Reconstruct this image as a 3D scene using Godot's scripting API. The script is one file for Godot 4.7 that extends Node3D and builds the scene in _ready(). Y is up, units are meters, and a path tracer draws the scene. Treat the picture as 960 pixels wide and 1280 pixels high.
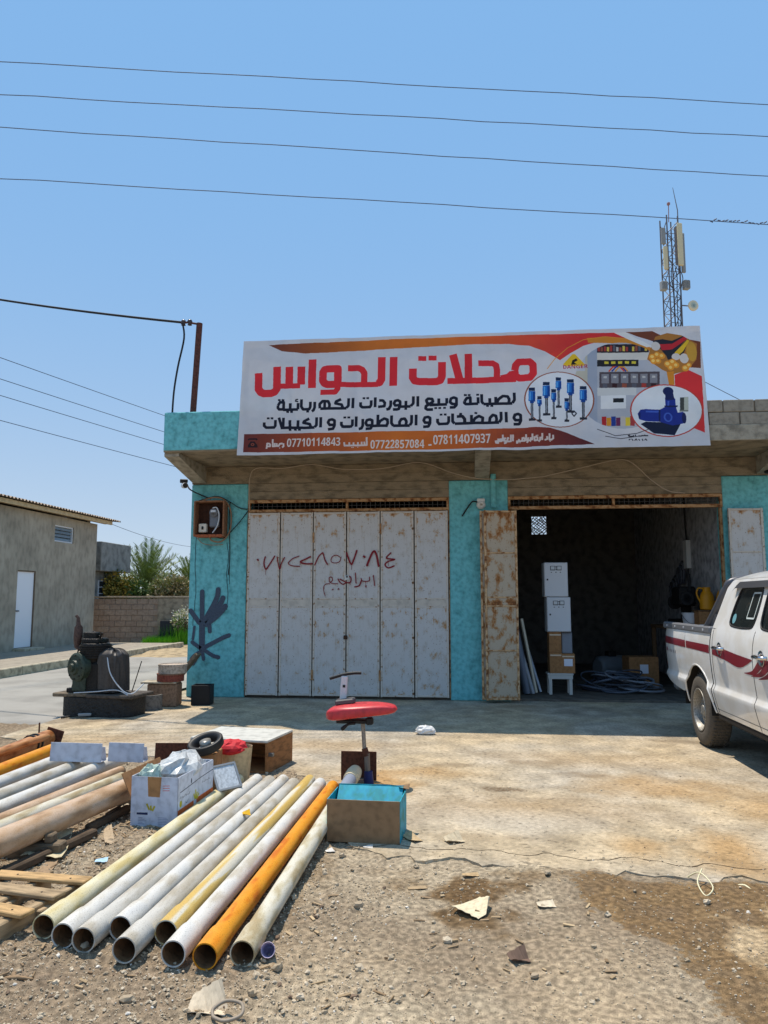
extends Node3D
# A repair shop with a printed banner, plastic pipes and a white pickup in front of it.
# y is up, metres; the shop front lies in the plane z = -11.7, the photographer stands at the origin.

class Geo:
	var v := PackedVector3Array()
	var n := PackedVector3Array()
	var t := PackedVector2Array()
	var c := PackedColorArray()
	var ix := PackedInt32Array()
	var col := Color(1, 1, 1)

	func vert(p: Vector3, nn: Vector3, uv := Vector2.ZERO) -> int:
		v.append(p)
		n.append(nn)
		t.append(uv)
		c.append(col)
		return v.size() - 1

	func tri(a: Vector3, b: Vector3, d: Vector3, ua := Vector2.ZERO, ub := Vector2.ZERO, ud := Vector2.ZERO) -> void:
		var nn := (d - a).cross(b - a)
		if nn.length_squared() < 1e-16:
			return
		nn = nn.normalized()
		var i := vert(a, nn, ua)
		vert(b, nn, ub)
		vert(d, nn, ud)
		ix.append_array([i, i + 1, i + 2])

	func otri(a: Vector3, b: Vector3, d: Vector3, out: Vector3) -> void:
		if (d - a).cross(b - a).dot(out) < 0:
			tri(a, d, b)
		else:
			tri(a, b, d)

	func oquad(a: Vector3, b: Vector3, d: Vector3, e: Vector3, out: Vector3) -> void:
		otri(a, b, d, out)
		otri(a, d, e, out)

	# a to e in order round the quad; uv runs a (0,0) b (1,0) d (1,1) e (0,1)
	func quad(a: Vector3, b: Vector3, d: Vector3, e: Vector3, r := Rect2(0, 0, 1, 1)) -> void:
		var u0 := r.position
		var u1 := r.end
		tri(a, b, d, u0, Vector2(u1.x, u0.y), u1)
		tri(a, d, e, u0, u1, Vector2(u0.x, u1.y))

	func box(at: Vector3, size: Vector3, b := Basis(), bev := 0.0) -> void:
		var h := size / 2
		bev = minf(bev, minf(h.x, minf(h.y, h.z)) * 0.45)
		var P := func(x: float, y: float, z: float) -> Vector3: return at + b * Vector3(x, y, z)
		for a in 3:
			for s in [-1.0, 1.0]:
				var q := []
				for k in [[-1, -1], [1, -1], [1, 1], [-1, 1]]:
					var w := Vector3()
					w[a] = s * h[a]
					w[(a + 1) % 3] = k[0] * (h[(a + 1) % 3] - bev)
					w[(a + 2) % 3] = k[1] * (h[(a + 2) % 3] - bev)
					q.append(at + b * w)
				var o := Vector3()
				o[a] = s
				oquad(q[0], q[1], q[2], q[3], b * o)
		if bev <= 0:
			return
		for a in 3:
			var a1 := (a + 1) % 3
			var a2 := (a + 2) % 3
			for s1 in [-1.0, 1.0]:
				for s2 in [-1.0, 1.0]:
					var q := []
					for k in [[-1, 0], [1, 0], [1, 1], [-1, 1]]:
						var w := Vector3()
						w[a] = k[0] * (h[a] - bev)
						w[a1] = s1 * (h[a1] - (bev if k[1] else 0.0))
						w[a2] = s2 * (h[a2] - (0.0 if k[1] else bev))
						q.append(at + b * w)
					var o := Vector3()
					o[a1] = s1
					o[a2] = s2
					oquad(q[0], q[1], q[2], q[3], b * o)
		for sx in [-1.0, 1.0]:
			for sy in [-1.0, 1.0]:
				for sz in [-1.0, 1.0]:
					otri(P.call(sx * h.x, sy * (h.y - bev), sz * (h.z - bev)), P.call(sx * (h.x - bev), sy * h.y, sz * (h.z - bev)), P.call(sx * (h.x - bev), sy * (h.y - bev), sz * h.z), b * Vector3(sx, sy, sz))

	# rows of points; smooth normals
	func grid(rows: Array, wrap := false, uv := Rect2(0, 0, 1, 1), flip := false) -> void:
		var R := rows.size()
		var C: int = rows[0].size()
		var base := v.size()
		for i in R:
			for j in C:
				var p: Vector3 = rows[i][j]
				var dr: Vector3 = rows[mini(i + 1, R - 1)][j] - rows[maxi(i - 1, 0)][j]
				var dc: Vector3
				if wrap:
					dc = rows[i][(j + 1) % C] - rows[i][(j - 1 + C) % C]
				else:
					dc = rows[i][mini(j + 1, C - 1)] - rows[i][maxi(j - 1, 0)]
				var nn := dr.cross(dc)
				if nn.length_squared() < 1e-16:
					nn = Vector3.UP
				nn = nn.normalized()
				vert(p, -nn if flip else nn, uv.position + uv.size * Vector2(float(j) / maxf(1, C if wrap else C - 1), float(i) / maxf(1, R - 1)))
		for i in R - 1:
			for j in (C if wrap else C - 1):
				var a := base + i * C + j
				var b := base + i * C + (j + 1) % C
				var d := base + (i + 1) * C + (j + 1) % C
				var e := base + (i + 1) * C + j
				if flip:
					ix.append_array([a, e, d, a, d, b])
				else:
					ix.append_array([a, b, d, a, d, e])

	func ring(at: Vector3, dir: Vector3, r: float, seg: int, r2 := -1.0) -> Array:
		var up := Vector3.UP if absf(dir.y) < 0.9 else Vector3.RIGHT
		var x := up.cross(dir).normalized()
		var y := dir.cross(x).normalized()
		var o := []
		for k in seg:
			var a := TAU * k / seg
			o.append(at + x * cos(a) * r + y * sin(a) * (r if r2 < 0 else r2))
		return o

	func fan(at: Vector3, rg: Array, out: Vector3) -> void:
		for k in rg.size():
			otri(at, rg[k], rg[(k + 1) % rg.size()], out)

	func tube(path: Array, rad, seg := 8, cap := true) -> void:
		var rows := []
		var L := path.size()
		for i in L:
			var dir: Vector3 = (path[mini(i + 1, L - 1)] - path[maxi(i - 1, 0)]).normalized()
			rows.append(ring(path[i], dir, rad[i] if rad is Array else rad, seg))
		# keep rings from twisting
		for i in range(1, L):
			var best := 0
			var bd := 1e9
			for k in seg:
				var dd: float = rows[i][k].distance_squared_to(rows[i - 1][0] + path[i] - path[i - 1])
				if dd < bd:
					bd = dd
					best = k
			if best:
				rows[i] = rows[i].slice(best) + rows[i].slice(0, best)
		grid(rows, true)
		if cap:
			fan(path[0], rows[0], path[0] - path[1])
			fan(path[L - 1], rows[L - 1], path[L - 1] - path[L - 2])

	# profile: Vector2(radius, along y)
	func lathe(profile: Array, T: Transform3D, seg := 24) -> void:
		var rows := []
		for p in profile:
			var rg := []
			for k in seg:
				var a := TAU * k / seg
				rg.append(T * Vector3(cos(a) * p.x, p.y, sin(a) * p.x))
			rows.append(rg)
		grid(rows, true)

	# lathe with a hard edge at each profile point
	func hlathe(profile: Array, T: Transform3D, seg := 24) -> void:
		for i in profile.size() - 1:
			lathe([profile[i], profile[i + 1]], T, seg)

	# extruded outline in the local xy plane, from z = 0 to z = depth
	func prism(pts: Array, depth: float, T := Transform3D()) -> void:
		var pv := PackedVector2Array(pts)
		var tr := Geometry2D.triangulate_polygon(pv)
		for k in range(0, tr.size(), 3):
			var a := pv[tr[k]]
			var b := pv[tr[k + 1]]
			var d := pv[tr[k + 2]]
			otri(T * Vector3(a.x, a.y, depth), T * Vector3(b.x, b.y, depth), T * Vector3(d.x, d.y, depth), T.basis.z * signf(depth))
			otri(T * Vector3(a.x, a.y, 0), T * Vector3(b.x, b.y, 0), T * Vector3(d.x, d.y, 0), -T.basis.z * signf(depth))
		var cw := Geometry2D.is_polygon_clockwise(pv)
		for k in pv.size():
			var a := pv[k]
			var b := pv[(k + 1) % pv.size()]
			var o := Vector2(b.y - a.y, a.x - b.x) * (-1 if cw else 1)
			oquad(T * Vector3(a.x, a.y, 0), T * Vector3(b.x, b.y, 0), T * Vector3(b.x, b.y, depth), T * Vector3(a.x, a.y, depth), T.basis * Vector3(o.x, o.y, 0))

	# a band of paint along a line in the local xy plane, rounded ends
	func stroke(pts: Array, w: float, T := Transform3D(), z := 0.0) -> void:
		for i in pts.size():
			var rg := []
			for k in 10:
				rg.append(T * Vector3(pts[i].x + cos(TAU * k / 10) * w / 2, pts[i].y + sin(TAU * k / 10) * w / 2, z + 0.00015 * (i % 3)))
			fan(T * Vector3(pts[i].x, pts[i].y, z + 0.00015 * (i % 3)), rg, T.basis.z)
			if i:
				var d: Vector2 = (pts[i] - pts[i - 1]).normalized().orthogonal() * w / 2
				var zz := z + 0.0006 + 0.00015 * (i % 3)
				oquad(T * Vector3(pts[i - 1].x + d.x, pts[i - 1].y + d.y, zz), T * Vector3(pts[i].x + d.x, pts[i].y + d.y, zz), T * Vector3(pts[i].x - d.x, pts[i].y - d.y, zz), T * Vector3(pts[i - 1].x - d.x, pts[i - 1].y - d.y, zz), T.basis.z)

	func mesh() -> ArrayMesh:
		var a := []
		a.resize(Mesh.ARRAY_MAX)
		a[Mesh.ARRAY_VERTEX] = v
		a[Mesh.ARRAY_NORMAL] = n
		a[Mesh.ARRAY_TEX_UV] = t
		a[Mesh.ARRAY_COLOR] = c
		a[Mesh.ARRAY_INDEX] = ix
		var m := ArrayMesh.new()
		m.add_surface_from_arrays(Mesh.PRIMITIVE_TRIANGLES, a)
		return m


var rng := RandomNumberGenerator.new()
var used := {}
var mats := {}
var texs := {}
const FZ := -11.7          # the shop front


func rf(a: float, b: float) -> float:
	return rng.randf_range(a, b)


func V(x: float, y: float, z: float) -> Vector3:
	return Vector3(x, y, z)


func numbered(called: String) -> String:
	used[called] = used.get(called, -1) + 1
	return called if used[called] == 0 else "%s_%03d" % [called, used[called]]


func tag(o: Node, label: String, category: String, group := "") -> void:
	o.set_meta("label", label)
	o.set_meta("category", category)
	if group:
		o.set_meta("group", group)


func thing(called: String, label: String, category: String, at := Vector3.ZERO, turn := 0.0, group := "") -> Node3D:
	var o := Node3D.new()
	o.name = numbered(called)
	add_child(o)
	o.position = at
	o.rotation.y = turn
	tag(o, label, category, group)
	return o


func part(parent: Node, called: String, g, m: Material) -> MeshInstance3D:
	var o := MeshInstance3D.new()
	o.mesh = g.mesh() if g is Geo else g
	o.material_override = m
	o.cast_shadow = GeometryInstance3D.SHADOW_CASTING_SETTING_ON
	if parent == self:
		o.name = numbered(called)
		add_child(o)
	else:
		o.name = called
		parent.add_child(o, true)
	return o


func struct(called: String, g, m: Material) -> MeshInstance3D:
	var o := part(self, called, g, m)
	o.set_meta("kind", "structure")
	return o


func bx(at: Vector3, size: Vector3, bev := 0.004, b := Basis()) -> Geo:
	var g := Geo.new()
	g.box(at, size, b, bev)
	return g


func look(from: Vector3, to: Vector3) -> Basis:   # local y runs from one to the other
	var y := (to - from).normalized()
	var x := y.cross(Vector3.UP if absf(y.y) < 0.95 else Vector3.RIGHT).normalized()
	return Basis(x, y, x.cross(y))


func sag(a: Vector3, b: Vector3, drop: float, k := 16) -> Array:
	var o := []
	for i in k + 1:
		var u := float(i) / k
		o.append(a.lerp(b, u) - Vector3.UP * drop * 4 * u * (1 - u))
	return o


func curve(pts: Array, k := 6) -> Array:
	var o := []
	var L := pts.size()
	for i in L - 1:
		for j in k:
			o.append(pts[i].cubic_interpolate(pts[i + 1], pts[maxi(i - 1, 0)], pts[mini(i + 2, L - 1)], float(j) / k))
	o.append(pts[L - 1])
	return o


# ---------------------------------------------------------------- materials
func ntex(key: String, freq: float, cols: Array, offs: Array, size := 512, kind := FastNoiseLite.TYPE_SIMPLEX_SMOOTH, oct := 4, sd := 1) -> NoiseTexture2D:
	if texs.has(key):
		return texs[key]
	var t := NoiseTexture2D.new()
	t.width = size
	t.height = size
	t.seamless = true
	t.seamless_blend_skirt = 0.2
	var f := FastNoiseLite.new()
	f.noise_type = kind
	f.frequency = freq
	f.fractal_octaves = oct
	f.seed = sd
	t.noise = f
	t.normalize = true
	var g := Gradient.new()
	g.colors = PackedColorArray(cols)
	g.offsets = PackedFloat32Array(offs)
	t.color_ramp = g
	texs[key] = t
	return t


func grey(a: float) -> Color:
	return Color(a, a, a)


# shared mottles: they multiply the colour of a material
func mottle(kind: String) -> NoiseTexture2D:
	match kind:
		"soft": return ntex("soft", 0.012, [grey(0.87), grey(0.96), grey(1)], [0.2, 0.5, 0.85], 512, FastNoiseLite.TYPE_SIMPLEX_SMOOTH, 5, 3)
		"hard": return ntex("hard", 0.012, [grey(0.76), grey(0.9), grey(1), grey(0.95)], [0.15, 0.4, 0.65, 1.0], 512, FastNoiseLite.TYPE_SIMPLEX_SMOOTH, 6, 7)
		"grain": return ntex("grain", 0.16, [grey(0.8), grey(0.96), grey(1)], [0.1, 0.45, 0.9], 512, FastNoiseLite.TYPE_SIMPLEX, 3, 11)
		"speck": return ntex("speck", 0.09, [grey(0.62), grey(0.97), grey(1)], [0.1, 0.2, 0.6], 512, FastNoiseLite.TYPE_SIMPLEX, 3, 17)
	return ntex("white", 0.1, [grey(1), grey(1)], [0, 1], 64)


func relief(kind: String) -> NoiseTexture2D:
	match kind:
		"fine": return ntex("hfine", 0.12, [grey(0), grey(1)], [0.1, 0.9], 512, FastNoiseLite.TYPE_SIMPLEX, 4, 21)
		"lump": return ntex("hlump", 0.025, [grey(0), grey(1)], [0.1, 0.9], 512, FastNoiseLite.TYPE_SIMPLEX_SMOOTH, 4, 22)
	return ntex("hpit", 0.05, [grey(0), grey(0.9), grey(1)], [0.05, 0.3, 1.0], 512, FastNoiseLite.TYPE_CELLULAR, 3, 23)


# o: tex (mottle or texture), sc (repeats per metre), tex2, sc2, rel (relief), cm, metal, spec, coat, back, vc
func M(key: String, c: Color, rough := 0.85, o := {}) -> StandardMaterial3D:
	if mats.has(key):
		return mats[key]
	var m := StandardMaterial3D.new()
	m.resource_name = key
	m.albedo_color = c
	m.roughness = rough
	m.metallic = o.get("metal", 0.0)
	m.metallic_specular = o.get("spec", 0.4)
	m.cull_mode = BaseMaterial3D.CULL_DISABLED
	var tri: bool = o.get("tri", true)
	if o.has("tex"):
		m.albedo_texture = mottle(o.tex) if o.tex is String else o.tex
	if tri:
		m.uv1_triplanar = true
		m.uv1_world_triplanar = o.get("world", true)
		m.uv1_triplanar_sharpness = 8.0
		var s = o.get("sc", 1.0)
		m.uv1_scale = s if s is Vector3 else Vector3.ONE * s
	if o.has("tex2"):
		m.detail_enabled = true
		m.detail_blend_mode = BaseMaterial3D.BLEND_MODE_MUL
		m.detail_albedo = mottle(o.tex2) if o.tex2 is String else o.tex2
		m.detail_uv_layer = BaseMaterial3D.DETAIL_UV_2
		m.uv2_triplanar = true
		m.uv2_world_triplanar = o.get("world", true)
		m.uv2_triplanar_sharpness = 8.0
		var s2 = o.get("sc2", 3.0)
		m.uv2_scale = s2 if s2 is Vector3 else Vector3.ONE * s2
	if o.has("rel"):
		m.heightmap_enabled = true
		m.heightmap_texture = relief(o.rel) if o.rel is String else o.rel
		m.heightmap_scale = o.get("cm", 0.3)
	if o.has("coat"):
		m.clearcoat_enabled = true
		m.clearcoat = o.coat
		m.clearcoat_roughness = 0.06
	if o.has("back"):
		m.backlight_enabled = true
		m.backlight = o.back
	if o.get("vc", false):
		m.vertex_color_use_as_albedo = true
	mats[key] = m
	return m


func rgb(r: float, g: float, b: float) -> Color:
	return Color(r / 255.0, g / 255.0, b / 255.0)


func glass(key: String, c: Color, a: float) -> StandardMaterial3D:
	if mats.has(key):
		return mats[key]
	var m := StandardMaterial3D.new()
	m.resource_name = key
	m.transparency = BaseMaterial3D.TRANSPARENCY_ALPHA
	m.albedo_color = Color(c.r, c.g, c.b, a)
	m.roughness = 0.04
	m.metallic_specular = 0.5
	m.cull_mode = BaseMaterial3D.CULL_DISABLED
	mats[key] = m
	return m


func _ready() -> void:
	rng.seed = 20240611
	# camera
	var cam := Camera3D.new()
	cam.name = "camera"
	cam.fov = 67.94
	cam.near = 0.05
	cam.far = 3000.0
	cam.position = Vector3(0, 1.5, 0)
	cam.rotation_degrees = Vector3(6.6, 6.2, 0)
	add_child(cam)
	cam.current = true
	# sky
	var env := Environment.new()
	var sky := Sky.new()
	var sm := ProceduralSkyMaterial.new()
	sm.sky_top_color = rgb(132, 182, 234)
	sm.sky_horizon_color = rgb(212, 225, 234)
	sm.sky_curve = 0.13
	sm.ground_horizon_color = rgb(190, 185, 175)
	sm.ground_bottom_color = rgb(140, 125, 105)
	sm.sun_angle_max = 12.0
	sm.energy_multiplier = 1.0
	sky.sky_material = sm
	env.background_mode = Environment.BG_SKY
	env.sky = sky
	env.tonemap_mode = Environment.TONE_MAPPER_LINEAR
	env.tonemap_exposure = 1.0
	env.sdfgi_enabled = true
	env.ssao_enabled = true
	env.ssil_enabled = true
	var we := WorldEnvironment.new()
	we.name = "world_environment"
	we.environment = env
	add_child(we)
	# sun: behind the shop and to the left, high
	var sun := DirectionalLight3D.new()
	sun.name = "sun"
	sun.light_energy = 1.6
	sun.light_color = Color(1.0, 0.955, 0.89)
	sun.light_angular_distance = 0.53
	sun.shadow_enabled = true
	add_child(sun)
	sun.look_at_from_position(Vector3(-2.37, 10, -3.08), Vector3.ZERO, Vector3.FORWARD)

	make_ground()
	make_street()
	make_shop()
	make_banner()
	make_neighbours()
	make_vegetation()
	make_tower()
	make_wires()
	make_truck()
	make_interior()
	make_engine()
	make_pipes()
	make_boxes()
	make_exercise_bike()
	make_litter()


# ---------------------------------------------------------------- ground
func noise_bytes(w: int, h: int, freq: float, sd: int, oct := 4, kind := FastNoiseLite.TYPE_SIMPLEX_SMOOTH) -> PackedByteArray:
	var f := FastNoiseLite.new()
	f.noise_type = kind
	f.frequency = freq
	f.fractal_octaves = oct
	f.seed = sd
	var im := f.get_image(w, h, false, false, true)
	im.convert(Image.FORMAT_L8)
	return im.get_data()


func image_tex(w: int, h: int, data: PackedByteArray) -> ImageTexture:
	return ImageTexture.create_from_image(Image.create_from_data(w, h, false, Image.FORMAT_RGB8, data))


# how far inside a stain (1 in the middle, 0 outside), its edge pushed about by noise
func stain(x: float, z: float, s: Array, nz: float) -> float:
	var dx: float = (x - s[0]) / s[2]
	var dz: float = (z - s[1]) / s[3]
	var d := sqrt(dx * dx + dz * dz) + (nz - 0.5) * 1.3
	return clampf((1.0 - d) * s[4], 0.0, 1.0) * s[5]


func apron_texture() -> ImageTexture:
	var w := 1400
	var h := 960
	var a := noise_bytes(w, h, 0.004, 5, 5)
	var b := noise_bytes(w, h, 0.02, 6, 5)
	var c := noise_bytes(w, h, 0.18, 8, 3)
	var d := noise_bytes(w, h, 0.075, 9, 3, FastNoiseLite.TYPE_SIMPLEX)
	# x, z, radius x, radius z, hardness, strength: dried mud and rust, in places told from the photograph
	var rust := [[-0.75, -6.5, 0.5, 0.75, 1.6, 0.85], [-0.35, -6.9, 0.6, 0.4, 1.5, 0.6], [0.5, -5.8, 1.2, 0.6, 1.0, 0.4], [1.55, -4.95, 0.45, 0.55, 1.6, 0.75], [1.6, -6.5, 0.8, 0.5, 1.2, 0.6], [2.1, -6.0, 0.5, 0.6, 1.2, 0.6], [-1.6, -8.0, 1.5, 0.4, 1.0, 0.35], [1.2, -7.6, 1.3, 0.5, 1.0, 0.35], [-3.9, -8.1, 1.2, 0.5, 1.0, 0.4], [1.0, -5.0, 0.3, 0.4, 1.5, 0.6]]
	var dark := [[-0.5, -8.9, 0.25, 0.1, 1.5, 0.3], [0.25, -6.35, 0.16, 0.1, 2.0, 0.8], [0.33, -6.32, 0.1, 0.07, 2.0, 0.7], [-0.15, -7.2, 0.25, 0.1, 1.5, 0.35], [0.9, -6.9, 0.3, 0.12, 1.4, 0.3], [0.6, -7.4, 0.35, 0.15, 1.2, 0.25], [2.2, -8.6, 0.5, 0.4, 1.0, 0.35], [-4.6, -9.3, 0.8, 0.35, 1.4, 0.5], [-4.9, -9.7, 0.4, 0.3, 1.5, 0.5], [1.4, -10.8, 1.6, 0.6, 1.0, 0.35], [0.1, -5.1, 0.5, 0.1, 1.5, 0.35]]
	var pale := [[0.35, -5.4, 0.7, 0.4, 1.2, 0.5], [1.9, -4.95, 0.3, 0.5, 1.5, 0.6], [-0.4, -4.9, 0.5, 0.25, 1.3, 0.5], [0.6, -8.2, 1.3, 0.4, 1.0, 0.3], [-2.9, -7.9, 0.9, 0.5, 1.0, 0.3]]
	var data := PackedByteArray()
	data.resize(w * h * 3)
	var sand := Vector3(186, 168, 139)
	var conc := Vector3(178, 167, 149)
	var ochre := Vector3(180, 144, 98)
	var brown := Vector3(104, 86, 66)
	var light := Vector3(196, 186, 168)
	var i := 0
	for y in h:
		var z := -12.4 + 8.4 * (y + 0.5) / h
		for x in w:
			var xx := -6.0 + 12.25 * (x + 0.5) / w
			var n1 := a[i] / 255.0
			var n2 := b[i] / 255.0
			var n3 := c[i] / 255.0
			var col := conc.lerp(sand, clampf((n1 - 0.3) * 2.2, 0, 1))
			col *= 0.84 + 0.3 * n2
			if true:
				var e := n1 * 0.6 + n2 * 0.4
				for s in rust:
					if absf(xx - s[0]) < s[2] * 1.7 and absf(z - s[1]) < s[3] * 1.7:
						col = col.lerp(ochre, stain(xx, z, s, e))
				for s in pale:
					if absf(xx - s[0]) < s[2] * 1.7 and absf(z - s[1]) < s[3] * 1.7:
						col = col.lerp(light, stain(xx, z, s, e))
				for s in dark:
					if absf(xx - s[0]) < s[2] * 1.7 and absf(z - s[1]) < s[3] * 1.7:
						col = col.lerp(brown, stain(xx, z, s, n2) * clampf((n3 - 0.2) * 2.0, 0.3, 1))
			# tyre tracks: two pairs of worn bands swinging from the street to the door
			var tr := absf(fposmod(xx * 0.8 + sin(z * 0.55) * 1.3 + n2 * 0.25, 1.55) - 0.7)
			if tr < 0.13:
				col *= 1.0 - 0.13 * (1.0 - tr / 0.13) * clampf(n2 * 2.2 - 0.5, 0, 1)
			col *= 0.88 + 0.24 * n3
			var sp := d[i]
			if sp < 56:
				col *= 0.66 + 0.3 * sp / 56.0
			elif sp > 205:
				col *= 1.06
			data[i * 3] = clampi(int(col.x), 0, 255)
			data[i * 3 + 1] = clampi(int(col.y), 0, 255)
			data[i * 3 + 2] = clampi(int(col.z), 0, 255)
			i += 1
	return image_tex(w, h, data)


func lot_texture() -> ImageTexture:
	var w := 1400
	var h := 900
	var a := noise_bytes(w, h, 0.005, 15, 5)
	var b := noise_bytes(w, h, 0.03, 16, 5)
	var c := noise_bytes(w, h, 0.22, 18, 3)
	var wet := PackedVector2Array([Vector2(0.62, -4.52), Vector2(1.1, -4.45), Vector2(2.6, -4.5), Vector2(3.4, -4.0), Vector2(3.0, -2.6), Vector2(1.55, -2.3), Vector2(1.02, -2.75), Vector2(0.92, -3.3), Vector2(0.84, -3.75), Vector2(0.52, -4.12)])
	var oil := [[-0.03, -4.2, 0.28, 0.3, 2.2, 0.85], [0.02, -3.85, 0.2, 0.22, 2.0, 0.7], [0.3, -4.45, 0.35, 0.1, 1.5, 0.5], [-0.35, -4.3, 0.2, 0.2, 1.5, 0.3], [-0.9, -4.2, 0.15, 0.5, 1.2, 0.4]]
	var pale := [[0.45, -3.1, 0.45, 0.7, 1.0, 0.45], [1.25, -3.75, 0.13, 0.3, 1.6, 0.85], [1.62, -3.9, 0.25, 0.25, 1.6, 0.9], [1.55, -2.85, 0.3, 0.2, 1.5, 0.8], [-0.6, -3.2, 0.5, 0.5, 1.0, 0.35], [-0.2, -2.6, 0.7, 0.4, 1.0, 0.3]]
	var data := PackedByteArray()
	data.resize(w * h * 3)
	var dirt := Vector3(140, 124, 103)
	var dust := Vector3(168, 153, 129)
	var grime := Vector3(126, 109, 90)
	var damp := Vector3(130, 107, 77)
	var dampd := Vector3(110, 88, 62)
	var oily := Vector3(100, 78, 52)
	var light := Vector3(196, 176, 144)
	var i := 0
	for y in h:
		var z := -9.0 + 8.0 * (y + 0.5) / h
		for x in w:
			var xx := -6.0 + 12.5 * (x + 0.5) / w
			var n1 := a[i] / 255.0
			var n2 := b[i] / 255.0
			var n3 := c[i] / 255.0
			var col := dirt.lerp(dust, clampf((n1 - 0.35) * 2.0 + (n2 - 0.5) * 0.7, 0, 1))
			if xx < -0.9:
				col = col.lerp(grime, clampf((n2 - 0.25) * 1.6, 0, 1) * 0.7)
			if absf(xx) < 3.6 and z > -5.2:
				for s in pale:
					if absf(xx - s[0]) < s[2] * 1.7 and absf(z - s[1]) < s[3] * 1.7:
						col = col.lerp(light, stain(xx, z, s, n1 * 0.5 + n2 * 0.5))
				for s in oil:
					if absf(xx - s[0]) < s[2] * 1.7 and absf(z - s[1]) < s[3] * 1.7:
						col = col.lerp(oily, stain(xx, z, s, n2))
				if xx > 0.3:
					var q := Vector2(xx + (n2 - 0.5) * 0.22 + (n3 - 0.5) * 0.16, z + (n1 - 0.5) * 0.25 + (n3 - 0.5) * 0.1)
					if Geometry2D.is_point_in_polygon(q, wet):
						var dcol := damp.lerp(dampd, clampf(n2 * 1.8 - 0.4, 0, 1))
						var keep := 0.0
						for s in pale:
							if absf(xx - s[0]) < s[2] * 1.7 and absf(z - s[1]) < s[3] * 1.7:
								keep = maxf(keep, stain(xx, z, s, n2))
						col = dcol.lerp(light, keep * 0.8).lerp(col, clampf(n2 * 0.8 - 0.35, 0, 0.35))
			col *= 0.66 + 0.66 * n3
			data[i * 3] = clampi(int(col.x), 0, 255)
			data[i * 3 + 1] = clampi(int(col.y), 0, 255)
			data[i * 3 + 2] = clampi(int(col.z), 0, 255)
			i += 1
	return image_tex(w, h, data)


func apron_edge() -> Array:
	return [Vector2(6.2, -4.5), Vector2(3.2, -4.42), Vector2(2.2, -4.55), Vector2(1.6, -4.5), Vector2(1.15, -4.46), Vector2(0.75, -4.52), Vector2(0.35, -4.5), Vector2(0.05, -4.62), Vector2(-0.3, -4.66), Vector2(-0.72, -4.8), Vector2(-0.95, -5.3), Vector2(-1.1, -6.1), Vector2(-1.45, -6.7), Vector2(-2.2, -7.15), Vector2(-3.2, -7.3), Vector2(-4.2, -7.55), Vector2(-5.15, -8.1)]


var lot_noise := FastNoiseLite.new()
var lot_grit := FastNoiseLite.new()
var under_apron := PackedVector2Array()


func lot_h(x: float, z: float) -> float:
	if Geometry2D.is_point_in_polygon(Vector2(x, z), under_apron):
		return -0.05
	return -0.008 + lot_noise.get_noise_2d(x, z) * 0.02 + lot_grit.get_noise_2d(x, z) * lerpf(0.015, 0.006, smoothstep(-1.0, -0.2, x + lot_noise.get_noise_2d(z, x) * 0.8))


func steps(spans: Array) -> Array:
	var o := []
	for s in spans:
		var n := int(round((s[1] - s[0]) / s[2]))
		for k in n:
			o.append(lerpf(s[0], s[1], float(k) / n))
	o.append(spans[spans.size() - 1][1])
	return o


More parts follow.
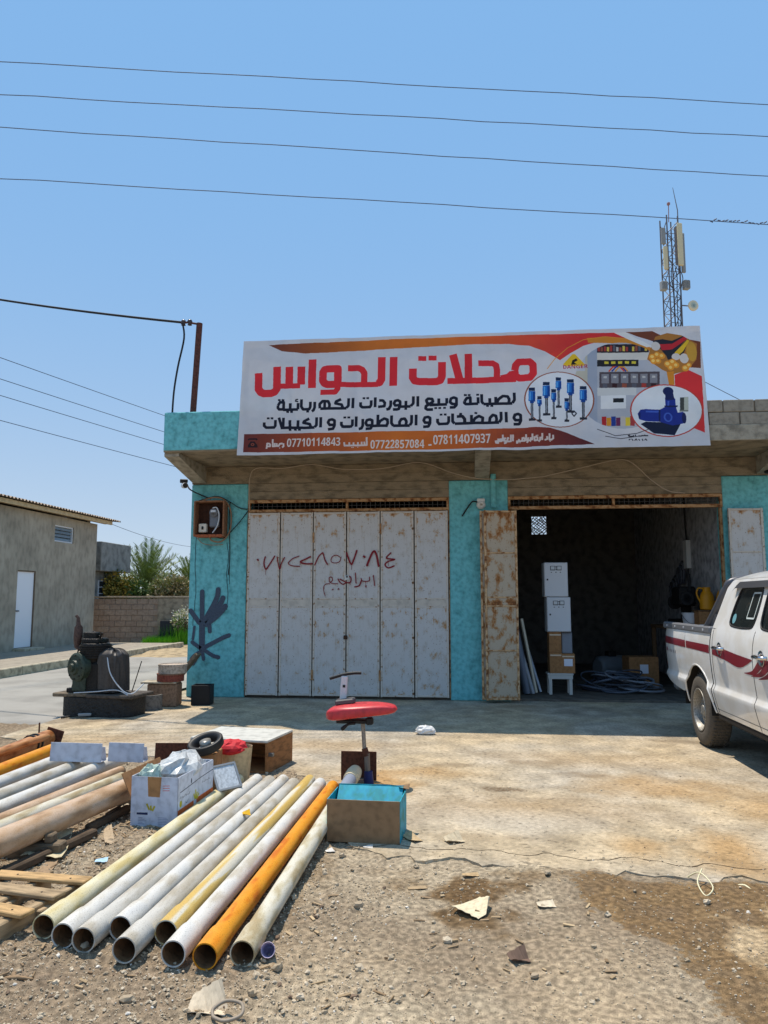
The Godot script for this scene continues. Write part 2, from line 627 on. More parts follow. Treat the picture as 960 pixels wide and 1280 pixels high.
func make_ground() -> void:
	# the land, out to the horizon
	var g := Geo.new()
	var s := 1500.0
	g.quad(V(-s, -0.075, -s), V(s, -0.075, -s), V(s, -0.075, s), V(-s, -0.075, s))
	struct("ground", g, M("land", rgb(184, 166, 136), 0.95, {"tex": "hard", "sc": 0.08, "tex2": "grain", "sc2": 1.2}))
	# the dirt lot in front: an uneven sheet, finest where it is nearest
	var f := lot_noise
	f.seed = 4
	f.frequency = 1.3
	f.fractal_octaves = 4
	lot_grit.seed = 6
	lot_grit.frequency = 16.0
	lot_grit.fractal_octaves = 3
	for q in Geometry2D.offset_polygon(PackedVector2Array(apron_edge() + [Vector2(-5.2, -12.4), Vector2(6.2, -12.4)]), -0.16):
		under_apron = q
	g = Geo.new()
	var xs := steps([[-6.0, -3.3, 0.06], [-3.3, 2.6, 0.0135], [2.6, 6.5, 0.07]])
	var zs := steps([[-9.0, -6.2, 0.06], [-6.2, -2.2, 0.0135], [-2.2, -1.0, 0.05]])
	var rows := []
	for z in zs:
		var rw := []
		for x in xs:
			rw.append(V(x, lot_h(x, z), z))
		rows.append(rw)
	g.grid(rows)
	for k in g.v.size():
		g.t[k] = Vector2((g.v[k].x + 6.0) / 12.5, (g.v[k].z + 9.0) / 8.0)
	var lm := M("dirt lot", Color(1, 1, 1), 0.95, {"tri": false, "tex": lot_texture(), "tex2": ntex("grit", 0.13, [grey(0.64), grey(0.9), grey(1), grey(1)], [0.12, 0.36, 0.6, 1.0], 1024, FastNoiseLite.TYPE_SIMPLEX, 4, 19), "sc2": 0.9, "spec": 0.2})
	struct("dirt_lot", g, lm)
	# the concrete apron before the shop, its front edge broken
	var line := []
	var e := apron_edge()
	for k in e.size() - 1:
		for j in 8:
			var p: Vector2 = e[k].lerp(e[k + 1], j / 8.0)
			var q: Vector2 = (e[k + 1] - e[k]).normalized().orthogonal()
			line.append(p + q * (f.get_noise_2d(p.x * 3.0, p.y * 3.0) * 0.16 + rf(-0.012, 0.012)))
	line.append(e[e.size() - 1])
	line.append_array([Vector2(-5.2, -9.5), Vector2(-5.25, -12.4), Vector2(6.2, -12.4)])
	g = Geo.new()
	var pv := PackedVector2Array(line)
	var tr := Geometry2D.triangulate_polygon(pv)
	var U := func(p: Vector2) -> Vector2: return Vector2((p.x + 6.0) / 12.25, (p.y + 12.4) / 8.4)
	for k in range(0, tr.size(), 3):
		var a := pv[tr[k]]
		var b := pv[tr[k + 1]]
		var d := pv[tr[k + 2]]
		if (V(d.x, 0, d.y) - V(a.x, 0, a.y)).cross(V(b.x, 0, b.y) - V(a.x, 0, a.y)).y < 0:
			var sw := b
			b = d
			d = sw
		g.tri(V(a.x, 0, a.y), V(b.x, 0, b.y), V(d.x, 0, d.y), U.call(a), U.call(b), U.call(d))
	for k in pv.size() - 1:
		var a := pv[k]
		var b := pv[k + 1]
		g.quad(V(a.x, 0, a.y), V(b.x, 0, b.y), V(b.x, -0.06, b.y), V(a.x, -0.06, a.y), Rect2(U.call(a), Vector2(0.002, 0.002)))
	var am := M("apron", Color(1, 1, 1), 0.93, {"tri": false, "tex": apron_texture(), "tex2": "grain", "sc2": 1.7, "spec": 0.2})
	var nt := NoiseTexture2D.new()
	nt.width = 2048
	nt.height = 2048
	nt.as_normal_map = true
	nt.bump_strength = 4.0
	var nf := FastNoiseLite.new()
	nf.noise_type = FastNoiseLite.TYPE_SIMPLEX
	nf.frequency = 0.16
	nf.fractal_octaves = 4
	nt.noise = nf
	am.normal_enabled = true
	am.normal_texture = nt
	am.normal_scale = 0.35
	struct("concrete_apron", g, am)
	# a crack across the apron, a real groove of dark dirt along its broken front
	g = Geo.new()
	var pts := []
	for k in 60:
		var x := -0.75 + 2.4 * k / 59.0
		pts.append(V(x, 0.0015, -4.86 + 0.16 * (x + 0.75) / 2.4 + f.get_noise_2d(x * 2.0, 9.0) * 0.12 + rf(-0.008, 0.008)))
	for k in 59:
		var wd := 0.002 + 0.004 * absf(f.get_noise_2d(k * 0.3, 3.0)) * 2.0
		g.quad(pts[k] + V(0, 0, -wd), pts[k + 1] + V(0, 0, -wd), pts[k + 1] + V(0, 0, wd), pts[k] + V(0, 0, wd))
	struct("apron_crack", g, M("crack dirt", rgb(84, 68, 50), 1.0, {"tex": "grain", "sc": 4.0}))
	make_gravel(f)


func pebble(sd: int) -> ArrayMesh:
	var r := RandomNumberGenerator.new()
	r.seed = sd
	var s := SphereMesh.new()
	s.radial_segments = 7
	s.rings = 3
	s.radius = 0.5
	s.height = 1.0
	var ar := s.get_mesh_arrays()
	var g := Geo.new()
	var memo := {}
	var vs: PackedVector3Array = ar[Mesh.ARRAY_VERTEX]
	var id: PackedInt32Array = ar[Mesh.ARRAY_INDEX]
	var P := func(k: int) -> Vector3:
		var p := vs[k]
		var key := p.snapped(Vector3.ONE * 0.001)
		if not memo.has(key):
			memo[key] = r.randf_range(0.72, 1.25)
		return p * memo[key] * Vector3(1.0, 0.62, 0.85)
	for k in range(0, id.size(), 3):
		g.tri(P.call(id[k]), P.call(id[k + 1]), P.call(id[k + 2]))
	return g.mesh()


func make_gravel(f: FastNoiseLite) -> void:
	var edge := PackedVector2Array(apron_edge() + [Vector2(-5.2, -12.4), Vector2(6.2, -12.4)])
	var gm := M("pebble", Color(1, 1, 1), 0.95, {"vc": true, "tri": false, "spec": 0.2})
	for kind in 3:
		var spots := []
		var want: int = [42000, 7500, 600][kind]
		var lo: float = [0.003, 0.006, 0.014][kind]
		var hi: float = [0.007, 0.014, 0.03][kind]
		var tries := 0
		while spots.size() < want and tries < want * 6:
			tries += 1
			var z := -7.6 + 5.7 * pow(rng.randf(), 0.75)
			var x := rf(-4.4, 2.7)
			var on := Geometry2D.is_point_in_polygon(Vector2(x, z), edge)
			var dens := 0.35 + 0.9 * clampf(f.get_noise_2d(x * 0.7 + 7.0, z * 0.7) + 0.4, 0, 1)
			if x < -0.8:
				dens += 0.35
			if x > -0.55 + f.get_noise_2d(z * 0.5, 3.0) * 0.5:
				dens *= 0.3
			if on:
				dens *= (0.02 if kind > 0 else 0.09) + 1.2 * exp(-pow((x - 0.27) / 0.16, 2.0) - pow((z + 6.33) / 0.1, 2.0)) + 0.5 * exp(-pow((x + 0.05) / 0.3, 2.0) - pow((z + 7.2) / 0.12, 2.0)) + 0.3 * exp(-pow((z + 4.75) / 0.2, 2.0))
			if rng.randf() > dens:
				continue
			var r := lo + (hi - lo) * pow(rng.randf(), 2.5)
			var y := maxf(0.0, lot_h(x, z)) if on else lot_h(x, z)
			var b := Basis.from_euler(Vector3(rf(-0.4, 0.4), rf(0, TAU), rf(-0.4, 0.4))).scaled(Vector3(r, r, r) * 1.7)
			spots.append([Transform3D(b, V(x, y + r * 0.28, z)), rng.randf()])
		var mm := MultiMesh.new()
		mm.transform_format = MultiMesh.TRANSFORM_3D
		mm.use_colors = true
		mm.mesh = pebble(40 + kind)
		mm.instance_count = spots.size()
		for k in spots.size():
			mm.set_instance_transform(k, spots[k][0])
			var t: float = spots[k][1]
			var c := rgb(160, 143, 118).lerp(rgb(206, 190, 165), t)
			if t > 0.97:
				c = rgb(222, 214, 200)
			elif t < 0.04:
				c = rgb(128, 108, 90)
			mm.set_instance_color(k, c.srgb_to_linear())
		var o := MultiMeshInstance3D.new()
		o.name = numbered("gravel")
		o.multimesh = mm
		o.material_override = gm
		add_child(o)
		o.set_meta("kind", "stuff")
		tag(o, ["fine pale grit scattered over the dirt lot", "small stones scattered over the dirt lot", "larger loose stones lying on the dirt lot"][kind], "gravel")


func make_street() -> void:
	var g := Geo.new()
	# road beside the shop
	var rows := []
	for i in 81:
		var z := -19.9 + 50.0 * i / 80
		var w := rf(-0.08, 0.08)
		rows.append([V(-9.12, -0.03, z), V(-7.0, -0.005, z), V(-4.95 + w, -0.034, z)])
	g.grid(rows)
	struct("road", g, M("asphalt", rgb(168, 164, 156), 0.92, {"tex": "soft", "sc": 0.12, "tex2": "grain", "sc2": 1.3, "spec": 0.3}))
	g = Geo.new()
	g.box(V(-10.76, 0.0, -9.0), V(3.0, 0.24, 30.0), Basis(), 0.01)
	struct("pavement", g, M("pavement concrete", rgb(168, 158, 142), 0.95, {"tex": "soft", "sc": 0.5, "tex2": "grain", "sc2": 2.0}))
	# kerb stones
	var kerb := Node3D.new()
	kerb.name = "kerb"
	kerb.set_meta("kind", "structure")
	add_child(kerb)
	var km := M("kerb concrete", rgb(196, 184, 160), 0.95, {"tex": "hard", "sc": 0.9, "tex2": "grain", "sc2": 3.0})
	var kg := bx(Vector3.ZERO, V(0.15, 0.3, 0.985), 0.015)
	var kmesh := kg.mesh()
	for k in 30:
		var o := part(kerb, "kerb_stone", kmesh, km)
		o.position = V(-9.18 + rf(-0.006, 0.006), -0.005 + rf(-0.006, 0.006), 5.5 - k)
	# verge of dry earth at the head of the street
	var f := FastNoiseLite.new()
	f.seed = 31
	f.frequency = 0.5
	f.fractal_octaves = 4
	g = Geo.new()
	rows = []
	for i in 41:
		var rw := []
		for j in 61:
			var x := -14.0 + 12.0 * j / 60
			var z := -27.5 + 8.0 * i / 40
			var front := smoothstep(-19.5, -20.3, z + f.get_noise_2d(x, 1.0) * 0.5)
			rw.append(V(x, -0.06 + front * (0.09 + f.get_noise_2d(x, z) * 0.1), z))
		rows.append(rw)
	g.grid(rows)
	struct("dirt_verge", g, M("verge earth", rgb(190, 168, 132), 0.97, {"tex": "hard", "sc": 0.4, "tex2": "grain", "sc2": 1.6, "rel": "lump", "cm": 3.0}))


# ---------------------------------------------------------------- the shop
func door_texture(sd: int, rusty: float) -> ImageTexture:
	var w := 256
	var h := 1024
	var a := noise_bytes(w, h, 0.012, sd, 5)
	var b := noise_bytes(w, h, 0.06, sd + 1, 4)
	var fs := FastNoiseLite.new()
	fs.seed = sd + 2
	fs.frequency = 0.05
	fs.fractal_octaves = 3
	var data := PackedByteArray()
	data.resize(w * h * 3)
	var paint := Vector3(212, 208, 202)
	var grime := Vector3(176, 163, 146)
	var rust := Vector3(180, 122, 66)
	var rustd := Vector3(92, 54, 32)
	var i := 0
	for y in h:
		var vv := float(y) / h
		for x in w:
			var u := float(x) / w
			var n1 := a[i] / 255.0
			var n2 := b[i] / 255.0
			var st := fs.get_noise_2d(x * 1.4, y * 0.06) * 0.5 + 0.5
			var col := paint.lerp(grime, clampf((n1 - 0.5) * 0.8 + (st - 0.5) * 0.5, 0, 1))
			var edge := maxf(maxf(1.0 - minf(u, 1.0 - u) / 0.09, 1.0 - minf(vv, 1.0 - vv) / 0.03), 1.0 - absf(vv - 0.49) / 0.02)
			var run := clampf(1.0 - fposmod(vv, 0.5) / 0.2, 0, 1)
			var r := maxf(edge, 0.0) * 0.55 + run * 0.5 * st + (n1 - 0.5) * 1.5 + (n2 - 0.5) * 0.5 + rusty - 0.66
			col = col.lerp(rust, clampf(r * 1.8, 0, 0.9))
			col = col.lerp(rustd, clampf((r - 0.45) * 1.6, 0, 0.5))
			if n2 < 0.16:
				col = col.lerp(rustd, 0.55)
			data[i * 3] = clampi(int(col.x), 0, 255)
			data[i * 3 + 1] = clampi(int(col.y), 0, 255)
			data[i * 3 + 2] = clampi(int(col.z), 0, 255)
			i += 1
	return image_tex(w, h, data)


# a steel door leaf in its own axes: hinge side at x = 0, bottom at y = 0, face towards +z
func door_leaf(parent: Node3D, wd: float, ht: float, sheet_m: Material, edge_m: Material, rails: Array, proud := 0.003, flip := 1.0) -> Node3D:
	var lf := Node3D.new()
	lf.name = "door_leaf"
	parent.add_child(lf, true)
	var g := Geo.new()
	g.quad(V(0.012, ht - 0.01, 0), V(wd - 0.012, ht - 0.01, 0), V(wd - 0.012, 0.01, 0), V(0.012, 0.01, 0), Rect2(0, 0, flip, 1))
	g.quad(V(wd - 0.012, ht - 0.01, -0.025), V(0.012, ht - 0.01, -0.025), V(0.012, 0.01, -0.025), V(wd - 0.012, 0.01, -0.025), Rect2(0, 0, flip, 1))
	part(lf, "sheet", g, sheet_m)
	for x in [0.02, wd - 0.02]:
		part(lf, "stile", bx(V(x, ht / 2, -0.013 + proud / 2), V(0.032, ht, 0.03 + proud), 0.003), edge_m)
	for y in [0.02, ht - 0.02]:
		part(lf, "rail", bx(V(wd / 2, y, -0.013 + proud / 2), V(wd - 0.074, 0.03, 0.0295 + proud), 0.003), edge_m)
	for y in rails:
		part(lf, "rail", bx(V(wd / 2, y, -0.013 + proud / 2), V(wd - 0.074, 0.024, 0.029 + proud), 0.003), edge_m)
	return lf


func vent(parent: Node3D, x0: float, x1: float, y0: float, y1: float, fm: Material, gm: Material) -> void:
	var vn := Node3D.new()
	vn.name = "vent_grille"
	parent.add_child(vn, true)
	var z := FZ - 0.03
	for y in [y0 + 0.025, y1 - 0.025]:
		part(vn, "frame_bar", bx(V((x0 + x1) / 2, y, z), V(x1 - x0, 0.05, 0.06), 0.005), fm)
	for x in [x0 + 0.02, (x0 + x1) / 2, x1 - 0.02]:
		part(vn, "frame_bar", bx(V(x, (y0 + y1) / 2, z), V(0.04, y1 - y0 - 0.102, 0.057), 0.004), fm)
	var g := Geo.new()
	var k := x0 + 0.09
	while k < x1 - 0.06:
		if absf(k - (x0 + x1) / 2) > 0.04:
			g.box(V(k + rf(-0.005, 0.005), (y0 + y1) / 2, z - 0.01), V(0.008, y1 - y0 - 0.1, 0.008))
		k += 0.075
	g.box(V((x0 + x1) / 2, (y0 + y1) / 2, z - 0.018), V(x1 - x0 - 0.05, 0.007, 0.007))
	part(vn, "grille", g, gm)


func make_shop() -> void:
	var teal := M("turquoise plaster", rgb(120, 197, 201), 0.9, {"tex": ntex("tealwear", 0.013, [rgb(200, 206, 204), rgb(232, 240, 240), rgb(255, 255, 255), rgb(236, 246, 246)], [0.05, 0.25, 0.55, 1.0], 512, FastNoiseLite.TYPE_SIMPLEX_SMOOTH, 6, 41), "sc": 0.55, "tex2": "soft", "sc2": 1.7, "rel": "fine", "cm": 0.25})
	var conc := M("board concrete", rgb(158, 142, 118), 0.95, {"tex": "hard", "sc": Vector3(0.5, 1.2, 0.5), "tex2": "grain", "sc2": Vector3(1.2, 2.0, 1.2), "rel": "fine", "cm": 0.5})
	var grimy := M("grey concrete", rgb(178, 168, 150), 0.95, {"tex": "hard", "sc": 0.8, "tex2": "grain", "sc2": 2.2, "rel": "fine", "cm": 0.5})
	var blockm := M("concrete block", rgb(176, 166, 150), 0.95, {"tex": "soft", "sc": 1.6, "tex2": "grain", "sc2": 2.0, "rel": "fine", "cm": 0.6})
	var mortar := M("mortar", rgb(120, 108, 92), 1.0, {"tex": "grain", "sc": 3.0})
	var dim_plaster := M("dimmed inner plaster", rgb(118, 114, 108), 0.95, {"tex": "hard", "sc": 0.6, "tex2": "grain", "sc2": 2.0})  # room dimness put into the colour: left and back walls darker than the right
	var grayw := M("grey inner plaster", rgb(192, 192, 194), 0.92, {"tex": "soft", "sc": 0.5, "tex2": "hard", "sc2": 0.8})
	var roofm := M("roof screed", rgb(170, 160, 142), 0.95, {"tex": "soft", "sc": 0.6})
	var rustf := M("rusty frame", rgb(182, 150, 116), 0.8, {"tex": ntex("rustframe", 0.03, [rgb(130, 86, 60), rgb(205, 172, 136), rgb(255, 246, 232), rgb(226, 196, 156)], [0.15, 0.36, 0.6, 1.0], 512, FastNoiseLite.TYPE_SIMPLEX_SMOOTH, 5, 51), "sc": 0.55})
	var wirem := M("dark wire", rgb(70, 66, 62), 0.7)
	var s := thing("repair_shop", "turquoise single storey shop with white steel folding doors and deep concrete canopy", "building")
	# pillars
	part(s, "pillar", bx(V(-3.915, 1.67, FZ - 0.15), V(0.93, 3.34, 0.3), 0.012), teal)
	part(s, "pillar", bx(V(0.19, 1.67, FZ - 0.15), V(0.9, 3.34, 0.3), 0.012), teal)
	part(s, "pillar", bx(V(4.4, 1.67, FZ - 0.15), V(1.2, 3.34, 0.3), 0.012), teal)
	# outer and inner walls
	part(s, "side_wall", bx(V(-4.28, 1.81, -15.15), V(0.2, 3.62, 6.3), 0.01), teal)
	part(s, "side_wall", bx(V(4.9, 1.81, -15.15), V(0.2, 3.62, 6.3), 0.01), teal)
	part(s, "inner_wall", bx(V(3.97, 1.8, -15.15), V(0.1, 3.6, 6.28), 0.0), grayw)
	part(s, "inner_wall", bx(V(0.55, 1.8, -15.15), V(0.1, 3.6, 6.28), 0.0), dim_plaster)
	# back wall with a pierced opening
	var bz := -18.4
	part(s, "back_wall", bx(V(-1.415, 1.81, bz), V(5.93, 3.62, 0.2), 0.0), dim_plaster)
	part(s, "back_wall", bx(V(3.455, 1.81, bz), V(3.09, 3.62, 0.2), 0.0), dim_plaster)
	part(s, "back_wall", bx(V(1.73, 1.525, bz), V(0.36, 3.05, 0.2), 0.0), dim_plaster)
	part(s, "back_wall", bx(V(1.73, 3.555, bz), V(0.36, 0.13, 0.2), 0.0), dim_plaster)
	var g := Geo.new()
	for k in 9:
		var u := (k - 4) * 0.045
		for d in [-1.0, 1.0]:
			var ln := 0.46 - absf(u) * 0.8
			g.box(V(1.73 + u * 0.85, 3.27 - d * u * 0.85, bz + 0.02 * d), V(ln, rf(0.014, 0.026), 0.016), Basis(Vector3.BACK, d * PI / 4 + rf(-0.2, 0.2)))
	for k in 26:
		g.box(V(1.73 + rf(-0.16, 0.16), 3.27 + rf(-0.2, 0.2), bz + rf(-0.05, 0.05)), V(rf(0.02, 0.05), rf(0.015, 0.03), 0.01), Basis(Vector3.BACK, rf(0, 3.0)))
	part(s, "pierced_vent_block", g, M("vent block", rgb(150, 146, 138), 0.9))
	# floor, ceiling slab, canopy
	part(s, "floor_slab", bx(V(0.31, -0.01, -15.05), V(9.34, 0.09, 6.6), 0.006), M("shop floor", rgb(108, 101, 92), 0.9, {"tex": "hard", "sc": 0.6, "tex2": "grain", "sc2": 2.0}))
	part(s, "roof_slab", bx(V(0.32, 3.73, -14.475), V(9.36, 0.21, 8.05), 0.012), conc)
	# lintel, cast in boards
	var y := 3.345
	for k in 2:
		var hh := 0.138
		part(s, "lintel_board", bx(V(0.31, y + hh / 2, FZ - 0.14 + [0.0, -0.006][k]), V(9.37, hh - 0.001, 0.3), 0.003), conc)
		y += hh
	for xs in [[-3.45, -0.26], [0.64, 3.8]]:
		y = 3.085
		for k in 2:
			var hh := 0.128
			part(s, "lintel_board", bx(V((xs[0] + xs[1]) / 2, y + hh / 2, FZ - 0.16 + [0.004, -0.004][k]), V(xs[1] - xs[0], hh - 0.001, 0.3), 0.003), conc)
			y += hh + 0.002
	# cantilever brackets, deeper at the wall
	for x in [-4.25, 0.25, 4.41]:
		g = Geo.new()
		g.prism([Vector2(-0.0, 3.36), Vector2(0.0, 3.624), Vector2(-1.21, 3.624), Vector2(-1.21, 3.575)], 0.22, Transform3D(Basis(Vector3(0, 0, -1), Vector3.UP, Vector3(1, 0, 0)), V(x - 0.11, 0, FZ - 0.005)))
		part(s, "canopy_bracket", g, grimy)
	# parapet: plastered on the left, bare blocks on the right
	part(s, "parapet", bx(V(-3.3, 3.932, -10.53), V(2.12, 0.575, 0.17), 0.014), teal)
	part(s, "parapet", bx(V(0.6, 4.0, -10.58), V(5.6, 0.33, 0.15), 0.01), grimy)
	part(s, "slab_edge", bx(V(3.95, 3.73, -10.445), V(2.1, 0.215, 0.03), 0.008), grimy)
	var bm := [bx(Vector3.ZERO, V(0.392, 0.166, 0.15), 0.008).mesh(), bx(Vector3.ZERO, V(0.192, 0.166, 0.15), 0.008).mesh()]
	for row in 2:
		var x := 3.06 if row else 3.27
		while x < 4.95:
			var o := part(s, "concrete_block", bm[0], blockm)
			o.position = V(x + 0.2, 3.922 + row * 0.178 + rf(-0.003, 0.003), -10.525 + rf(-0.006, 0.006))
			o.rotation = V(0, rf(-0.012, 0.012), rf(-0.008, 0.008))
			x += 0.406 + rf(0, 0.006)
	part(s, "mortar_bed", bx(V(4.16, 4.005, -10.53), V(1.6, 0.33, 0.12), 0.0), mortar)
	part(s, "parapet", bx(V(-4.28, 4.0, -14.5), V(0.15, 0.33, 7.7), 0.01), teal)
	part(s, "parapet", bx(V(4.92, 4.0, -14.5), V(0.15, 0.33, 7.7), 0.01), grimy)
	# vents over the doors
	vent(s, -3.45, -0.26, 2.875, 3.08, rustf, wirem)
	vent(s, 0.64, 3.8, 2.875, 3.08, rustf, wirem)
	# closed folding door: six leaves
	var clean := []
	for k in 3:
		clean.append(M("door paint %d" % k, rgb(238, 238, 240), 0.62, {"tri": false, "tex": door_texture(60 + k * 7, [0.16, 0.22, 0.3][k])}))
	var edge := M("door edge paint", rgb(204, 197, 188), 0.6, {"tex": ntex("doorrust", 0.02, [rgb(110, 70, 46), rgb(186, 152, 120), rgb(246, 240, 232), rgb(255, 255, 255)], [0.06, 0.18, 0.3, 1.0], 512, FastNoiseLite.TYPE_SIMPLEX_SMOOTH, 5, 61), "sc": 1.2})
	var lw := 3.16 / 6.0
	var bandm := M("door band", rgb(206, 196, 182), 0.65, {"tex": "soft", "sc": 0.8})
	for k in 6:
		var lf := door_leaf(s, lw - 0.008, 2.83, clean[[0, 0, 1, 0, 1, 2][k]], edge, [1.35, 1.48], 0.003, [1.0, -1.0][k % 2])
		part(lf, "middle_band", bx(V(lw / 2 - 0.004, 1.415, -0.011), V(lw - 0.08, 0.1, 0.0245), 0.002), bandm)
		lf.position = V(-3.43 + lw * k, 0.04, -11.665 - (0.006 if k % 2 else 0.0))
	part(s, "door_lock_plate", bx(V(-1.845, 1.84, -11.652), V(0.07, 0.07, 0.02), 0.006), M("lock plate", rgb(205, 205, 200), 0.5))
	part(s, "door_keyhole", bx(V(-1.84, 1.855, -11.639), V(0.025, 0.025, 0.01), 0.004), wirem)
	part(s, "door_padlock", bx(V(-1.86, 0.93, -11.65), V(0.06, 0.06, 0.03), 0.01), M("padlock", rgb(70, 50, 38), 0.5, {"metal": 0.6}))
	for p in [[-2.375, 2.47], [-1.32, 2.6], [-1.33, 0.36], [-2.375, 0.36]]:
		part(s, "door_bolt", bx(V(p[0], p[1], -11.652), V(0.028, 0.16, 0.024), 0.006), rustf)
	# dark backing frame behind the leaves
	part(s, "door_frame", bx(V(-3.446, 1.45, -11.76), V(0.025, 2.85, 0.1), 0.003), rustf)
	part(s, "door_frame", bx(V(-0.262, 1.45, -11.76), V(0.025, 2.85, 0.1), 0.003), rustf)
	part(s, "door_frame", bx(V(0.66, 1.45, -11.78), V(0.05, 2.85, 0.08), 0.004), rustf)
	part(s, "door_frame", bx(V(3.79, 1.45, -11.78), V(0.05, 2.85, 0.08), 0.004), rustf)
	part(s, "wall_lamp", lamp_shape(), M("lamp white", rgb(214, 212, 205), 0.4))
	var lc := Geo.new()
	lc.tube(curve([V(0.18, 2.99, -11.66), V(0.1, 3.0, -11.65), V(0.02, 2.9, -11.66), V(-0.06, 2.78, -11.67)], 5), 0.012, 6)
	part(s, "lamp_cable", lc, M("black plastic", rgb(30, 30, 30), 0.5))
	# open leaves folded back against the pillars
	var rusty := M("rusty door paint", rgb(222, 206, 184), 0.7, {"tri": false, "tex": door_texture(91, 0.56)})
	var rusty2 := M("stained door paint", rgb(226, 216, 202), 0.7, {"tri": false, "tex": door_texture(97, 0.45)})
	var creamf := M("cream door frame", rgb(206, 182, 152), 0.75, {"tex": texs["rustframe"], "sc": 0.6})
	var a := door_leaf(s, 0.5, 2.8, rusty, creamf, [0.72, 1.37, 1.5, 2.16], 0.012)
	a.position = V(0.26, 0.04, -11.44)
	a.rotation.y = 0.12
	a = door_leaf(s, 0.5, 2.8, rusty2, creamf, [0.72, 1.4, 2.16], 0.012)
	a.position = V(0.2, 0.04, -11.51)
	a.rotation.y = 0.02
	a = door_leaf(s, 0.5, 2.8, clean[1], edge, [0.72, 1.37, 2.16], 0.01)
	a.position = V(3.82, 0.04, -11.56)
	a.rotation.y = 0.06
	a = door_leaf(s, 0.5, 2.8, clean[0], edge, [0.72, 1.37, 2.16], 0.01)
	a.position = V(3.84, 0.04, -11.63)
	# conduit on the middle pillar
	g = Geo.new()
	g.tube([V(0.42, 2.9, -11.655), V(0.42, 3.42, -11.655)], 0.042, 12)
	part(s, "conduit", g, teal)
	# writing sprayed on the doors and the wall
	var red := M("red spray paint", rgb(140, 34, 44), 0.7, {"tex": "hard", "sc": 6.0})
	var T := Transform3D(Basis(), V(0, 0, -11.66))
	g = Geo.new()
	var digits := [[[-3.26, 2.13], [-3.255, 2.12]], [[-3.14, 2.17], [-3.16, 2.07], [-3.13, 1.98], [-3.09, 2.02], [-2.99, 2.18]], [[-2.95, 2.17], [-2.91, 1.98], [-2.88, 2.07], [-2.83, 2.16]], [[-2.6, 2.18], [-2.7, 2.14], [-2.77, 2.07], [-2.71, 2.03], [-2.59, 2.02]], [[-2.42, 2.17], [-2.5, 2.13], [-2.58, 2.09], [-2.5, 2.06], [-2.39, 2.06]], [[-2.35, 2.04], [-2.29, 2.17], [-2.24, 2.22], [-2.22, 2.22], [-2.19, 2.12], [-2.15, 2.05]], [[-1.94, 2.15], [-2.01, 2.19], [-2.08, 2.16], [-2.09, 2.09], [-2.03, 2.07], [-1.96, 2.09], [-1.94, 2.15]], [[-1.85, 2.23], [-1.81, 2.11], [-1.77, 2.05], [-1.73, 2.14], [-1.69, 2.26]], [[-1.58, 2.17], [-1.57, 2.16]], [[-1.53, 2.03], [-1.47, 2.18], [-1.42, 2.25], [-1.38, 2.18], [-1.35, 2.02]], [[-1.16, 2.22], [-1.23, 2.14], [-1.1, 2.12], [-1.2, 2.09], [-1.25, 2.04], [-1.2, 1.99], [-1.11, 2.02]]]
	spray(g, digits, [0.026, 0.022, 0.018, 0.015, 0.024, 0.02, 0.012, 0.026, 0.034, 0.032, 0.022], T)
	part(s, "sprayed_number", g, red)
	g = Geo.new()
	var letters := [[[-1.43, 1.87], [-1.41, 1.72]], [[-1.49, 1.85], [-1.5, 1.79], [-1.6, 1.79], [-1.62, 1.83]], [[-1.62, 1.79], [-1.65, 1.72], [-1.72, 1.7]], [[-1.71, 1.91], [-1.7, 1.76]], [[-1.82, 1.87], [-1.78, 1.84], [-1.79, 1.77], [-1.85, 1.77], [-1.95, 1.82]], [[-1.85, 1.77], [-1.9, 1.74], [-1.95, 1.77], [-1.98, 1.82]], [[-1.99, 1.75], [-2.06, 1.75], [-2.11, 1.78], [-2.12, 1.84], [-2.08, 1.85], [-2.07, 1.8], [-2.11, 1.77]], [[-2.11, 1.75], [-2.18, 1.74], [-2.21, 1.67], [-2.18, 1.56]], [[-2.06, 1.66], [-2.065, 1.66]], [[-1.97, 1.67], [-1.975, 1.67]], [[-1.55, 1.71], [-1.545, 1.71]]]
	spray(g, letters, [0.016, 0.014, 0.02, 0.016, 0.018, 0.018, 0.013, 0.01, 0.018, 0.018, 0.02], T)
	part(s, "sprayed_name", g, red)
	g = Geo.new()
	var twigs := [[[-4.16, 1.63], [-4.15, 1.15]], [[-3.9, 1.66], [-3.93, 1.5], [-4.14, 1.12]], [[-3.82, 1.53], [-3.88, 1.41], [-4.11, 1.12]], [[-3.78, 1.4], [-3.9, 1.26], [-4.08, 1.12]], [[-4.34, 1.33], [-4.2, 1.15]], [[-4.02, 1.01], [-4.03, 1.12]], [[-4.15, 1.17], [-4.14, 0.73]], [[-4.29, 0.89], [-4.27, 1.08]], [[-3.71, 0.95], [-3.83, 0.9], [-4.12, 0.75]], [[-3.87, 0.61], [-3.97, 0.64], [-4.13, 0.74]], [[-4.3, 0.84], [-4.14, 0.73]], [[-4.32, 0.59], [-4.25, 0.66], [-4.14, 0.72]], [[-4.27, 0.5], [-4.21, 0.61], [-4.14, 0.71]], [[-4.11, 0.58], [-4.14, 0.73]]]
	spray(g, twigs, [0.075, 0.082, 0.084, 0.088, 0.075, 0.066, 0.095, 0.042, 0.068, 0.06, 0.06, 0.026, 0.044, 0.055], Transform3D(Basis(), V(0, 0, FZ + 0.002)))
	part(s, "sprayed_twigs", g, M("grey spray paint", rgb(72, 84, 100), 0.7, {"tex": "soft", "sc": 4.0}))
	var crk := M("crack", rgb(58, 84, 88), 1.0)
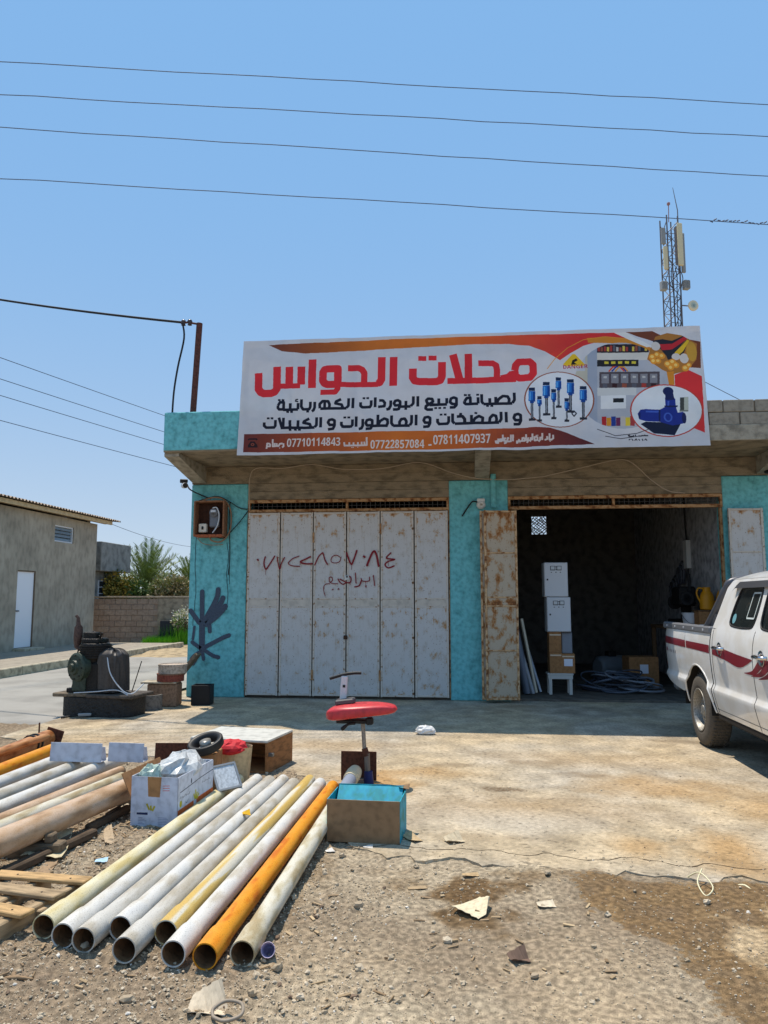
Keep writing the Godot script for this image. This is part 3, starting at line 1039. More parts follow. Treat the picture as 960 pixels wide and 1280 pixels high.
	for pts in [[V(-4.28, 2.75, 0), V(-4.29, 2.2, 0), V(-4.27, 1.6, 0), V(-4.3, 1.1, 0)], [V(-3.78, 2.4, 0), V(-3.75, 2.2, 0), V(-3.77, 1.9, 0), V(-3.74, 1.62, 0), V(-3.76, 1.35, 0)], [V(-3.73, 2.35, 0), V(-3.73, 2.0, 0), V(-3.72, 1.75, 0)]]:
		g = Geo.new()
		var q := curve(pts, 5)
		var p2 := []
		for p in q:
			p2.append(Vector2(p.x + rf(-0.006, 0.006), p.y))
		g.stroke(p2, 0.011, Transform3D(Basis(), V(0, 0, FZ + 0.001)))
		part(s, "wall_crack", g, crk)
	make_meter()


func spray(g: Geo, lines: Array, widths: Array, T: Transform3D) -> void:
	for k in lines.size():
		var pts := []
		for p in lines[k]:
			pts.append(V(p[0], p[1], 0))
		var q := []
		for p in (curve(pts, 4) if pts.size() > 2 else pts):
			q.append(Vector2(p.x, p.y))
		g.stroke(q, widths[k], T, 0.005 + 0.0009 * (k % 2))
		# overspray and a run of paint here and there
		for j in 14:
			var c: Vector2 = q[rng.randi() % q.size()] + Vector2.from_angle(rf(0, TAU)) * widths[k] * rf(0.5, 1.1)
			g.stroke([c, c + Vector2(rf(-0.003, 0.003), rf(-0.006, 0.0))], rf(0.002, 0.005), T, 0.0045)
		if k % 3 == 1:
			var e: Vector2 = q[q.size() / 2]
			g.stroke([e, e - Vector2(rf(-0.004, 0.004), rf(0.03, 0.09))], 0.006, T, 0.0047)


func lamp_shape() -> Geo:
	var g := Geo.new()
	g.lathe([Vector2(0, 0.07), Vector2(0.04, 0.065), Vector2(0.065, 0.03), Vector2(0.07, 0)], Transform3D(Basis(Vector3.RIGHT, PI / 2), V(0.23, 2.95, -11.66)), 16)
	g.box(V(0.23, 3.02, -11.66), V(0.12, 0.05, 0.08), Basis(), 0.01)
	return g


func make_meter() -> void:
	var rust := M("rusty box", rgb(150, 106, 76), 0.8, {"tex": "hard", "sc": 3.0})
	var dark := M("box inside", rgb(70, 44, 32), 0.9, {"tex": "hard", "sc": 2.0})
	var t := thing("meter_box", "open rusty electricity meter box with round grey meter on turquoise pillar", "meter box", V(-4.02, 2.49, FZ))
	part(t, "back_plate", bx(V(0, 0.28, 0.012), V(0.46, 0.54, 0.02), 0.003), dark)
	part(t, "side", bx(V(-0.235, 0.28, 0.1), V(0.025, 0.56, 0.19), 0.004), rust)
	part(t, "side", bx(V(0.235, 0.28, 0.1), V(0.025, 0.56, 0.19), 0.004), rust)
	part(t, "top", bx(V(0, 0.555, 0.1), V(0.44, 0.025, 0.189), 0.004), rust)
	part(t, "bottom", bx(V(0, 0.012, 0.1), V(0.44, 0.04, 0.189), 0.004), M("bare rust", rgb(172, 96, 62), 0.85, {"tex": "hard", "sc": 4.0}))
	var g := Geo.new()
	g.box(V(0.06, 0.28, 0.07), V(0.16, 0.26, 0.09), Basis(), 0.03)
	g.lathe([Vector2(0.0, 0.05), Vector2(0.065, 0.045), Vector2(0.075, 0.0)], Transform3D(Basis(Vector3.RIGHT, PI / 2), V(0.06, 0.38, 0.115)), 18)
	part(t, "meter", g, M("meter grey", rgb(112, 116, 124), 0.4))
	part(t, "meter_label", bx(V(0.06, 0.4, 0.168), V(0.08, 0.035, 0.004), 0.001), M("meter label", rgb(200, 206, 214), 0.5))
	var b := part(t, "switch_box", bx(V(-0.13, 0.14, 0.07), V(0.13, 0.14, 0.08), 0.01), M("switch ivory", rgb(226, 218, 202), 0.5))
	part(b, "toggle", bx(V(-0.125, 0.14, 0.118), V(0.028, 0.05, 0.02), 0.003), M("black plastic", rgb(30, 30, 30), 0.5))
	g = Geo.new()
	g.tube(curve([V(0.05, 0.45, 0.16), V(0.12, 0.45, 0.17), V(0.16, 0.33, 0.17), V(0.13, 0.17, 0.16), V(0.05, 0.06, 0.14)]), 0.011, 6)
	part(t, "cable", g, M("pale cable", rgb(196, 200, 204), 0.6))
	var blk := M("black cable", rgb(34, 32, 32), 0.6)
	var tan := M("tan cable", rgb(150, 118, 92), 0.7)
	var runs := [
		[[V(-0.15, 0.56, 0.16), V(0.05, 0.62, 0.14), V(0.22, 0.58, 0.12), V(0.31, 0.4, 0.05), V(0.3, 0.1, 0.05), V(0.18, -0.07, 0.08), V(0.03, -0.06, 0.12), V(0.0, 0.02, 0.12)], 0.012, tan],
		[[V(-0.18, 0.57, 0.15), V(0.1, 0.64, 0.12), V(0.3, 0.55, 0.05), V(0.45, 0.46, 0.03), V(0.58, 0.44, 0.03)], 0.008, blk],
		[[V(0.59, 0.42, 0.03), V(0.46, 0.25, 0.03), V(0.33, 0.1, 0.04), V(0.2, -0.02, 0.06), V(0.08, 0.0, 0.1)], 0.007, blk],
		[[V(0.29, 0.56, 0.04), V(0.28, 0.3, 0.04), V(0.29, 0.0, 0.03), V(0.3, -0.3, 0.02), V(0.28, -0.6, 0.02)], 0.007, blk],
		[[V(-0.4, 0.84, 0.1), V(-0.33, 0.75, 0.15), V(-0.15, 0.66, 0.12), V(0.0, 0.6, 0.12)], 0.012, blk],
		[[V(-0.2, -0.02, 0.12), V(-0.12, -0.1, 0.12), V(0.02, -0.13, 0.1), V(0.2, -0.12, 0.06)], 0.006, tan]]
	for q in runs:
		g = Geo.new()
		g.tube(curve(q[0], 5), q[1], 6)
		part(t, "cable", g, q[2])
	# security cameras at both ends of the canopy
	for p in [[V(-4.42, 3.3, -11.45), "small white security camera under the canopy beside the meter box"], [V(4.46, 3.3, -11.5), "small white security camera under the canopy above the pickup"]]:
		var c := thing("security_camera", p[1], "camera", p[0], 0.4, "security cameras")
		part(c, "mount", bx(V(0, 0.07, -0.05), V(0.12, 0.05, 0.12), 0.01), blk)
		g = Geo.new()
		g.tube([V(0, 0, -0.06), V(0.02, -0.02, 0.1)], 0.045, 12)
		part(c, "housing", g, M("camera white", rgb(220, 220, 220), 0.4))
		g = Geo.new()
		g.tube([V(0.02, -0.02, 0.1), V(0.0205, -0.0205, 0.106)], 0.04, 12)
		part(c, "lens", g, M("lens black", rgb(14, 14, 16), 0.1))
	# thin cables slung under the canopy
	var cm := M("grey thin cable", rgb(178, 160, 140), 0.7)
	var t1 := thing("canopy_cable", "thin pale cable slung along the lintel above the closed doors", "cable")
	g = Geo.new()
	g.tube(curve([V(-3.4, 2.9, -11.62), V(-3.41, 3.4, -11.63), V(-3.3, 3.58, -11.64), V(-2.9, 3.57, -11.64), V(-2.4, 3.62, -11.62), V(-1.9, 3.54, -11.64), V(-1.3, 3.54, -11.64), V(-0.7, 3.62, -11.62), V(-0.2, 3.45, -11.64), V(0.22, 3.35, -11.62), V(0.7, 3.33, -11.63), V(1.2, 3.37, -11.63)], 5), 0.008, 5)
	part(t1, "cable", g, cm)
	t1 = thing("canopy_cable", "thin pale cable slung along the lintel above the open doorway", "cable")
	g = Geo.new()
	g.tube(curve([V(1.2, 3.37, -11.62), V(1.7, 3.48, -11.63), V(2.27, 3.6, -11.62), V(2.5, 3.55, -11.63), V(2.75, 3.3, -11.62), V(3.0, 3.12, -11.62), V(3.25, 3.08, -11.63)], 5), 0.008, 5)
	part(t1, "cable", g, cm)


# ---------------------------------------------------------------- the banner, a printed sheet on a steel frame
var print_im: Image
var pen := Color.WHITE


func fill_blend(pts: Array, stops: Array) -> void:   # stops: colour at a place across; empty for the plain pen
	var y0 := 1e9
	var y1 := -1e9
	for p in pts:
		y0 = minf(y0, p.y)
		y1 = maxf(y1, p.y)
	var H := print_im.get_height()
	var W := print_im.get_width()
	for y in range(maxi(0, int(y0)), mini(H - 1, int(y1)) + 1):
		var xs := []
		var yy := y + 0.5
		for k in pts.size():
			var a: Vector2 = pts[k]
			var b: Vector2 = pts[(k + 1) % pts.size()]
			if (a.y <= yy) != (b.y <= yy):
				xs.append(a.x + (b.x - a.x) * (yy - a.y) / (b.y - a.y))
		xs.sort()
		for k in range(0, xs.size() - 1, 2):
			var x0 := clampi(roundi(xs[k]), 0, W)
			var x1 := clampi(roundi(xs[k + 1]), 0, W)
			if x1 <= x0:
				continue
			if stops.is_empty():
				print_im.fill_rect(Rect2i(x0, y, x1 - x0, 1), pen)
				continue
			var x := x0
			while x < x1:
				var e := mini(x + 24, x1)
				var c: Color = stops[stops.size() - 1][1]
				for s in stops.size() - 1:
					if x >= stops[s][0] and x < stops[s + 1][0]:
						c = stops[s][1].lerp(stops[s + 1][1], float(x - stops[s][0]) / (stops[s + 1][0] - stops[s][0]))
				print_im.fill_rect(Rect2i(x, y, e - x, 1), c)
				x = e


func fill(pts: Array) -> void:
	fill_blend(pts, [])


func fill_in(pts: Array, field: Array) -> void:
	for p in Geometry2D.intersect_polygons(PackedVector2Array(pts), PackedVector2Array(field)):
		fill(Array(p))


func oval(x: float, y: float, rx: float, ry: float) -> Array:
	var o := []
	for k in 40:
		o.append(Vector2(x + cos(TAU * k / 40) * rx, y + sin(TAU * k / 40) * ry))
	return o


func ellipse(x: float, y: float, rx: float, ry: float) -> void:
	fill(oval(x, y, rx, ry))


func ink(w: float, pts: Array) -> void:
	for k in pts.size() - 1:
		var a: Vector2 = pts[k]
		var b: Vector2 = pts[k + 1]
		var d := (b - a).normalized().orthogonal() * w / 2
		fill([a + d, b + d, b - d, a - d])
		if k:
			ellipse(a.x, a.y, w / 2, w / 2)


func lettering(s: String, x: float, y: float, size: float, stretch: float) -> float:
	var tm := TextMesh.new()
	var f := SystemFont.new()
	f.font_names = PackedStringArray(["Droid Sans"])
	f.font_weight = 700
	tm.font = f
	tm.text = s
	tm.font_size = 64
	tm.pixel_size = 1.0
	tm.depth = 0.0
	tm.horizontal_alignment = HORIZONTAL_ALIGNMENT_LEFT
	tm.vertical_alignment = VERTICAL_ALIGNMENT_BOTTOM
	var a := tm.get_mesh_arrays()
	var vs: PackedVector3Array = a[Mesh.ARRAY_VERTEX]
	var id = a[Mesh.ARRAY_INDEX]
	var n: int = id.size() if id != null and id.size() else vs.size()
	var lo := 1e9
	var hi := -1e9
	var yl := 1e9
	var yh := -1e9
	for p in vs:
		lo = minf(lo, p.x)
		hi = maxf(hi, p.x)
		yl = minf(yl, p.y)
		yh = maxf(yh, p.y)
	if hi <= lo:
		return 0.0
	var k := size / maxf(yh - yl, 1.0)
	for i in range(0, n, 3):
		var q := []
		for j in 3:
			var p: Vector3 = vs[id[i + j]] if id != null and id.size() else vs[i + j]
			q.append(Vector2(x + (p.x - lo) * k * stretch, y - (p.y - yl) * k))
		fill(q)
	return (hi - lo) * k


func lettering_fit(s: String, x: float, y: float, w: float, h: float) -> void:
	var keep := print_im
	print_im = Image.create(4, 4, false, Image.FORMAT_RGB8)
	var wide := lettering(s, 0, 0, h, 1.0)
	print_im = keep
	if wide > 0:
		lettering(s, x, y, h, w / wide)


func print_banner() -> void:
	# swoosh along the top
	fill_blend([Vector2(120, 23), Vector2(184, 56), Vector2(295, 71), Vector2(724, 61), Vector2(1082, 52), Vector2(1224, 57), Vector2(1312, 71), Vector2(1378, 99), Vector2(1443, 142), Vector2(1489, 110), Vector2(1546, 78), Vector2(1610, 61), Vector2(1673, 52), Vector2(1748, 62), Vector2(1699, 19), Vector2(1225, 15), Vector2(724, 15), Vector2(360, 19)], [[0, rgb(96, 44, 38)], [560, rgb(206, 112, 36)], [900, rgb(224, 120, 40)], [1250, rgb(226, 84, 48)], [1500, rgb(216, 52, 48)], [2048, rgb(210, 44, 46)]])
	# strip along the bottom
	fill_blend([Vector2(28, 451), Vector2(655, 454), Vector2(1041, 455), Vector2(1321, 450), Vector2(1386, 455), Vector2(1461, 481), Vector2(1570, 534), Vector2(1040, 541), Vector2(656, 541), Vector2(28, 536)], [[0, rgb(112, 46, 40)], [330, rgb(176, 80, 36)], [700, rgb(214, 112, 34)], [1000, rgb(206, 100, 36)], [1300, rgb(140, 56, 40)], [1600, rgb(86, 32, 38)]])
	# headline
	pen = rgb(222, 44, 50)
	ink(36, [Vector2(79, 159), Vector2(83, 237), Vector2(95, 253), Vector2(111, 260), Vector2(145, 260), Vector2(161, 254), Vector2(170, 239), Vector2(166, 132)])
	ink(36, [Vector2(224, 134), Vector2(227, 227)])
	ink(36, [Vector2(280, 135), Vector2(283, 223)])
	ink(36, [Vector2(330, 101), Vector2(333, 241)])
	ink(25, [Vector2(169, 226), Vector2(279, 229)])
	ink(35, [Vector2(381, 185), Vector2(381, 167), Vector2(388, 153), Vector2(402, 150), Vector2(449, 151), Vector2(451, 227), Vector2(403, 226), Vector2(390, 220), Vector2(382, 207), Vector2(381, 185)])
	ink(35, [Vector2(648, 101), Vector2(649, 207), Vector2(641, 223), Vector2(631, 227)])
	ink(35, [Vector2(702, 102), Vector2(703, 241)])
	ink(25, [Vector2(451, 227), Vector2(635, 232)])
	ink(25, [Vector2(453, 230), Vector2(451, 248), Vector2(440, 263), Vector2(373, 264)])
	ink(29, [Vector2(495, 149), Vector2(544, 150), Vector2(560, 158), Vector2(570, 174), Vector2(570, 228)])
	ink(35, [Vector2(790, 161), Vector2(790, 204), Vector2(800, 221), Vector2(818, 225), Vector2(895, 227), Vector2(913, 221), Vector2(920, 204), Vector2(920, 133)])
	ink(35, [Vector2(969, 99), Vector2(999, 220)])
	ink(35, [Vector2(1041, 99), Vector2(1039, 224)])
	ink(28, [Vector2(945, 225), Vector2(1097, 228), Vector2(1229, 226), Vector2(1248, 224)])
	ink(28, [Vector2(1085, 146), Vector2(1148, 148), Vector2(1163, 158), Vector2(1166, 179), Vector2(1165, 217)])
	ink(32, [Vector2(1244, 184), Vector2(1249, 160), Vector2(1262, 145), Vector2(1310, 146), Vector2(1324, 161), Vector2(1324, 201), Vector2(1309, 220), Vector2(1263, 221), Vector2(1246, 209), Vector2(1244, 184)])
	ink(27, [Vector2(1183, 220), Vector2(1216, 212), Vector2(1233, 195)])
	fill([Vector2(814, 102), Vector2(850, 103), Vector2(850, 126), Vector2(814, 125)])
	fill([Vector2(860, 101), Vector2(896, 102), Vector2(896, 125), Vector2(860, 124)])
	# second line
	pen = rgb(24, 24, 40)
	ink(13, [Vector2(1238, 289), Vector2(1237, 324), Vector2(1228, 337)])
	ink(13, [Vector2(1228, 339), Vector2(1102, 339)])
	ink(13, [Vector2(1158, 338), Vector2(1170, 317), Vector2(1188, 304), Vector2(1208, 306), Vector2(1215, 319), Vector2(1213, 338)])
	ink(13, [Vector2(1157, 307), Vector2(1156, 338)])
	ink(13, [Vector2(1131, 312), Vector2(1130, 338)])
	ink(13, [Vector2(1096, 292), Vector2(1095, 327), Vector2(1103, 338)])
	ink(13, [Vector2(1079, 306), Vector2(1079, 336)])
	ink(13, [Vector2(1045, 337), Vector2(1079, 336)])
	ink(13, [Vector2(1021, 323), Vector2(1030, 309), Vector2(1045, 306), Vector2(1045, 337), Vector2(1027, 337), Vector2(1020, 330), Vector2(1021, 323)])
	ink(13, [Vector2(986, 336), Vector2(966, 333), Vector2(957, 324), Vector2(961, 308), Vector2(973, 303), Vector2(985, 308), Vector2(986, 324), Vector2(985, 340), Vector2(975, 350), Vector2(956, 350)])
	ink(13, [Vector2(942, 305), Vector2(942, 331)])
	ink(13, [Vector2(907, 306), Vector2(907, 334)])
	ink(13, [Vector2(944, 334), Vector2(867, 336)])
	fill([Vector2(1114, 343), Vector2(1126, 343), Vector2(1126, 352), Vector2(1114, 352)])
	fill([Vector2(1133, 343), Vector2(1145, 343), Vector2(1145, 353), Vector2(1132, 352)])
	fill([Vector2(1072, 290), Vector2(1085, 290), Vector2(1084, 299), Vector2(1072, 299)])
	fill([Vector2(1018, 289), Vector2(1031, 290), Vector2(1031, 299), Vector2(1018, 299)])
	fill([Vector2(1035, 290), Vector2(1047, 290), Vector2(1047, 299), Vector2(1035, 299)])
	fill([Vector2(927, 346), Vector2(939, 346), Vector2(939, 355), Vector2(927, 355)])
	fill([Vector2(888, 346), Vector2(900, 346), Vector2(900, 355), Vector2(888, 355)])
	fill([Vector2(906, 346), Vector2(918, 346), Vector2(918, 355), Vector2(906, 355)])
	ink(13, [Vector2(902, 336), Vector2(876, 334), Vector2(856, 326), Vector2(852, 314), Vector2(860, 306), Vector2(878, 308), Vector2(882, 320), Vector2(867, 331), Vector2(851, 340), Vector2(849, 351), Vector2(858, 357), Vector2(882, 357)])
	ink(13, [Vector2(814, 294), Vector2(814, 342)])
	ink(13, [Vector2(794, 294), Vector2(794, 327), Vector2(783, 339)])
	ink(13, [Vector2(783, 341), Vector2(725, 340)])
	ink(13, [Vector2(761, 314), Vector2(761, 341)])
	ink(13, [Vector2(735, 332), Vector2(714, 335), Vector2(708, 325), Vector2(713, 313), Vector2(725, 310), Vector2(735, 316), Vector2(735, 337), Vector2(730, 351), Vector2(719, 354), Vector2(704, 354)])
	ink(13, [Vector2(693, 310), Vector2(693, 336), Vector2(686, 350), Vector2(674, 352)])
	ink(13, [Vector2(641, 309), Vector2(658, 310), Vector2(667, 321), Vector2(665, 337), Vector2(637, 340)])
	ink(13, [Vector2(623, 294), Vector2(623, 341)])
	ink(13, [Vector2(557, 314), Vector2(557, 330), Vector2(565, 338), Vector2(599, 339), Vector2(605, 331), Vector2(605, 307)])
	ink(13, [Vector2(522, 292), Vector2(523, 341)])
	ink(13, [Vector2(502, 293), Vector2(502, 329), Vector2(493, 339)])
	fill([Vector2(755, 347), Vector2(767, 347), Vector2(767, 356), Vector2(755, 356)])
	fill([Vector2(566, 291), Vector2(578, 291), Vector2(578, 301), Vector2(566, 300)])
	fill([Vector2(583, 291), Vector2(595, 291), Vector2(595, 301), Vector2(583, 300)])
	ink(13, [Vector2(494, 341), Vector2(375, 341)])
	ink(13, [Vector2(468, 297), Vector2(446, 308), Vector2(443, 317), Vector2(471, 323), Vector2(478, 339)])
	ink(13, [Vector2(373, 339), Vector2(371, 319), Vector2(385, 305), Vector2(410, 307), Vector2(417, 322), Vector2(415, 340)])
	ink(13, [Vector2(394, 305), Vector2(395, 339)])
	ink(13, [Vector2(348, 307), Vector2(349, 332), Vector2(344, 346), Vector2(336, 351)])
	ink(13, [Vector2(287, 293), Vector2(288, 328), Vector2(296, 340), Vector2(323, 341), Vector2(328, 332), Vector2(328, 306)])
	ink(13, [Vector2(272, 310), Vector2(273, 340)])
	ink(13, [Vector2(236, 310), Vector2(237, 340)])
	ink(13, [Vector2(273, 341), Vector2(205, 340)])
	ink(13, [Vector2(181, 321), Vector2(188, 306), Vector2(206, 305), Vector2(207, 339), Vector2(187, 339), Vector2(180, 331), Vector2(181, 321)])
	ink(6, [Vector2(272, 293), Vector2(262, 294), Vector2(260, 301), Vector2(273, 304)])
	fill([Vector2(311, 347), Vector2(323, 347), Vector2(324, 356), Vector2(311, 356)])
	fill([Vector2(219, 346), Vector2(232, 346), Vector2(232, 356), Vector2(220, 355)])
	fill([Vector2(237, 346), Vector2(250, 347), Vector2(250, 356), Vector2(238, 356)])
	fill([Vector2(179, 290), Vector2(191, 290), Vector2(192, 300), Vector2(179, 299)])
	fill([Vector2(196, 290), Vector2(209, 291), Vector2(209, 300), Vector2(196, 300)])
	# third line
	ink(13, [Vector2(1261, 416), Vector2(1239, 416), Vector2(1232, 405), Vector2(1237, 391), Vector2(1251, 387), Vector2(1261, 393), Vector2(1261, 420), Vector2(1254, 433), Vector2(1230, 434)])
	ink(13, [Vector2(1200, 377), Vector2(1199, 425)])
	ink(13, [Vector2(1178, 376), Vector2(1177, 411), Vector2(1168, 424)])
	ink(13, [Vector2(1168, 426), Vector2(978, 426)])
	ink(13, [Vector2(1126, 425), Vector2(1129, 403), Vector2(1142, 390), Vector2(1155, 395), Vector2(1158, 411), Vector2(1154, 425)])
	ink(13, [Vector2(1052, 425), Vector2(1064, 404), Vector2(1081, 394), Vector2(1098, 402), Vector2(1095, 425)])
	ink(13, [Vector2(1049, 388), Vector2(1048, 425)])
	ink(13, [Vector2(987, 393), Vector2(1011, 392), Vector2(1020, 405), Vector2(1020, 424)])
	ink(13, [Vector2(969, 378), Vector2(968, 413), Vector2(977, 425)])
	ink(13, [Vector2(902, 400), Vector2(902, 414), Vector2(910, 425), Vector2(945, 425), Vector2(951, 417), Vector2(951, 390)])
	fill([Vector2(1062, 375), Vector2(1074, 376), Vector2(1074, 385), Vector2(1062, 384)])
	fill([Vector2(998, 376), Vector2(1010, 377), Vector2(1010, 386), Vector2(997, 386)])
	fill([Vector2(912, 377), Vector2(924, 377), Vector2(924, 386), Vector2(912, 386)])
	fill([Vector2(930, 377), Vector2(942, 377), Vector2(942, 387), Vector2(930, 386)])
	ink(13, [Vector2(869, 416), Vector2(848, 417), Vector2(841, 406), Vector2(846, 393), Vector2(859, 390), Vector2(869, 395), Vector2(869, 420), Vector2(862, 434), Vector2(839, 436)])
	ink(13, [Vector2(807, 379), Vector2(807, 429)])
	ink(13, [Vector2(787, 380), Vector2(787, 416), Vector2(780, 428)])
	ink(13, [Vector2(780, 430), Vector2(706, 430)])
	ink(13, [Vector2(735, 429), Vector2(734, 413), Vector2(742, 399), Vector2(757, 397), Vector2(765, 410), Vector2(762, 429)])
	ink(13, [Vector2(698, 381), Vector2(698, 416), Vector2(707, 430)])
	ink(13, [Vector2(637, 377), Vector2(637, 428)])
	ink(13, [Vector2(638, 427), Vector2(648, 407), Vector2(666, 395), Vector2(680, 400), Vector2(682, 416), Vector2(677, 427)])
	ink(13, [Vector2(682, 428), Vector2(611, 429)])
	ink(13, [Vector2(611, 425), Vector2(589, 424), Vector2(583, 413), Vector2(588, 400), Vector2(601, 397), Vector2(612, 402), Vector2(612, 427), Vector2(606, 439), Vector2(583, 440)])
	ink(13, [Vector2(569, 393), Vector2(570, 423), Vector2(564, 436), Vector2(552, 439)])
	ink(13, [Vector2(539, 380), Vector2(540, 428)])
	ink(13, [Vector2(473, 426), Vector2(516, 426), Vector2(523, 418), Vector2(522, 393)])
	fill([Vector2(481, 379), Vector2(494, 379), Vector2(494, 388), Vector2(481, 388)])
	fill([Vector2(499, 379), Vector2(512, 379), Vector2(512, 388), Vector2(499, 388)])
	ink(13, [Vector2(472, 403), Vector2(473, 418), Vector2(481, 426), Vector2(513, 427)])
	ink(13, [Vector2(441, 418), Vector2(420, 418), Vector2(412, 406), Vector2(417, 395), Vector2(430, 392), Vector2(441, 397), Vector2(441, 422), Vector2(435, 435), Vector2(412, 438)])
	ink(13, [Vector2(378, 380), Vector2(379, 428)])
	ink(13, [Vector2(359, 380), Vector2(360, 416), Vector2(352, 426)])
	ink(13, [Vector2(352, 428), Vector2(197, 425)])
	ink(13, [Vector2(326, 385), Vector2(303, 396), Vector2(300, 403), Vector2(329, 411), Vector2(335, 425)])
	ink(13, [Vector2(275, 391), Vector2(276, 425)])
	ink(13, [Vector2(238, 390), Vector2(240, 425)])
	ink(13, [Vector2(208, 378), Vector2(209, 415), Vector2(201, 424)])
	ink(13, [Vector2(187, 377), Vector2(202, 422)])
	ink(13, [Vector2(119, 398), Vector2(119, 413), Vector2(129, 422), Vector2(166, 423), Vector2(172, 414), Vector2(171, 388)])
	fill([Vector2(258, 430), Vector2(271, 430), Vector2(271, 440), Vector2(258, 439)])
	fill([Vector2(277, 431), Vector2(290, 431), Vector2(290, 440), Vector2(277, 440)])
	fill([Vector2(234, 431), Vector2(247, 431), Vector2(247, 440), Vector2(235, 440)])
	fill([Vector2(131, 375), Vector2(143, 375), Vector2(144, 384), Vector2(131, 384)])
	fill([Vector2(148, 375), Vector2(161, 375), Vector2(161, 385), Vector2(149, 384)])
	# small names on the strip
	pen = rgb(226, 206, 196)
	ink(8, [Vector2(1397, 488), Vector2(1397, 504), Vector2(1389, 510), Vector2(1381, 510), Vector2(1382, 481)])
	ink(8, [Vector2(1371, 493), Vector2(1372, 506), Vector2(1360, 510)])
	ink(8, [Vector2(1351, 479), Vector2(1350, 510)])
	ink(8, [Vector2(1342, 495), Vector2(1341, 509), Vector2(1334, 516)])
	ink(8, [Vector2(1330, 494), Vector2(1330, 509), Vector2(1318, 510), Vector2(1317, 495), Vector2(1330, 494)])
	ink(8, [Vector2(1309, 479), Vector2(1308, 509)])
	ink(8, [Vector2(1301, 495), Vector2(1300, 509), Vector2(1289, 508)])
	ink(8, [Vector2(1290, 495), Vector2(1288, 514), Vector2(1283, 518)])
	ink(8, [Vector2(1282, 480), Vector2(1281, 510)])
	ink(8, [Vector2(1275, 495), Vector2(1276, 509), Vector2(1265, 509), Vector2(1266, 496), Vector2(1275, 495)])
	ink(8, [Vector2(1265, 509), Vector2(1251, 510), Vector2(1251, 500)])
	ink(8, [Vector2(1251, 510), Vector2(1242, 510), Vector2(1242, 521)])
	ink(8, [Vector2(1226, 480), Vector2(1225, 510)])
	ink(8, [Vector2(1217, 480), Vector2(1216, 510), Vector2(1200, 512)])
	ink(8, [Vector2(1209, 496), Vector2(1203, 496), Vector2(1200, 512)])
	ink(8, [Vector2(1196, 498), Vector2(1188, 498), Vector2(1188, 510), Vector2(1196, 510), Vector2(1194, 518), Vector2(1186, 521)])
	ink(8, [Vector2(1182, 481), Vector2(1181, 512)])
	ink(8, [Vector2(1175, 498), Vector2(1175, 511), Vector2(1152, 511)])
	ink(8, [Vector2(1169, 499), Vector2(1169, 511)])
	ink(8, [Vector2(1162, 499), Vector2(1162, 511), Vector2(1161, 519), Vector2(1152, 518), Vector2(1150, 508)])
	fill([Vector2(1381, 515), Vector2(1386, 515), Vector2(1385, 519), Vector2(1381, 519)])
	fill([Vector2(1329, 486), Vector2(1334, 486), Vector2(1334, 490), Vector2(1329, 490)])
	fill([Vector2(1323, 486), Vector2(1328, 486), Vector2(1327, 490), Vector2(1323, 490)])
	fill([Vector2(1298, 512), Vector2(1302, 512), Vector2(1302, 516), Vector2(1298, 516)])
	fill([Vector2(1245, 515), Vector2(1249, 515), Vector2(1249, 519), Vector2(1245, 519)])
	fill([Vector2(1253, 515), Vector2(1257, 515), Vector2(1257, 519), Vector2(1253, 519)])
	ink(8, [Vector2(212, 496), Vector2(213, 511), Vector2(206, 515)])
	ink(8, [Vector2(208, 497), Vector2(195, 499), Vector2(190, 509), Vector2(160, 510)])
	ink(8, [Vector2(181, 496), Vector2(182, 509)])
	ink(8, [Vector2(172, 495), Vector2(172, 509)])
	ink(8, [Vector2(162, 477), Vector2(163, 510)])
	ink(8, [Vector2(151, 498), Vector2(137, 497), Vector2(136, 510), Vector2(151, 510), Vector2(151, 498)])
	ink(8, [Vector2(136, 510), Vector2(135, 521)])
	ink(8, [Vector2(589, 479), Vector2(590, 515), Vector2(487, 514)])
	ink(8, [Vector2(579, 499), Vector2(580, 514)])
	ink(8, [Vector2(567, 499), Vector2(567, 514)])
	ink(8, [Vector2(550, 500), Vector2(550, 514)])
	ink(8, [Vector2(530, 500), Vector2(530, 514)])
	ink(8, [Vector2(511, 499), Vector2(511, 514)])
	ink(8, [Vector2(488, 498), Vector2(489, 514)])
	fill([Vector2(193, 516), Vector2(198, 516), Vector2(198, 520), Vector2(193, 520)])
	fill([Vector2(548, 521), Vector2(552, 521), Vector2(552, 525), Vector2(548, 525)])
	fill([Vector2(528, 521), Vector2(532, 521), Vector2(532, 525), Vector2(528, 525)])
	fill([Vector2(521, 521), Vector2(526, 521), Vector2(526, 525), Vector2(521, 525)])
	# telephone emblem
	pen = rgb(46, 22, 24)
	ink(7, [Vector2(49, 480), Vector2(52, 475), Vector2(86, 474), Vector2(90, 480)])
	fill([Vector2(60, 486), Vector2(79, 486), Vector2(92, 503), Vector2(93, 514), Vector2(49, 514), Vector2(49, 504)])
	pen = rgb(150, 70, 50)
	ellipse(70, 500, 8, 7)
	pen = rgb(46, 22, 24)
	ellipse(70, 500, 3, 3)
	# right hand pictures: brown and red fields behind
	pen = rgb(120, 62, 34)
	fill([Vector2(1733, 18), Vector2(1846, 18), Vector2(1882, 41), Vector2(2045, 74), Vector2(2036, 199), Vector2(1987, 195), Vector2(1855, 73)])
	pen = rgb(222, 52, 52)
	fill([Vector2(1923, 228), Vector2(1981, 206), Vector2(2036, 237), Vector2(2030, 492), Vector2(1987, 471), Vector2(1979, 301), Vector2(1922, 279)])
	pen = rgb(214, 136, 40)
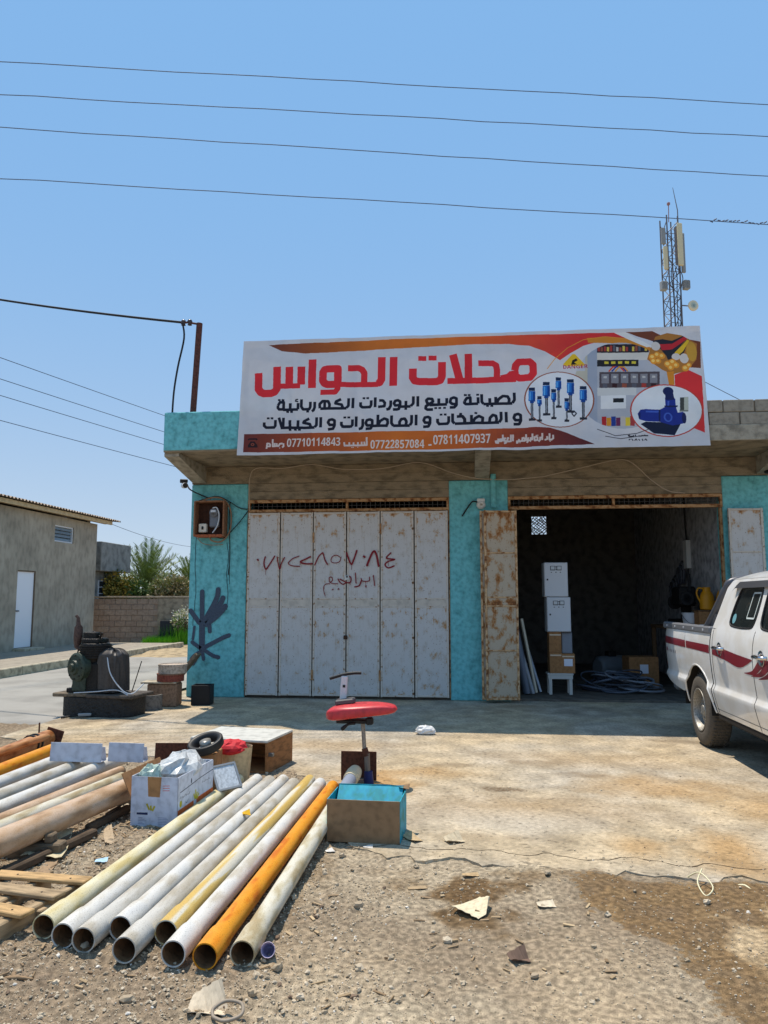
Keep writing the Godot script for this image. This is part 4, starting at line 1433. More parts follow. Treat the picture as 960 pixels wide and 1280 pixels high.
	fill([Vector2(1564, 42), Vector2(1645, 39), Vector2(1721, 47), Vector2(1795, 74), Vector2(1843, 105), Vector2(1822, 121), Vector2(1769, 95), Vector2(1694, 71), Vector2(1568, 64)])
	# picture of the switch panel in a round field
	var disc := oval(1699, 268, 202, 200)
	pen = rgb(180, 182, 190)
	fill_in([Vector2(1489, 20), Vector2(1956, 34), Vector2(1924, 523), Vector2(1469, 514)], disc)
	pen = rgb(196, 190, 172)
	fill_in([Vector2(1423, 57), Vector2(1581, 62), Vector2(1563, 463), Vector2(1409, 460)], disc)
	pen = rgb(90, 84, 88)
	fill_in([Vector2(1414, 320), Vector2(1569, 324), Vector2(1563, 463), Vector2(1409, 460)], disc)
	pen = rgb(160, 168, 184)
	fill_in([Vector2(1565, 49), Vector2(1606, 51), Vector2(1586, 475), Vector2(1546, 474)], disc)
	pen = rgb(212, 206, 196)
	fill_in([Vector2(1603, 111), Vector2(1835, 118), Vector2(1832, 156), Vector2(1601, 149)], disc)
	pen = rgb(46, 36, 38)
	fill_in([Vector2(1605, 73), Vector2(1826, 79), Vector2(1823, 120), Vector2(1603, 113)], disc)
	pen = rgb(40, 36, 36)
	fill_in([Vector2(1602, 147), Vector2(1777, 152), Vector2(1775, 183), Vector2(1600, 178)], disc)
	pen = rgb(84, 74, 78)
	fill_in([Vector2(1608, 204), Vector2(1862, 211), Vector2(1857, 284), Vector2(1604, 278)], disc)
	pen = rgb(206, 206, 204)
	fill_in([Vector2(1595, 277), Vector2(1759, 282), Vector2(1757, 317), Vector2(1594, 313)], disc)
	pen = rgb(228, 228, 228)
	fill_in([Vector2(1608, 313), Vector2(1713, 316), Vector2(1710, 376), Vector2(1605, 374)], disc)
	pen = rgb(34, 34, 36)
	fill_in([Vector2(1659, 328), Vector2(1703, 329), Vector2(1702, 348), Vector2(1658, 347)], disc)
	pen = rgb(170, 60, 50)
	fill_in([Vector2(1607, 81), Vector2(1617, 81), Vector2(1616, 107), Vector2(1606, 106)], disc)
	pen = rgb(150, 80, 60)
	fill_in([Vector2(1620, 87), Vector2(1630, 88), Vector2(1629, 107), Vector2(1619, 107)], disc)
	pen = rgb(170, 60, 50)
	fill_in([Vector2(1634, 84), Vector2(1644, 85), Vector2(1643, 107), Vector2(1633, 107)], disc)
	pen = rgb(220, 190, 80)
	fill_in([Vector2(1647, 87), Vector2(1657, 87), Vector2(1656, 108), Vector2(1646, 107)], disc)
	pen = rgb(170, 60, 50)
	fill_in([Vector2(1661, 80), Vector2(1671, 81), Vector2(1669, 108), Vector2(1659, 108)], disc)
	pen = rgb(90, 90, 100)
	fill_in([Vector2(1674, 79), Vector2(1684, 80), Vector2(1683, 109), Vector2(1673, 108)], disc)
	pen = rgb(190, 180, 170)
	fill_in([Vector2(1687, 88), Vector2(1697, 89), Vector2(1696, 109), Vector2(1686, 109)], disc)
	pen = rgb(150, 80, 60)
	fill_in([Vector2(1700, 90), Vector2(1710, 90), Vector2(1709, 109), Vector2(1699, 109)], disc)
	pen = rgb(220, 190, 80)
	fill_in([Vector2(1714, 84), Vector2(1724, 85), Vector2(1723, 110), Vector2(1713, 109)], disc)
	pen = rgb(170, 60, 50)
	fill_in([Vector2(1727, 89), Vector2(1737, 90), Vector2(1736, 110), Vector2(1726, 110)], disc)
	pen = rgb(36, 40, 60)
	fill_in([Vector2(1741, 91), Vector2(1751, 91), Vector2(1750, 111), Vector2(1740, 110)], disc)
	pen = rgb(220, 190, 80)
	fill_in([Vector2(1754, 89), Vector2(1764, 89), Vector2(1763, 111), Vector2(1753, 111)], disc)
	pen = rgb(150, 80, 60)
	fill_in([Vector2(1768, 85), Vector2(1778, 85), Vector2(1776, 111), Vector2(1766, 111)], disc)
	pen = rgb(90, 90, 100)
	fill_in([Vector2(1781, 85), Vector2(1791, 85), Vector2(1789, 112), Vector2(1779, 111)], disc)
	pen = rgb(36, 40, 60)
	fill_in([Vector2(1794, 93), Vector2(1804, 93), Vector2(1803, 112), Vector2(1793, 112)], disc)
	pen = rgb(220, 190, 80)
	fill_in([Vector2(1808, 83), Vector2(1818, 84), Vector2(1816, 113), Vector2(1806, 112)], disc)
	pen = rgb(216, 196, 60)
	fill_in([Vector2(1632, 155), Vector2(1650, 156), Vector2(1650, 167), Vector2(1632, 167)], disc)
	pen = rgb(216, 196, 60)
	fill_in([Vector2(1661, 156), Vector2(1679, 156), Vector2(1679, 168), Vector2(1661, 168)], disc)
	pen = rgb(216, 196, 60)
	fill_in([Vector2(1690, 157), Vector2(1708, 157), Vector2(1707, 169), Vector2(1690, 169)], disc)
	pen = rgb(216, 196, 60)
	fill_in([Vector2(1719, 157), Vector2(1737, 158), Vector2(1736, 170), Vector2(1719, 169)], disc)
	pen = rgb(216, 196, 60)
	fill_in([Vector2(1748, 158), Vector2(1766, 159), Vector2(1765, 171), Vector2(1747, 170)], disc)
	pen = rgb(136, 134, 140)
	fill_in([Vector2(1616, 214), Vector2(1647, 215), Vector2(1645, 258), Vector2(1614, 257)], disc)
	pen = rgb(200, 196, 190)
	fill_in([Vector2(1625, 224), Vector2(1638, 224), Vector2(1638, 234), Vector2(1624, 233)], disc)
	pen = rgb(90, 90, 100)
	fill_in([Vector2(1619, 259), Vector2(1638, 260), Vector2(1638, 279), Vector2(1618, 278)], disc)
	pen = rgb(136, 134, 140)
	fill_in([Vector2(1657, 215), Vector2(1688, 216), Vector2(1686, 259), Vector2(1655, 258)], disc)
	pen = rgb(200, 196, 190)
	fill_in([Vector2(1666, 225), Vector2(1679, 225), Vector2(1678, 235), Vector2(1665, 234)], disc)
	pen = rgb(60, 30, 30)
	fill_in([Vector2(1659, 260), Vector2(1679, 261), Vector2(1678, 280), Vector2(1658, 279)], disc)
	pen = rgb(136, 134, 140)
	fill_in([Vector2(1698, 216), Vector2(1729, 217), Vector2(1727, 260), Vector2(1696, 259)], disc)
	pen = rgb(200, 196, 190)
	fill_in([Vector2(1707, 226), Vector2(1720, 226), Vector2(1719, 236), Vector2(1706, 236)], disc)
	pen = rgb(150, 80, 60)
	fill_in([Vector2(1700, 261), Vector2(1720, 262), Vector2(1719, 281), Vector2(1699, 280)], disc)
	pen = rgb(136, 134, 140)
	fill_in([Vector2(1739, 217), Vector2(1770, 218), Vector2(1768, 261), Vector2(1737, 260)], disc)
	pen = rgb(200, 196, 190)
	fill_in([Vector2(1747, 227), Vector2(1761, 228), Vector2(1760, 237), Vector2(1747, 237)], disc)
	pen = rgb(90, 90, 100)
	fill_in([Vector2(1741, 262), Vector2(1761, 263), Vector2(1760, 282), Vector2(1740, 281)], disc)
	pen = rgb(136, 134, 140)
	fill_in([Vector2(1780, 219), Vector2(1811, 219), Vector2(1808, 262), Vector2(1778, 261)], disc)
	pen = rgb(200, 196, 190)
	fill_in([Vector2(1788, 228), Vector2(1801, 229), Vector2(1801, 238), Vector2(1788, 238)], disc)
	pen = rgb(170, 60, 50)
	fill_in([Vector2(1782, 263), Vector2(1802, 264), Vector2(1800, 283), Vector2(1781, 282)], disc)
	pen = rgb(136, 134, 140)
	fill_in([Vector2(1821, 220), Vector2(1851, 221), Vector2(1849, 263), Vector2(1818, 262)], disc)
	pen = rgb(200, 196, 190)
	fill_in([Vector2(1829, 229), Vector2(1842, 230), Vector2(1842, 239), Vector2(1828, 239)], disc)
	pen = rgb(60, 30, 30)
	fill_in([Vector2(1822, 265), Vector2(1842, 265), Vector2(1841, 284), Vector2(1821, 283)], disc)
	pen = rgb(190, 40, 40)
	fill_in([Vector2(1607, 409), Vector2(1626, 409), Vector2(1623, 453), Vector2(1605, 453)], disc)
	pen = rgb(226, 150, 40)
	fill_in([Vector2(1626, 415), Vector2(1645, 415), Vector2(1643, 453), Vector2(1625, 453)], disc)
	pen = rgb(40, 60, 140)
	fill_in([Vector2(1646, 410), Vector2(1665, 410), Vector2(1663, 454), Vector2(1644, 454)], disc)
	pen = rgb(110, 40, 80)
	fill_in([Vector2(1666, 416), Vector2(1684, 416), Vector2(1682, 454), Vector2(1664, 454)], disc)
	pen = rgb(200, 190, 180)
	fill_in([Vector2(1686, 411), Vector2(1704, 411), Vector2(1702, 455), Vector2(1684, 454)], disc)
	pen = rgb(228, 200, 60)
	fill_in([Vector2(1705, 417), Vector2(1724, 417), Vector2(1722, 455), Vector2(1703, 455)], disc)
	pen = rgb(170, 60, 60)
	fill_in([Vector2(1725, 411), Vector2(1744, 412), Vector2(1741, 456), Vector2(1723, 455)], disc)
	pen = rgb(220, 70, 40)
	ink(6, [Vector2(1648, 203), Vector2(1667, 182), Vector2(1696, 183), Vector2(1714, 205)])
	pen = rgb(40, 60, 150)
	ink(6, [Vector2(1661, 203), Vector2(1680, 183), Vector2(1704, 183), Vector2(1721, 205)])
	pen = rgb(226, 150, 50)
	ink(6, [Vector2(1675, 204), Vector2(1693, 183), Vector2(1713, 184), Vector2(1728, 205)])
	ink(3, [Vector2(1385, 183), Vector2(1420, 136), Vector2(1479, 83), Vector2(1548, 49), Vector2(1638, 37), Vector2(1727, 48), Vector2(1815, 81)])
	# warning plate
	pen = rgb(196, 200, 210)
	fill_in([Vector2(1455, 107), Vector2(1552, 109), Vector2(1548, 196), Vector2(1452, 193)], disc)
	pen = rgb(232, 190, 36)
	fill([Vector2(1455, 162), Vector2(1498, 115), Vector2(1509, 115), Vector2(1548, 165), Vector2(1542, 173), Vector2(1462, 171)])
	pen = rgb(40, 30, 20)
	fill([Vector2(1489, 165), Vector2(1496, 144), Vector2(1513, 135), Vector2(1519, 145), Vector2(1503, 154), Vector2(1516, 164)])
	pen = rgb(176, 60, 90)
	lettering("DANGER", 1455, 183, 17, 1.15)
	# cut cables
	pen = rgb(176, 116, 48)
	fill([Vector2(1857, 46), Vector2(1908, 29), Vector2(1967, 44), Vector2(2029, 84), Vector2(2021, 159), Vector2(1976, 211), Vector2(1915, 225), Vector2(1872, 203), Vector2(1813, 153), Vector2(1828, 110)])
	pen = rgb(40, 36, 44)
	fill([Vector2(1841, 65), Vector2(1886, 58), Vector2(1926, 67), Vector2(1972, 47), Vector2(1991, 61), Vector2(1911, 134), Vector2(1896, 139), Vector2(1869, 101)])
	pen = rgb(196, 40, 46)
	fill([Vector2(1870, 82), Vector2(1925, 81), Vector2(1977, 50), Vector2(1991, 61), Vector2(1923, 108), Vector2(1878, 112)])
	pen = rgb(40, 40, 46)
	fill([Vector2(1892, 126), Vector2(1964, 87), Vector2(1996, 61), Vector2(1972, 125), Vector2(1920, 156), Vector2(1900, 156)])
	pen = rgb(230, 186, 40)
	fill([Vector2(1932, 124), Vector2(1991, 64), Vector2(1998, 72), Vector2(1967, 120), Vector2(1941, 141)])
	pen = rgb(216, 206, 196)
	ellipse(1854, 92, 19, 21)
	ellipse(1936, 143, 18, 16)
	ellipse(1970, 152, 19, 23)
	pen = rgb(232, 150, 44)
	ellipse(1836, 143, 15, 15)
	pen = rgb(250, 206, 110)
	ellipse(1835, 141, 8, 7)
	pen = rgb(232, 150, 44)
	ellipse(1857, 133, 14, 14)
	pen = rgb(250, 206, 110)
	ellipse(1855, 131, 7, 7)
	pen = rgb(232, 150, 44)
	ellipse(1876, 139, 14, 14)
	pen = rgb(250, 206, 110)
	ellipse(1875, 137, 7, 7)
	pen = rgb(232, 150, 44)
	ellipse(1840, 162, 14, 14)
	pen = rgb(250, 206, 110)
	ellipse(1838, 160, 7, 7)
	pen = rgb(232, 150, 44)
	ellipse(1860, 162, 12, 13)
	pen = rgb(250, 206, 110)
	ellipse(1858, 161, 7, 6)
	pen = rgb(232, 150, 44)
	ellipse(1899, 177, 16, 16)
	pen = rgb(250, 206, 110)
	ellipse(1897, 175, 9, 8)
	pen = rgb(232, 150, 44)
	ellipse(1919, 167, 15, 15)
	pen = rgb(250, 206, 110)
	ellipse(1918, 165, 8, 7)
	pen = rgb(232, 150, 44)
	ellipse(1933, 183, 14, 14)
	pen = rgb(250, 206, 110)
	ellipse(1932, 182, 7, 7)
	pen = rgb(232, 150, 44)
	ellipse(1910, 193, 14, 14)
	pen = rgb(250, 206, 110)
	ellipse(1909, 192, 7, 7)
	pen = rgb(232, 150, 44)
	ellipse(1972, 198, 15, 15)
	pen = rgb(250, 206, 110)
	ellipse(1970, 196, 8, 7)
	pen = rgb(232, 150, 44)
	ellipse(1987, 185, 11, 12)
	pen = rgb(250, 206, 110)
	ellipse(1986, 183, 6, 6)
	pen = rgb(200, 150, 52)
	ellipse(2004, 121, 22, 46)
	pen = rgb(216, 136, 36)
	fill([Vector2(1891, 214), Vector2(1921, 210), Vector2(1920, 273), Vector2(1897, 275)])
	pen = rgb(232, 228, 222)
	fill([Vector2(1682, 19), Vector2(1732, 19), Vector2(1839, 92), Vector2(1816, 96), Vector2(1721, 42)])
	# pumps in the left oval
	pen = rgb(150, 80, 56)
	ellipse(1430, 326, 151, 130)
	pen = rgb(228, 230, 234)
	ellipse(1430, 326, 145, 126)
	pen = rgb(46, 46, 54)
	fill([Vector2(1307, 336), Vector2(1318, 337), Vector2(1315, 416), Vector2(1305, 416)])
	fill([Vector2(1296, 411), Vector2(1325, 412), Vector2(1324, 422), Vector2(1296, 422)])
	pen = rgb(150, 156, 164)
	fill([Vector2(1310, 341), Vector2(1314, 341), Vector2(1312, 409), Vector2(1308, 409)])
	pen = rgb(36, 112, 196)
	fill([Vector2(1300, 284), Vector2(1329, 285), Vector2(1327, 332), Vector2(1298, 331)])
	pen = rgb(20, 66, 140)
	fill([Vector2(1319, 287), Vector2(1329, 287), Vector2(1327, 334), Vector2(1317, 334)])
	fill([Vector2(1304, 327), Vector2(1322, 327), Vector2(1321, 341), Vector2(1304, 341)])
	pen = rgb(26, 40, 72)
	fill([Vector2(1301, 268), Vector2(1328, 268), Vector2(1328, 284), Vector2(1301, 283)])
	pen = rgb(96, 170, 226)
	fill([Vector2(1304, 289), Vector2(1309, 289), Vector2(1308, 327), Vector2(1302, 327)])
	pen = rgb(46, 46, 54)
	fill([Vector2(1341, 351), Vector2(1348, 351), Vector2(1346, 421), Vector2(1339, 421)])
	fill([Vector2(1332, 417), Vector2(1352, 417), Vector2(1352, 427), Vector2(1332, 427)])
	pen = rgb(150, 156, 164)
	fill([Vector2(1343, 356), Vector2(1345, 356), Vector2(1343, 414), Vector2(1341, 414)])
	pen = rgb(36, 112, 196)
	fill([Vector2(1335, 325), Vector2(1355, 326), Vector2(1355, 347), Vector2(1335, 346)])
	pen = rgb(20, 66, 140)
	fill([Vector2(1348, 328), Vector2(1355, 328), Vector2(1355, 349), Vector2(1348, 349)])
	fill([Vector2(1339, 342), Vector2(1351, 342), Vector2(1350, 356), Vector2(1338, 356)])
	pen = rgb(26, 40, 72)
	fill([Vector2(1337, 309), Vector2(1355, 309), Vector2(1355, 324), Vector2(1336, 324)])
	pen = rgb(96, 170, 226)
	fill([Vector2(1338, 330), Vector2(1342, 330), Vector2(1342, 342), Vector2(1338, 342)])
	pen = rgb(46, 46, 54)
	fill([Vector2(1370, 314), Vector2(1382, 315), Vector2(1379, 394), Vector2(1368, 394)])
	fill([Vector2(1358, 389), Vector2(1389, 390), Vector2(1389, 400), Vector2(1357, 400)])
	pen = rgb(150, 156, 164)
	fill([Vector2(1374, 319), Vector2(1377, 319), Vector2(1375, 387), Vector2(1371, 387)])
	pen = rgb(36, 112, 196)
	fill([Vector2(1362, 260), Vector2(1393, 260), Vector2(1392, 310), Vector2(1360, 309)])
	pen = rgb(20, 66, 140)
	fill([Vector2(1382, 263), Vector2(1393, 263), Vector2(1392, 312), Vector2(1381, 312)])
	fill([Vector2(1367, 305), Vector2(1386, 305), Vector2(1385, 319), Vector2(1366, 319)])
	pen = rgb(26, 40, 72)
	fill([Vector2(1364, 243), Vector2(1393, 244), Vector2(1392, 259), Vector2(1363, 258)])
	pen = rgb(96, 170, 226)
	fill([Vector2(1366, 264), Vector2(1373, 265), Vector2(1371, 305), Vector2(1365, 305)])
	pen = rgb(46, 46, 54)
	fill([Vector2(1402, 333), Vector2(1410, 333), Vector2(1408, 412), Vector2(1400, 412)])
	fill([Vector2(1393, 407), Vector2(1415, 408), Vector2(1414, 418), Vector2(1392, 418)])
	pen = rgb(150, 156, 164)
	fill([Vector2(1405, 337), Vector2(1407, 338), Vector2(1405, 405), Vector2(1402, 405)])
	pen = rgb(36, 112, 196)
	fill([Vector2(1397, 295), Vector2(1419, 295), Vector2(1418, 328), Vector2(1396, 328)])
	pen = rgb(20, 66, 140)
	fill([Vector2(1411, 298), Vector2(1419, 298), Vector2(1418, 331), Vector2(1410, 331)])
	fill([Vector2(1400, 323), Vector2(1414, 324), Vector2(1413, 338), Vector2(1400, 337)])
	pen = rgb(26, 40, 72)
	fill([Vector2(1398, 278), Vector2(1419, 279), Vector2(1418, 294), Vector2(1398, 294)])
	pen = rgb(96, 170, 226)
	fill([Vector2(1400, 300), Vector2(1404, 300), Vector2(1403, 323), Vector2(1399, 323)])
	pen = rgb(46, 46, 54)
	fill([Vector2(1425, 280), Vector2(1434, 280), Vector2(1431, 360), Vector2(1422, 360)])
	fill([Vector2(1415, 355), Vector2(1439, 356), Vector2(1439, 366), Vector2(1414, 366)])
	pen = rgb(150, 156, 164)
	fill([Vector2(1428, 285), Vector2(1430, 285), Vector2(1428, 353), Vector2(1425, 353)])
	pen = rgb(36, 112, 196)
	fill([Vector2(1419, 240), Vector2(1443, 240), Vector2(1442, 276), Vector2(1417, 275)])
	pen = rgb(20, 66, 140)
	fill([Vector2(1435, 243), Vector2(1443, 243), Vector2(1442, 278), Vector2(1433, 278)])
	fill([Vector2(1423, 271), Vector2(1437, 271), Vector2(1437, 285), Vector2(1422, 285)])
	pen = rgb(26, 40, 72)
	fill([Vector2(1420, 223), Vector2(1443, 224), Vector2(1442, 239), Vector2(1420, 239)])
	pen = rgb(96, 170, 226)
	fill([Vector2(1422, 245), Vector2(1427, 245), Vector2(1426, 271), Vector2(1421, 271)])
	pen = rgb(46, 46, 54)
	fill([Vector2(1457, 375), Vector2(1464, 375), Vector2(1462, 424), Vector2(1455, 424)])
	fill([Vector2(1449, 419), Vector2(1469, 420), Vector2(1468, 430), Vector2(1448, 430)])
	pen = rgb(150, 156, 164)
	fill([Vector2(1459, 380), Vector2(1461, 380), Vector2(1460, 417), Vector2(1457, 417)])
	pen = rgb(36, 112, 196)
	fill([Vector2(1452, 337), Vector2(1472, 338), Vector2(1471, 371), Vector2(1451, 370)])
	pen = rgb(20, 66, 140)
	fill([Vector2(1465, 340), Vector2(1472, 340), Vector2(1471, 373), Vector2(1464, 373)])
	fill([Vector2(1455, 366), Vector2(1467, 366), Vector2(1466, 380), Vector2(1454, 380)])
	pen = rgb(26, 40, 72)
	fill([Vector2(1453, 321), Vector2(1472, 321), Vector2(1471, 337), Vector2(1453, 336)])
	pen = rgb(96, 170, 226)
	fill([Vector2(1455, 342), Vector2(1459, 342), Vector2(1458, 366), Vector2(1454, 366)])
	pen = rgb(46, 46, 54)
	fill([Vector2(1474, 303), Vector2(1486, 303), Vector2(1482, 383), Vector2(1471, 382)])
	fill([Vector2(1461, 377), Vector2(1492, 378), Vector2(1492, 389), Vector2(1461, 388)])
	pen = rgb(150, 156, 164)
	fill([Vector2(1478, 307), Vector2(1481, 308), Vector2(1478, 376), Vector2(1475, 375)])
	pen = rgb(36, 112, 196)
	fill([Vector2(1467, 249), Vector2(1498, 250), Vector2(1496, 299), Vector2(1465, 298)])
	pen = rgb(20, 66, 140)
	fill([Vector2(1487, 252), Vector2(1498, 252), Vector2(1496, 301), Vector2(1485, 301)])
	fill([Vector2(1471, 293), Vector2(1490, 294), Vector2(1489, 308), Vector2(1470, 307)])
	pen = rgb(26, 40, 72)
	fill([Vector2(1468, 233), Vector2(1497, 233), Vector2(1497, 249), Vector2(1468, 248)])
	pen = rgb(96, 170, 226)
	fill([Vector2(1471, 254), Vector2(1477, 254), Vector2(1475, 293), Vector2(1469, 293)])
	pen = rgb(46, 46, 54)
	fill([Vector2(1527, 336), Vector2(1539, 336), Vector2(1535, 415), Vector2(1524, 415)])
	fill([Vector2(1514, 410), Vector2(1545, 411), Vector2(1545, 421), Vector2(1514, 421)])
	pen = rgb(150, 156, 164)
	fill([Vector2(1531, 340), Vector2(1534, 341), Vector2(1531, 408), Vector2(1528, 408)])
	pen = rgb(36, 112, 196)
	fill([Vector2(1520, 283), Vector2(1551, 283), Vector2(1549, 332), Vector2(1518, 331)])
	pen = rgb(20, 66, 140)
	fill([Vector2(1540, 285), Vector2(1551, 286), Vector2(1549, 334), Vector2(1538, 334)])
	fill([Vector2(1524, 326), Vector2(1543, 327), Vector2(1542, 341), Vector2(1523, 340)])
	pen = rgb(26, 40, 72)
	fill([Vector2(1522, 266), Vector2(1550, 267), Vector2(1550, 282), Vector2(1521, 281)])
	pen = rgb(96, 170, 226)
	fill([Vector2(1524, 287), Vector2(1530, 288), Vector2(1528, 326), Vector2(1522, 326)])
	pen = rgb(46, 46, 54)
	ink(5, [Vector2(1481, 392), Vector2(1491, 380), Vector2(1501, 392), Vector2(1490, 405), Vector2(1481, 392)])
	# blue pump in the right oval
	pen = rgb(196, 70, 56)
	ellipse(1878, 389, 152, 119)
	pen = rgb(226, 230, 234)
	ellipse(1878, 389, 146, 114)
	pen = rgb(22, 30, 58)
	fill([Vector2(1766, 448), Vector2(1789, 438), Vector2(1935, 447), Vector2(1905, 500), Vector2(1820, 491)])
	pen = rgb(30, 48, 140)
	fill([Vector2(1757, 401), Vector2(1770, 383), Vector2(1792, 381), Vector2(1851, 385), Vector2(1876, 372), Vector2(1876, 330), Vector2(1904, 328), Vector2(1918, 337), Vector2(1918, 373), Vector2(1924, 400), Vector2(1946, 397), Vector2(1958, 416), Vector2(1952, 447), Vector2(1930, 452), Vector2(1900, 456), Vector2(1843, 439), Vector2(1789, 436), Vector2(1762, 427)])
	pen = rgb(24, 32, 84)
	ellipse(1891, 302, 22, 20)
	fill([Vector2(1878, 304), Vector2(1910, 302), Vector2(1915, 342), Vector2(1878, 341)])
	fill([Vector2(1872, 366), Vector2(1926, 367), Vector2(1925, 375), Vector2(1871, 373)])
	fill([Vector2(1846, 385), Vector2(1853, 385), Vector2(1850, 439), Vector2(1843, 439)])
	fill([Vector2(1762, 396), Vector2(1769, 396), Vector2(1767, 422), Vector2(1760, 422)])
	pen = rgb(66, 96, 190)
	fill([Vector2(1792, 389), Vector2(1846, 390), Vector2(1845, 398), Vector2(1791, 396)])
	fill([Vector2(1885, 346), Vector2(1893, 346), Vector2(1891, 367), Vector2(1884, 367)])
	ellipse(1883, 419, 18, 21)
	pen = rgb(30, 48, 140)
	ellipse(1883, 419, 11, 15)
	pen = rgb(24, 32, 84)
	ellipse(1949, 425, 9, 24)
	pen = rgb(70, 72, 66)
	fill([Vector2(1938, 332), Vector2(1958, 332), Vector2(1953, 392), Vector2(1934, 392)])
	pen = rgb(186, 190, 176)
	fill([Vector2(1955, 330), Vector2(1973, 330), Vector2(1969, 390), Vector2(1951, 390)])
	pen = rgb(120, 124, 116)
	fill([Vector2(1932, 389), Vector2(1968, 390), Vector2(1968, 396), Vector2(1931, 396)])
	# fine print
	pen = rgb(44, 40, 50)
	ink(5, [Vector2(1795, 500), Vector2(1782, 501), Vector2(1780, 496)])
	ink(5, [Vector2(1779, 501), Vector2(1768, 501), Vector2(1754, 502)])
	ink(5, [Vector2(1770, 497), Vector2(1769, 501)])
	ink(5, [Vector2(1741, 495), Vector2(1741, 502)])
	ink(5, [Vector2(1734, 497), Vector2(1733, 502), Vector2(1723, 503)])
	ink(5, [Vector2(1719, 497), Vector2(1712, 499), Vector2(1716, 503), Vector2(1728, 503)])
	ink(4, [Vector2(1713, 519), Vector2(1720, 514)])
	ink(4, [Vector2(1725, 513), Vector2(1731, 522)])
	ink(4, [Vector2(1737, 522), Vector2(1744, 514), Vector2(1748, 522)])
	ink(4, [Vector2(1754, 515), Vector2(1759, 522)])
	ink(4, [Vector2(1769, 514), Vector2(1772, 523)])
	ink(4, [Vector2(1778, 521), Vector2(1784, 515), Vector2(1789, 523)])
	ink(3, [Vector2(1584, 466), Vector2(1659, 498), Vector2(1747, 490), Vector2(1802, 471)])
	ink(3, [Vector2(1616, 499), Vector2(1681, 512), Vector2(1757, 502)])
	# digits
	pen = rgb(232, 216, 206)
	lettering_fit("07710114843", 228, 514, 242, 39)
	pen = rgb(232, 216, 206)
	lettering_fit("07722857084", 607, 534, 238, 40)
	pen = rgb(232, 216, 206)
	lettering_fit("-", 863, 523, 14, 7)
	pen = rgb(232, 216, 206)
	lettering_fit("07811407937", 884, 518, 244, 43)


func make_banner() -> void:
	print_im = Image.create(2048, 550, false, Image.FORMAT_RGB8)
	print_im.fill(rgb(214, 211, 213))
	print_banner()
	# faint weathering of the vinyl
	var nb := noise_bytes(2048, 550, 0.01, 77, 5)
	var dt := print_im.get_data()
	for i in nb.size():
		var k := 0.95 + 0.05 * nb[i] / 255.0
		dt[i * 3] = int(dt[i * 3] * k)
		dt[i * 3 + 1] = int(dt[i * 3 + 1] * k)
		dt[i * 3 + 2] = int(dt[i * 3 + 2] * k)
	var t := thing("shop_banner", "long printed vinyl shop banner with red headline and pump pictures above the doors", "banner")
	var bm := M("banner vinyl", Color(1, 1, 1), 0.45, {"tri": false, "tex": image_tex(2048, 550, dt), "spec": 0.35, "back": Color(0.5, 0.5, 0.5)})
	var f := FastNoiseLite.new()
	f.seed = 12
	f.frequency = 0.9
	var g := Geo.new()
	var rows := []
	for i in 25:
		var v := i / 24.0
		var rw := []
		for j in 161:
			var u := j / 160.0
			# tight over the posts of the frame, slack between them
			var slack := absf(sin(u * PI * 4.0)) * sin(v * PI)
			var z := lerpf(-10.52, -10.37, v) + slack * 0.02 + f.get_noise_2d(u * 7.0, v * 2.0) * 0.024 + f.get_noise_2d(u * 26.0 + v * 5.0, v * 7.0 - u * 3.0) * 0.007
			var x := lerpf(-3.225, 3.245, u) + (v - 0.5) * 0.02 * signf(u - 0.5)
			var yb := 3.545 + 0.012 * f.get_noise_2d(u * 9.0, 30.0)
			var yt := 5.275 - 0.02 * u + 0.006 * f.get_noise_2d(u * 12.0, 50.0)
			rw.append(V(x, lerpf(yt, yb, v), z))
		rows.append(rw)
	g.grid(rows)
	part(t, "banner_sheet", g, bm)
	var sm := M("frame steel", rgb(78, 74, 72), 0.6, {"metal": 0.4, "tex": "hard", "sc": 2.0})
	for u in [0.006, 0.25, 0.5, 0.75, 0.994]:
		var x := lerpf(-3.225, 3.245, u)
		g = Geo.new()
		g.tube([V(x, 3.6, -10.425), V(x, 5.25, -10.56)], 0.022, 6)
		part(t, "frame_post", g, sm)
	for v in [0.012, 0.985]:
		g = Geo.new()
		var y := lerpf(5.265, 3.55, v)
		g.tube([V(-3.2, y, lerpf(-10.56, -10.42, v)), V(3.22, y, lerpf(-10.56, -10.42, v))], 0.02, 6)
		part(t, "frame_rail", g, sm)
	for x in [-2.6, 0.0, 2.6]:
		g = Geo.new()
		g.tube([V(x, 4.9, -10.56), V(x, 3.84, -11.5)], 0.018, 6)
		part(t, "frame_stay", g, sm)


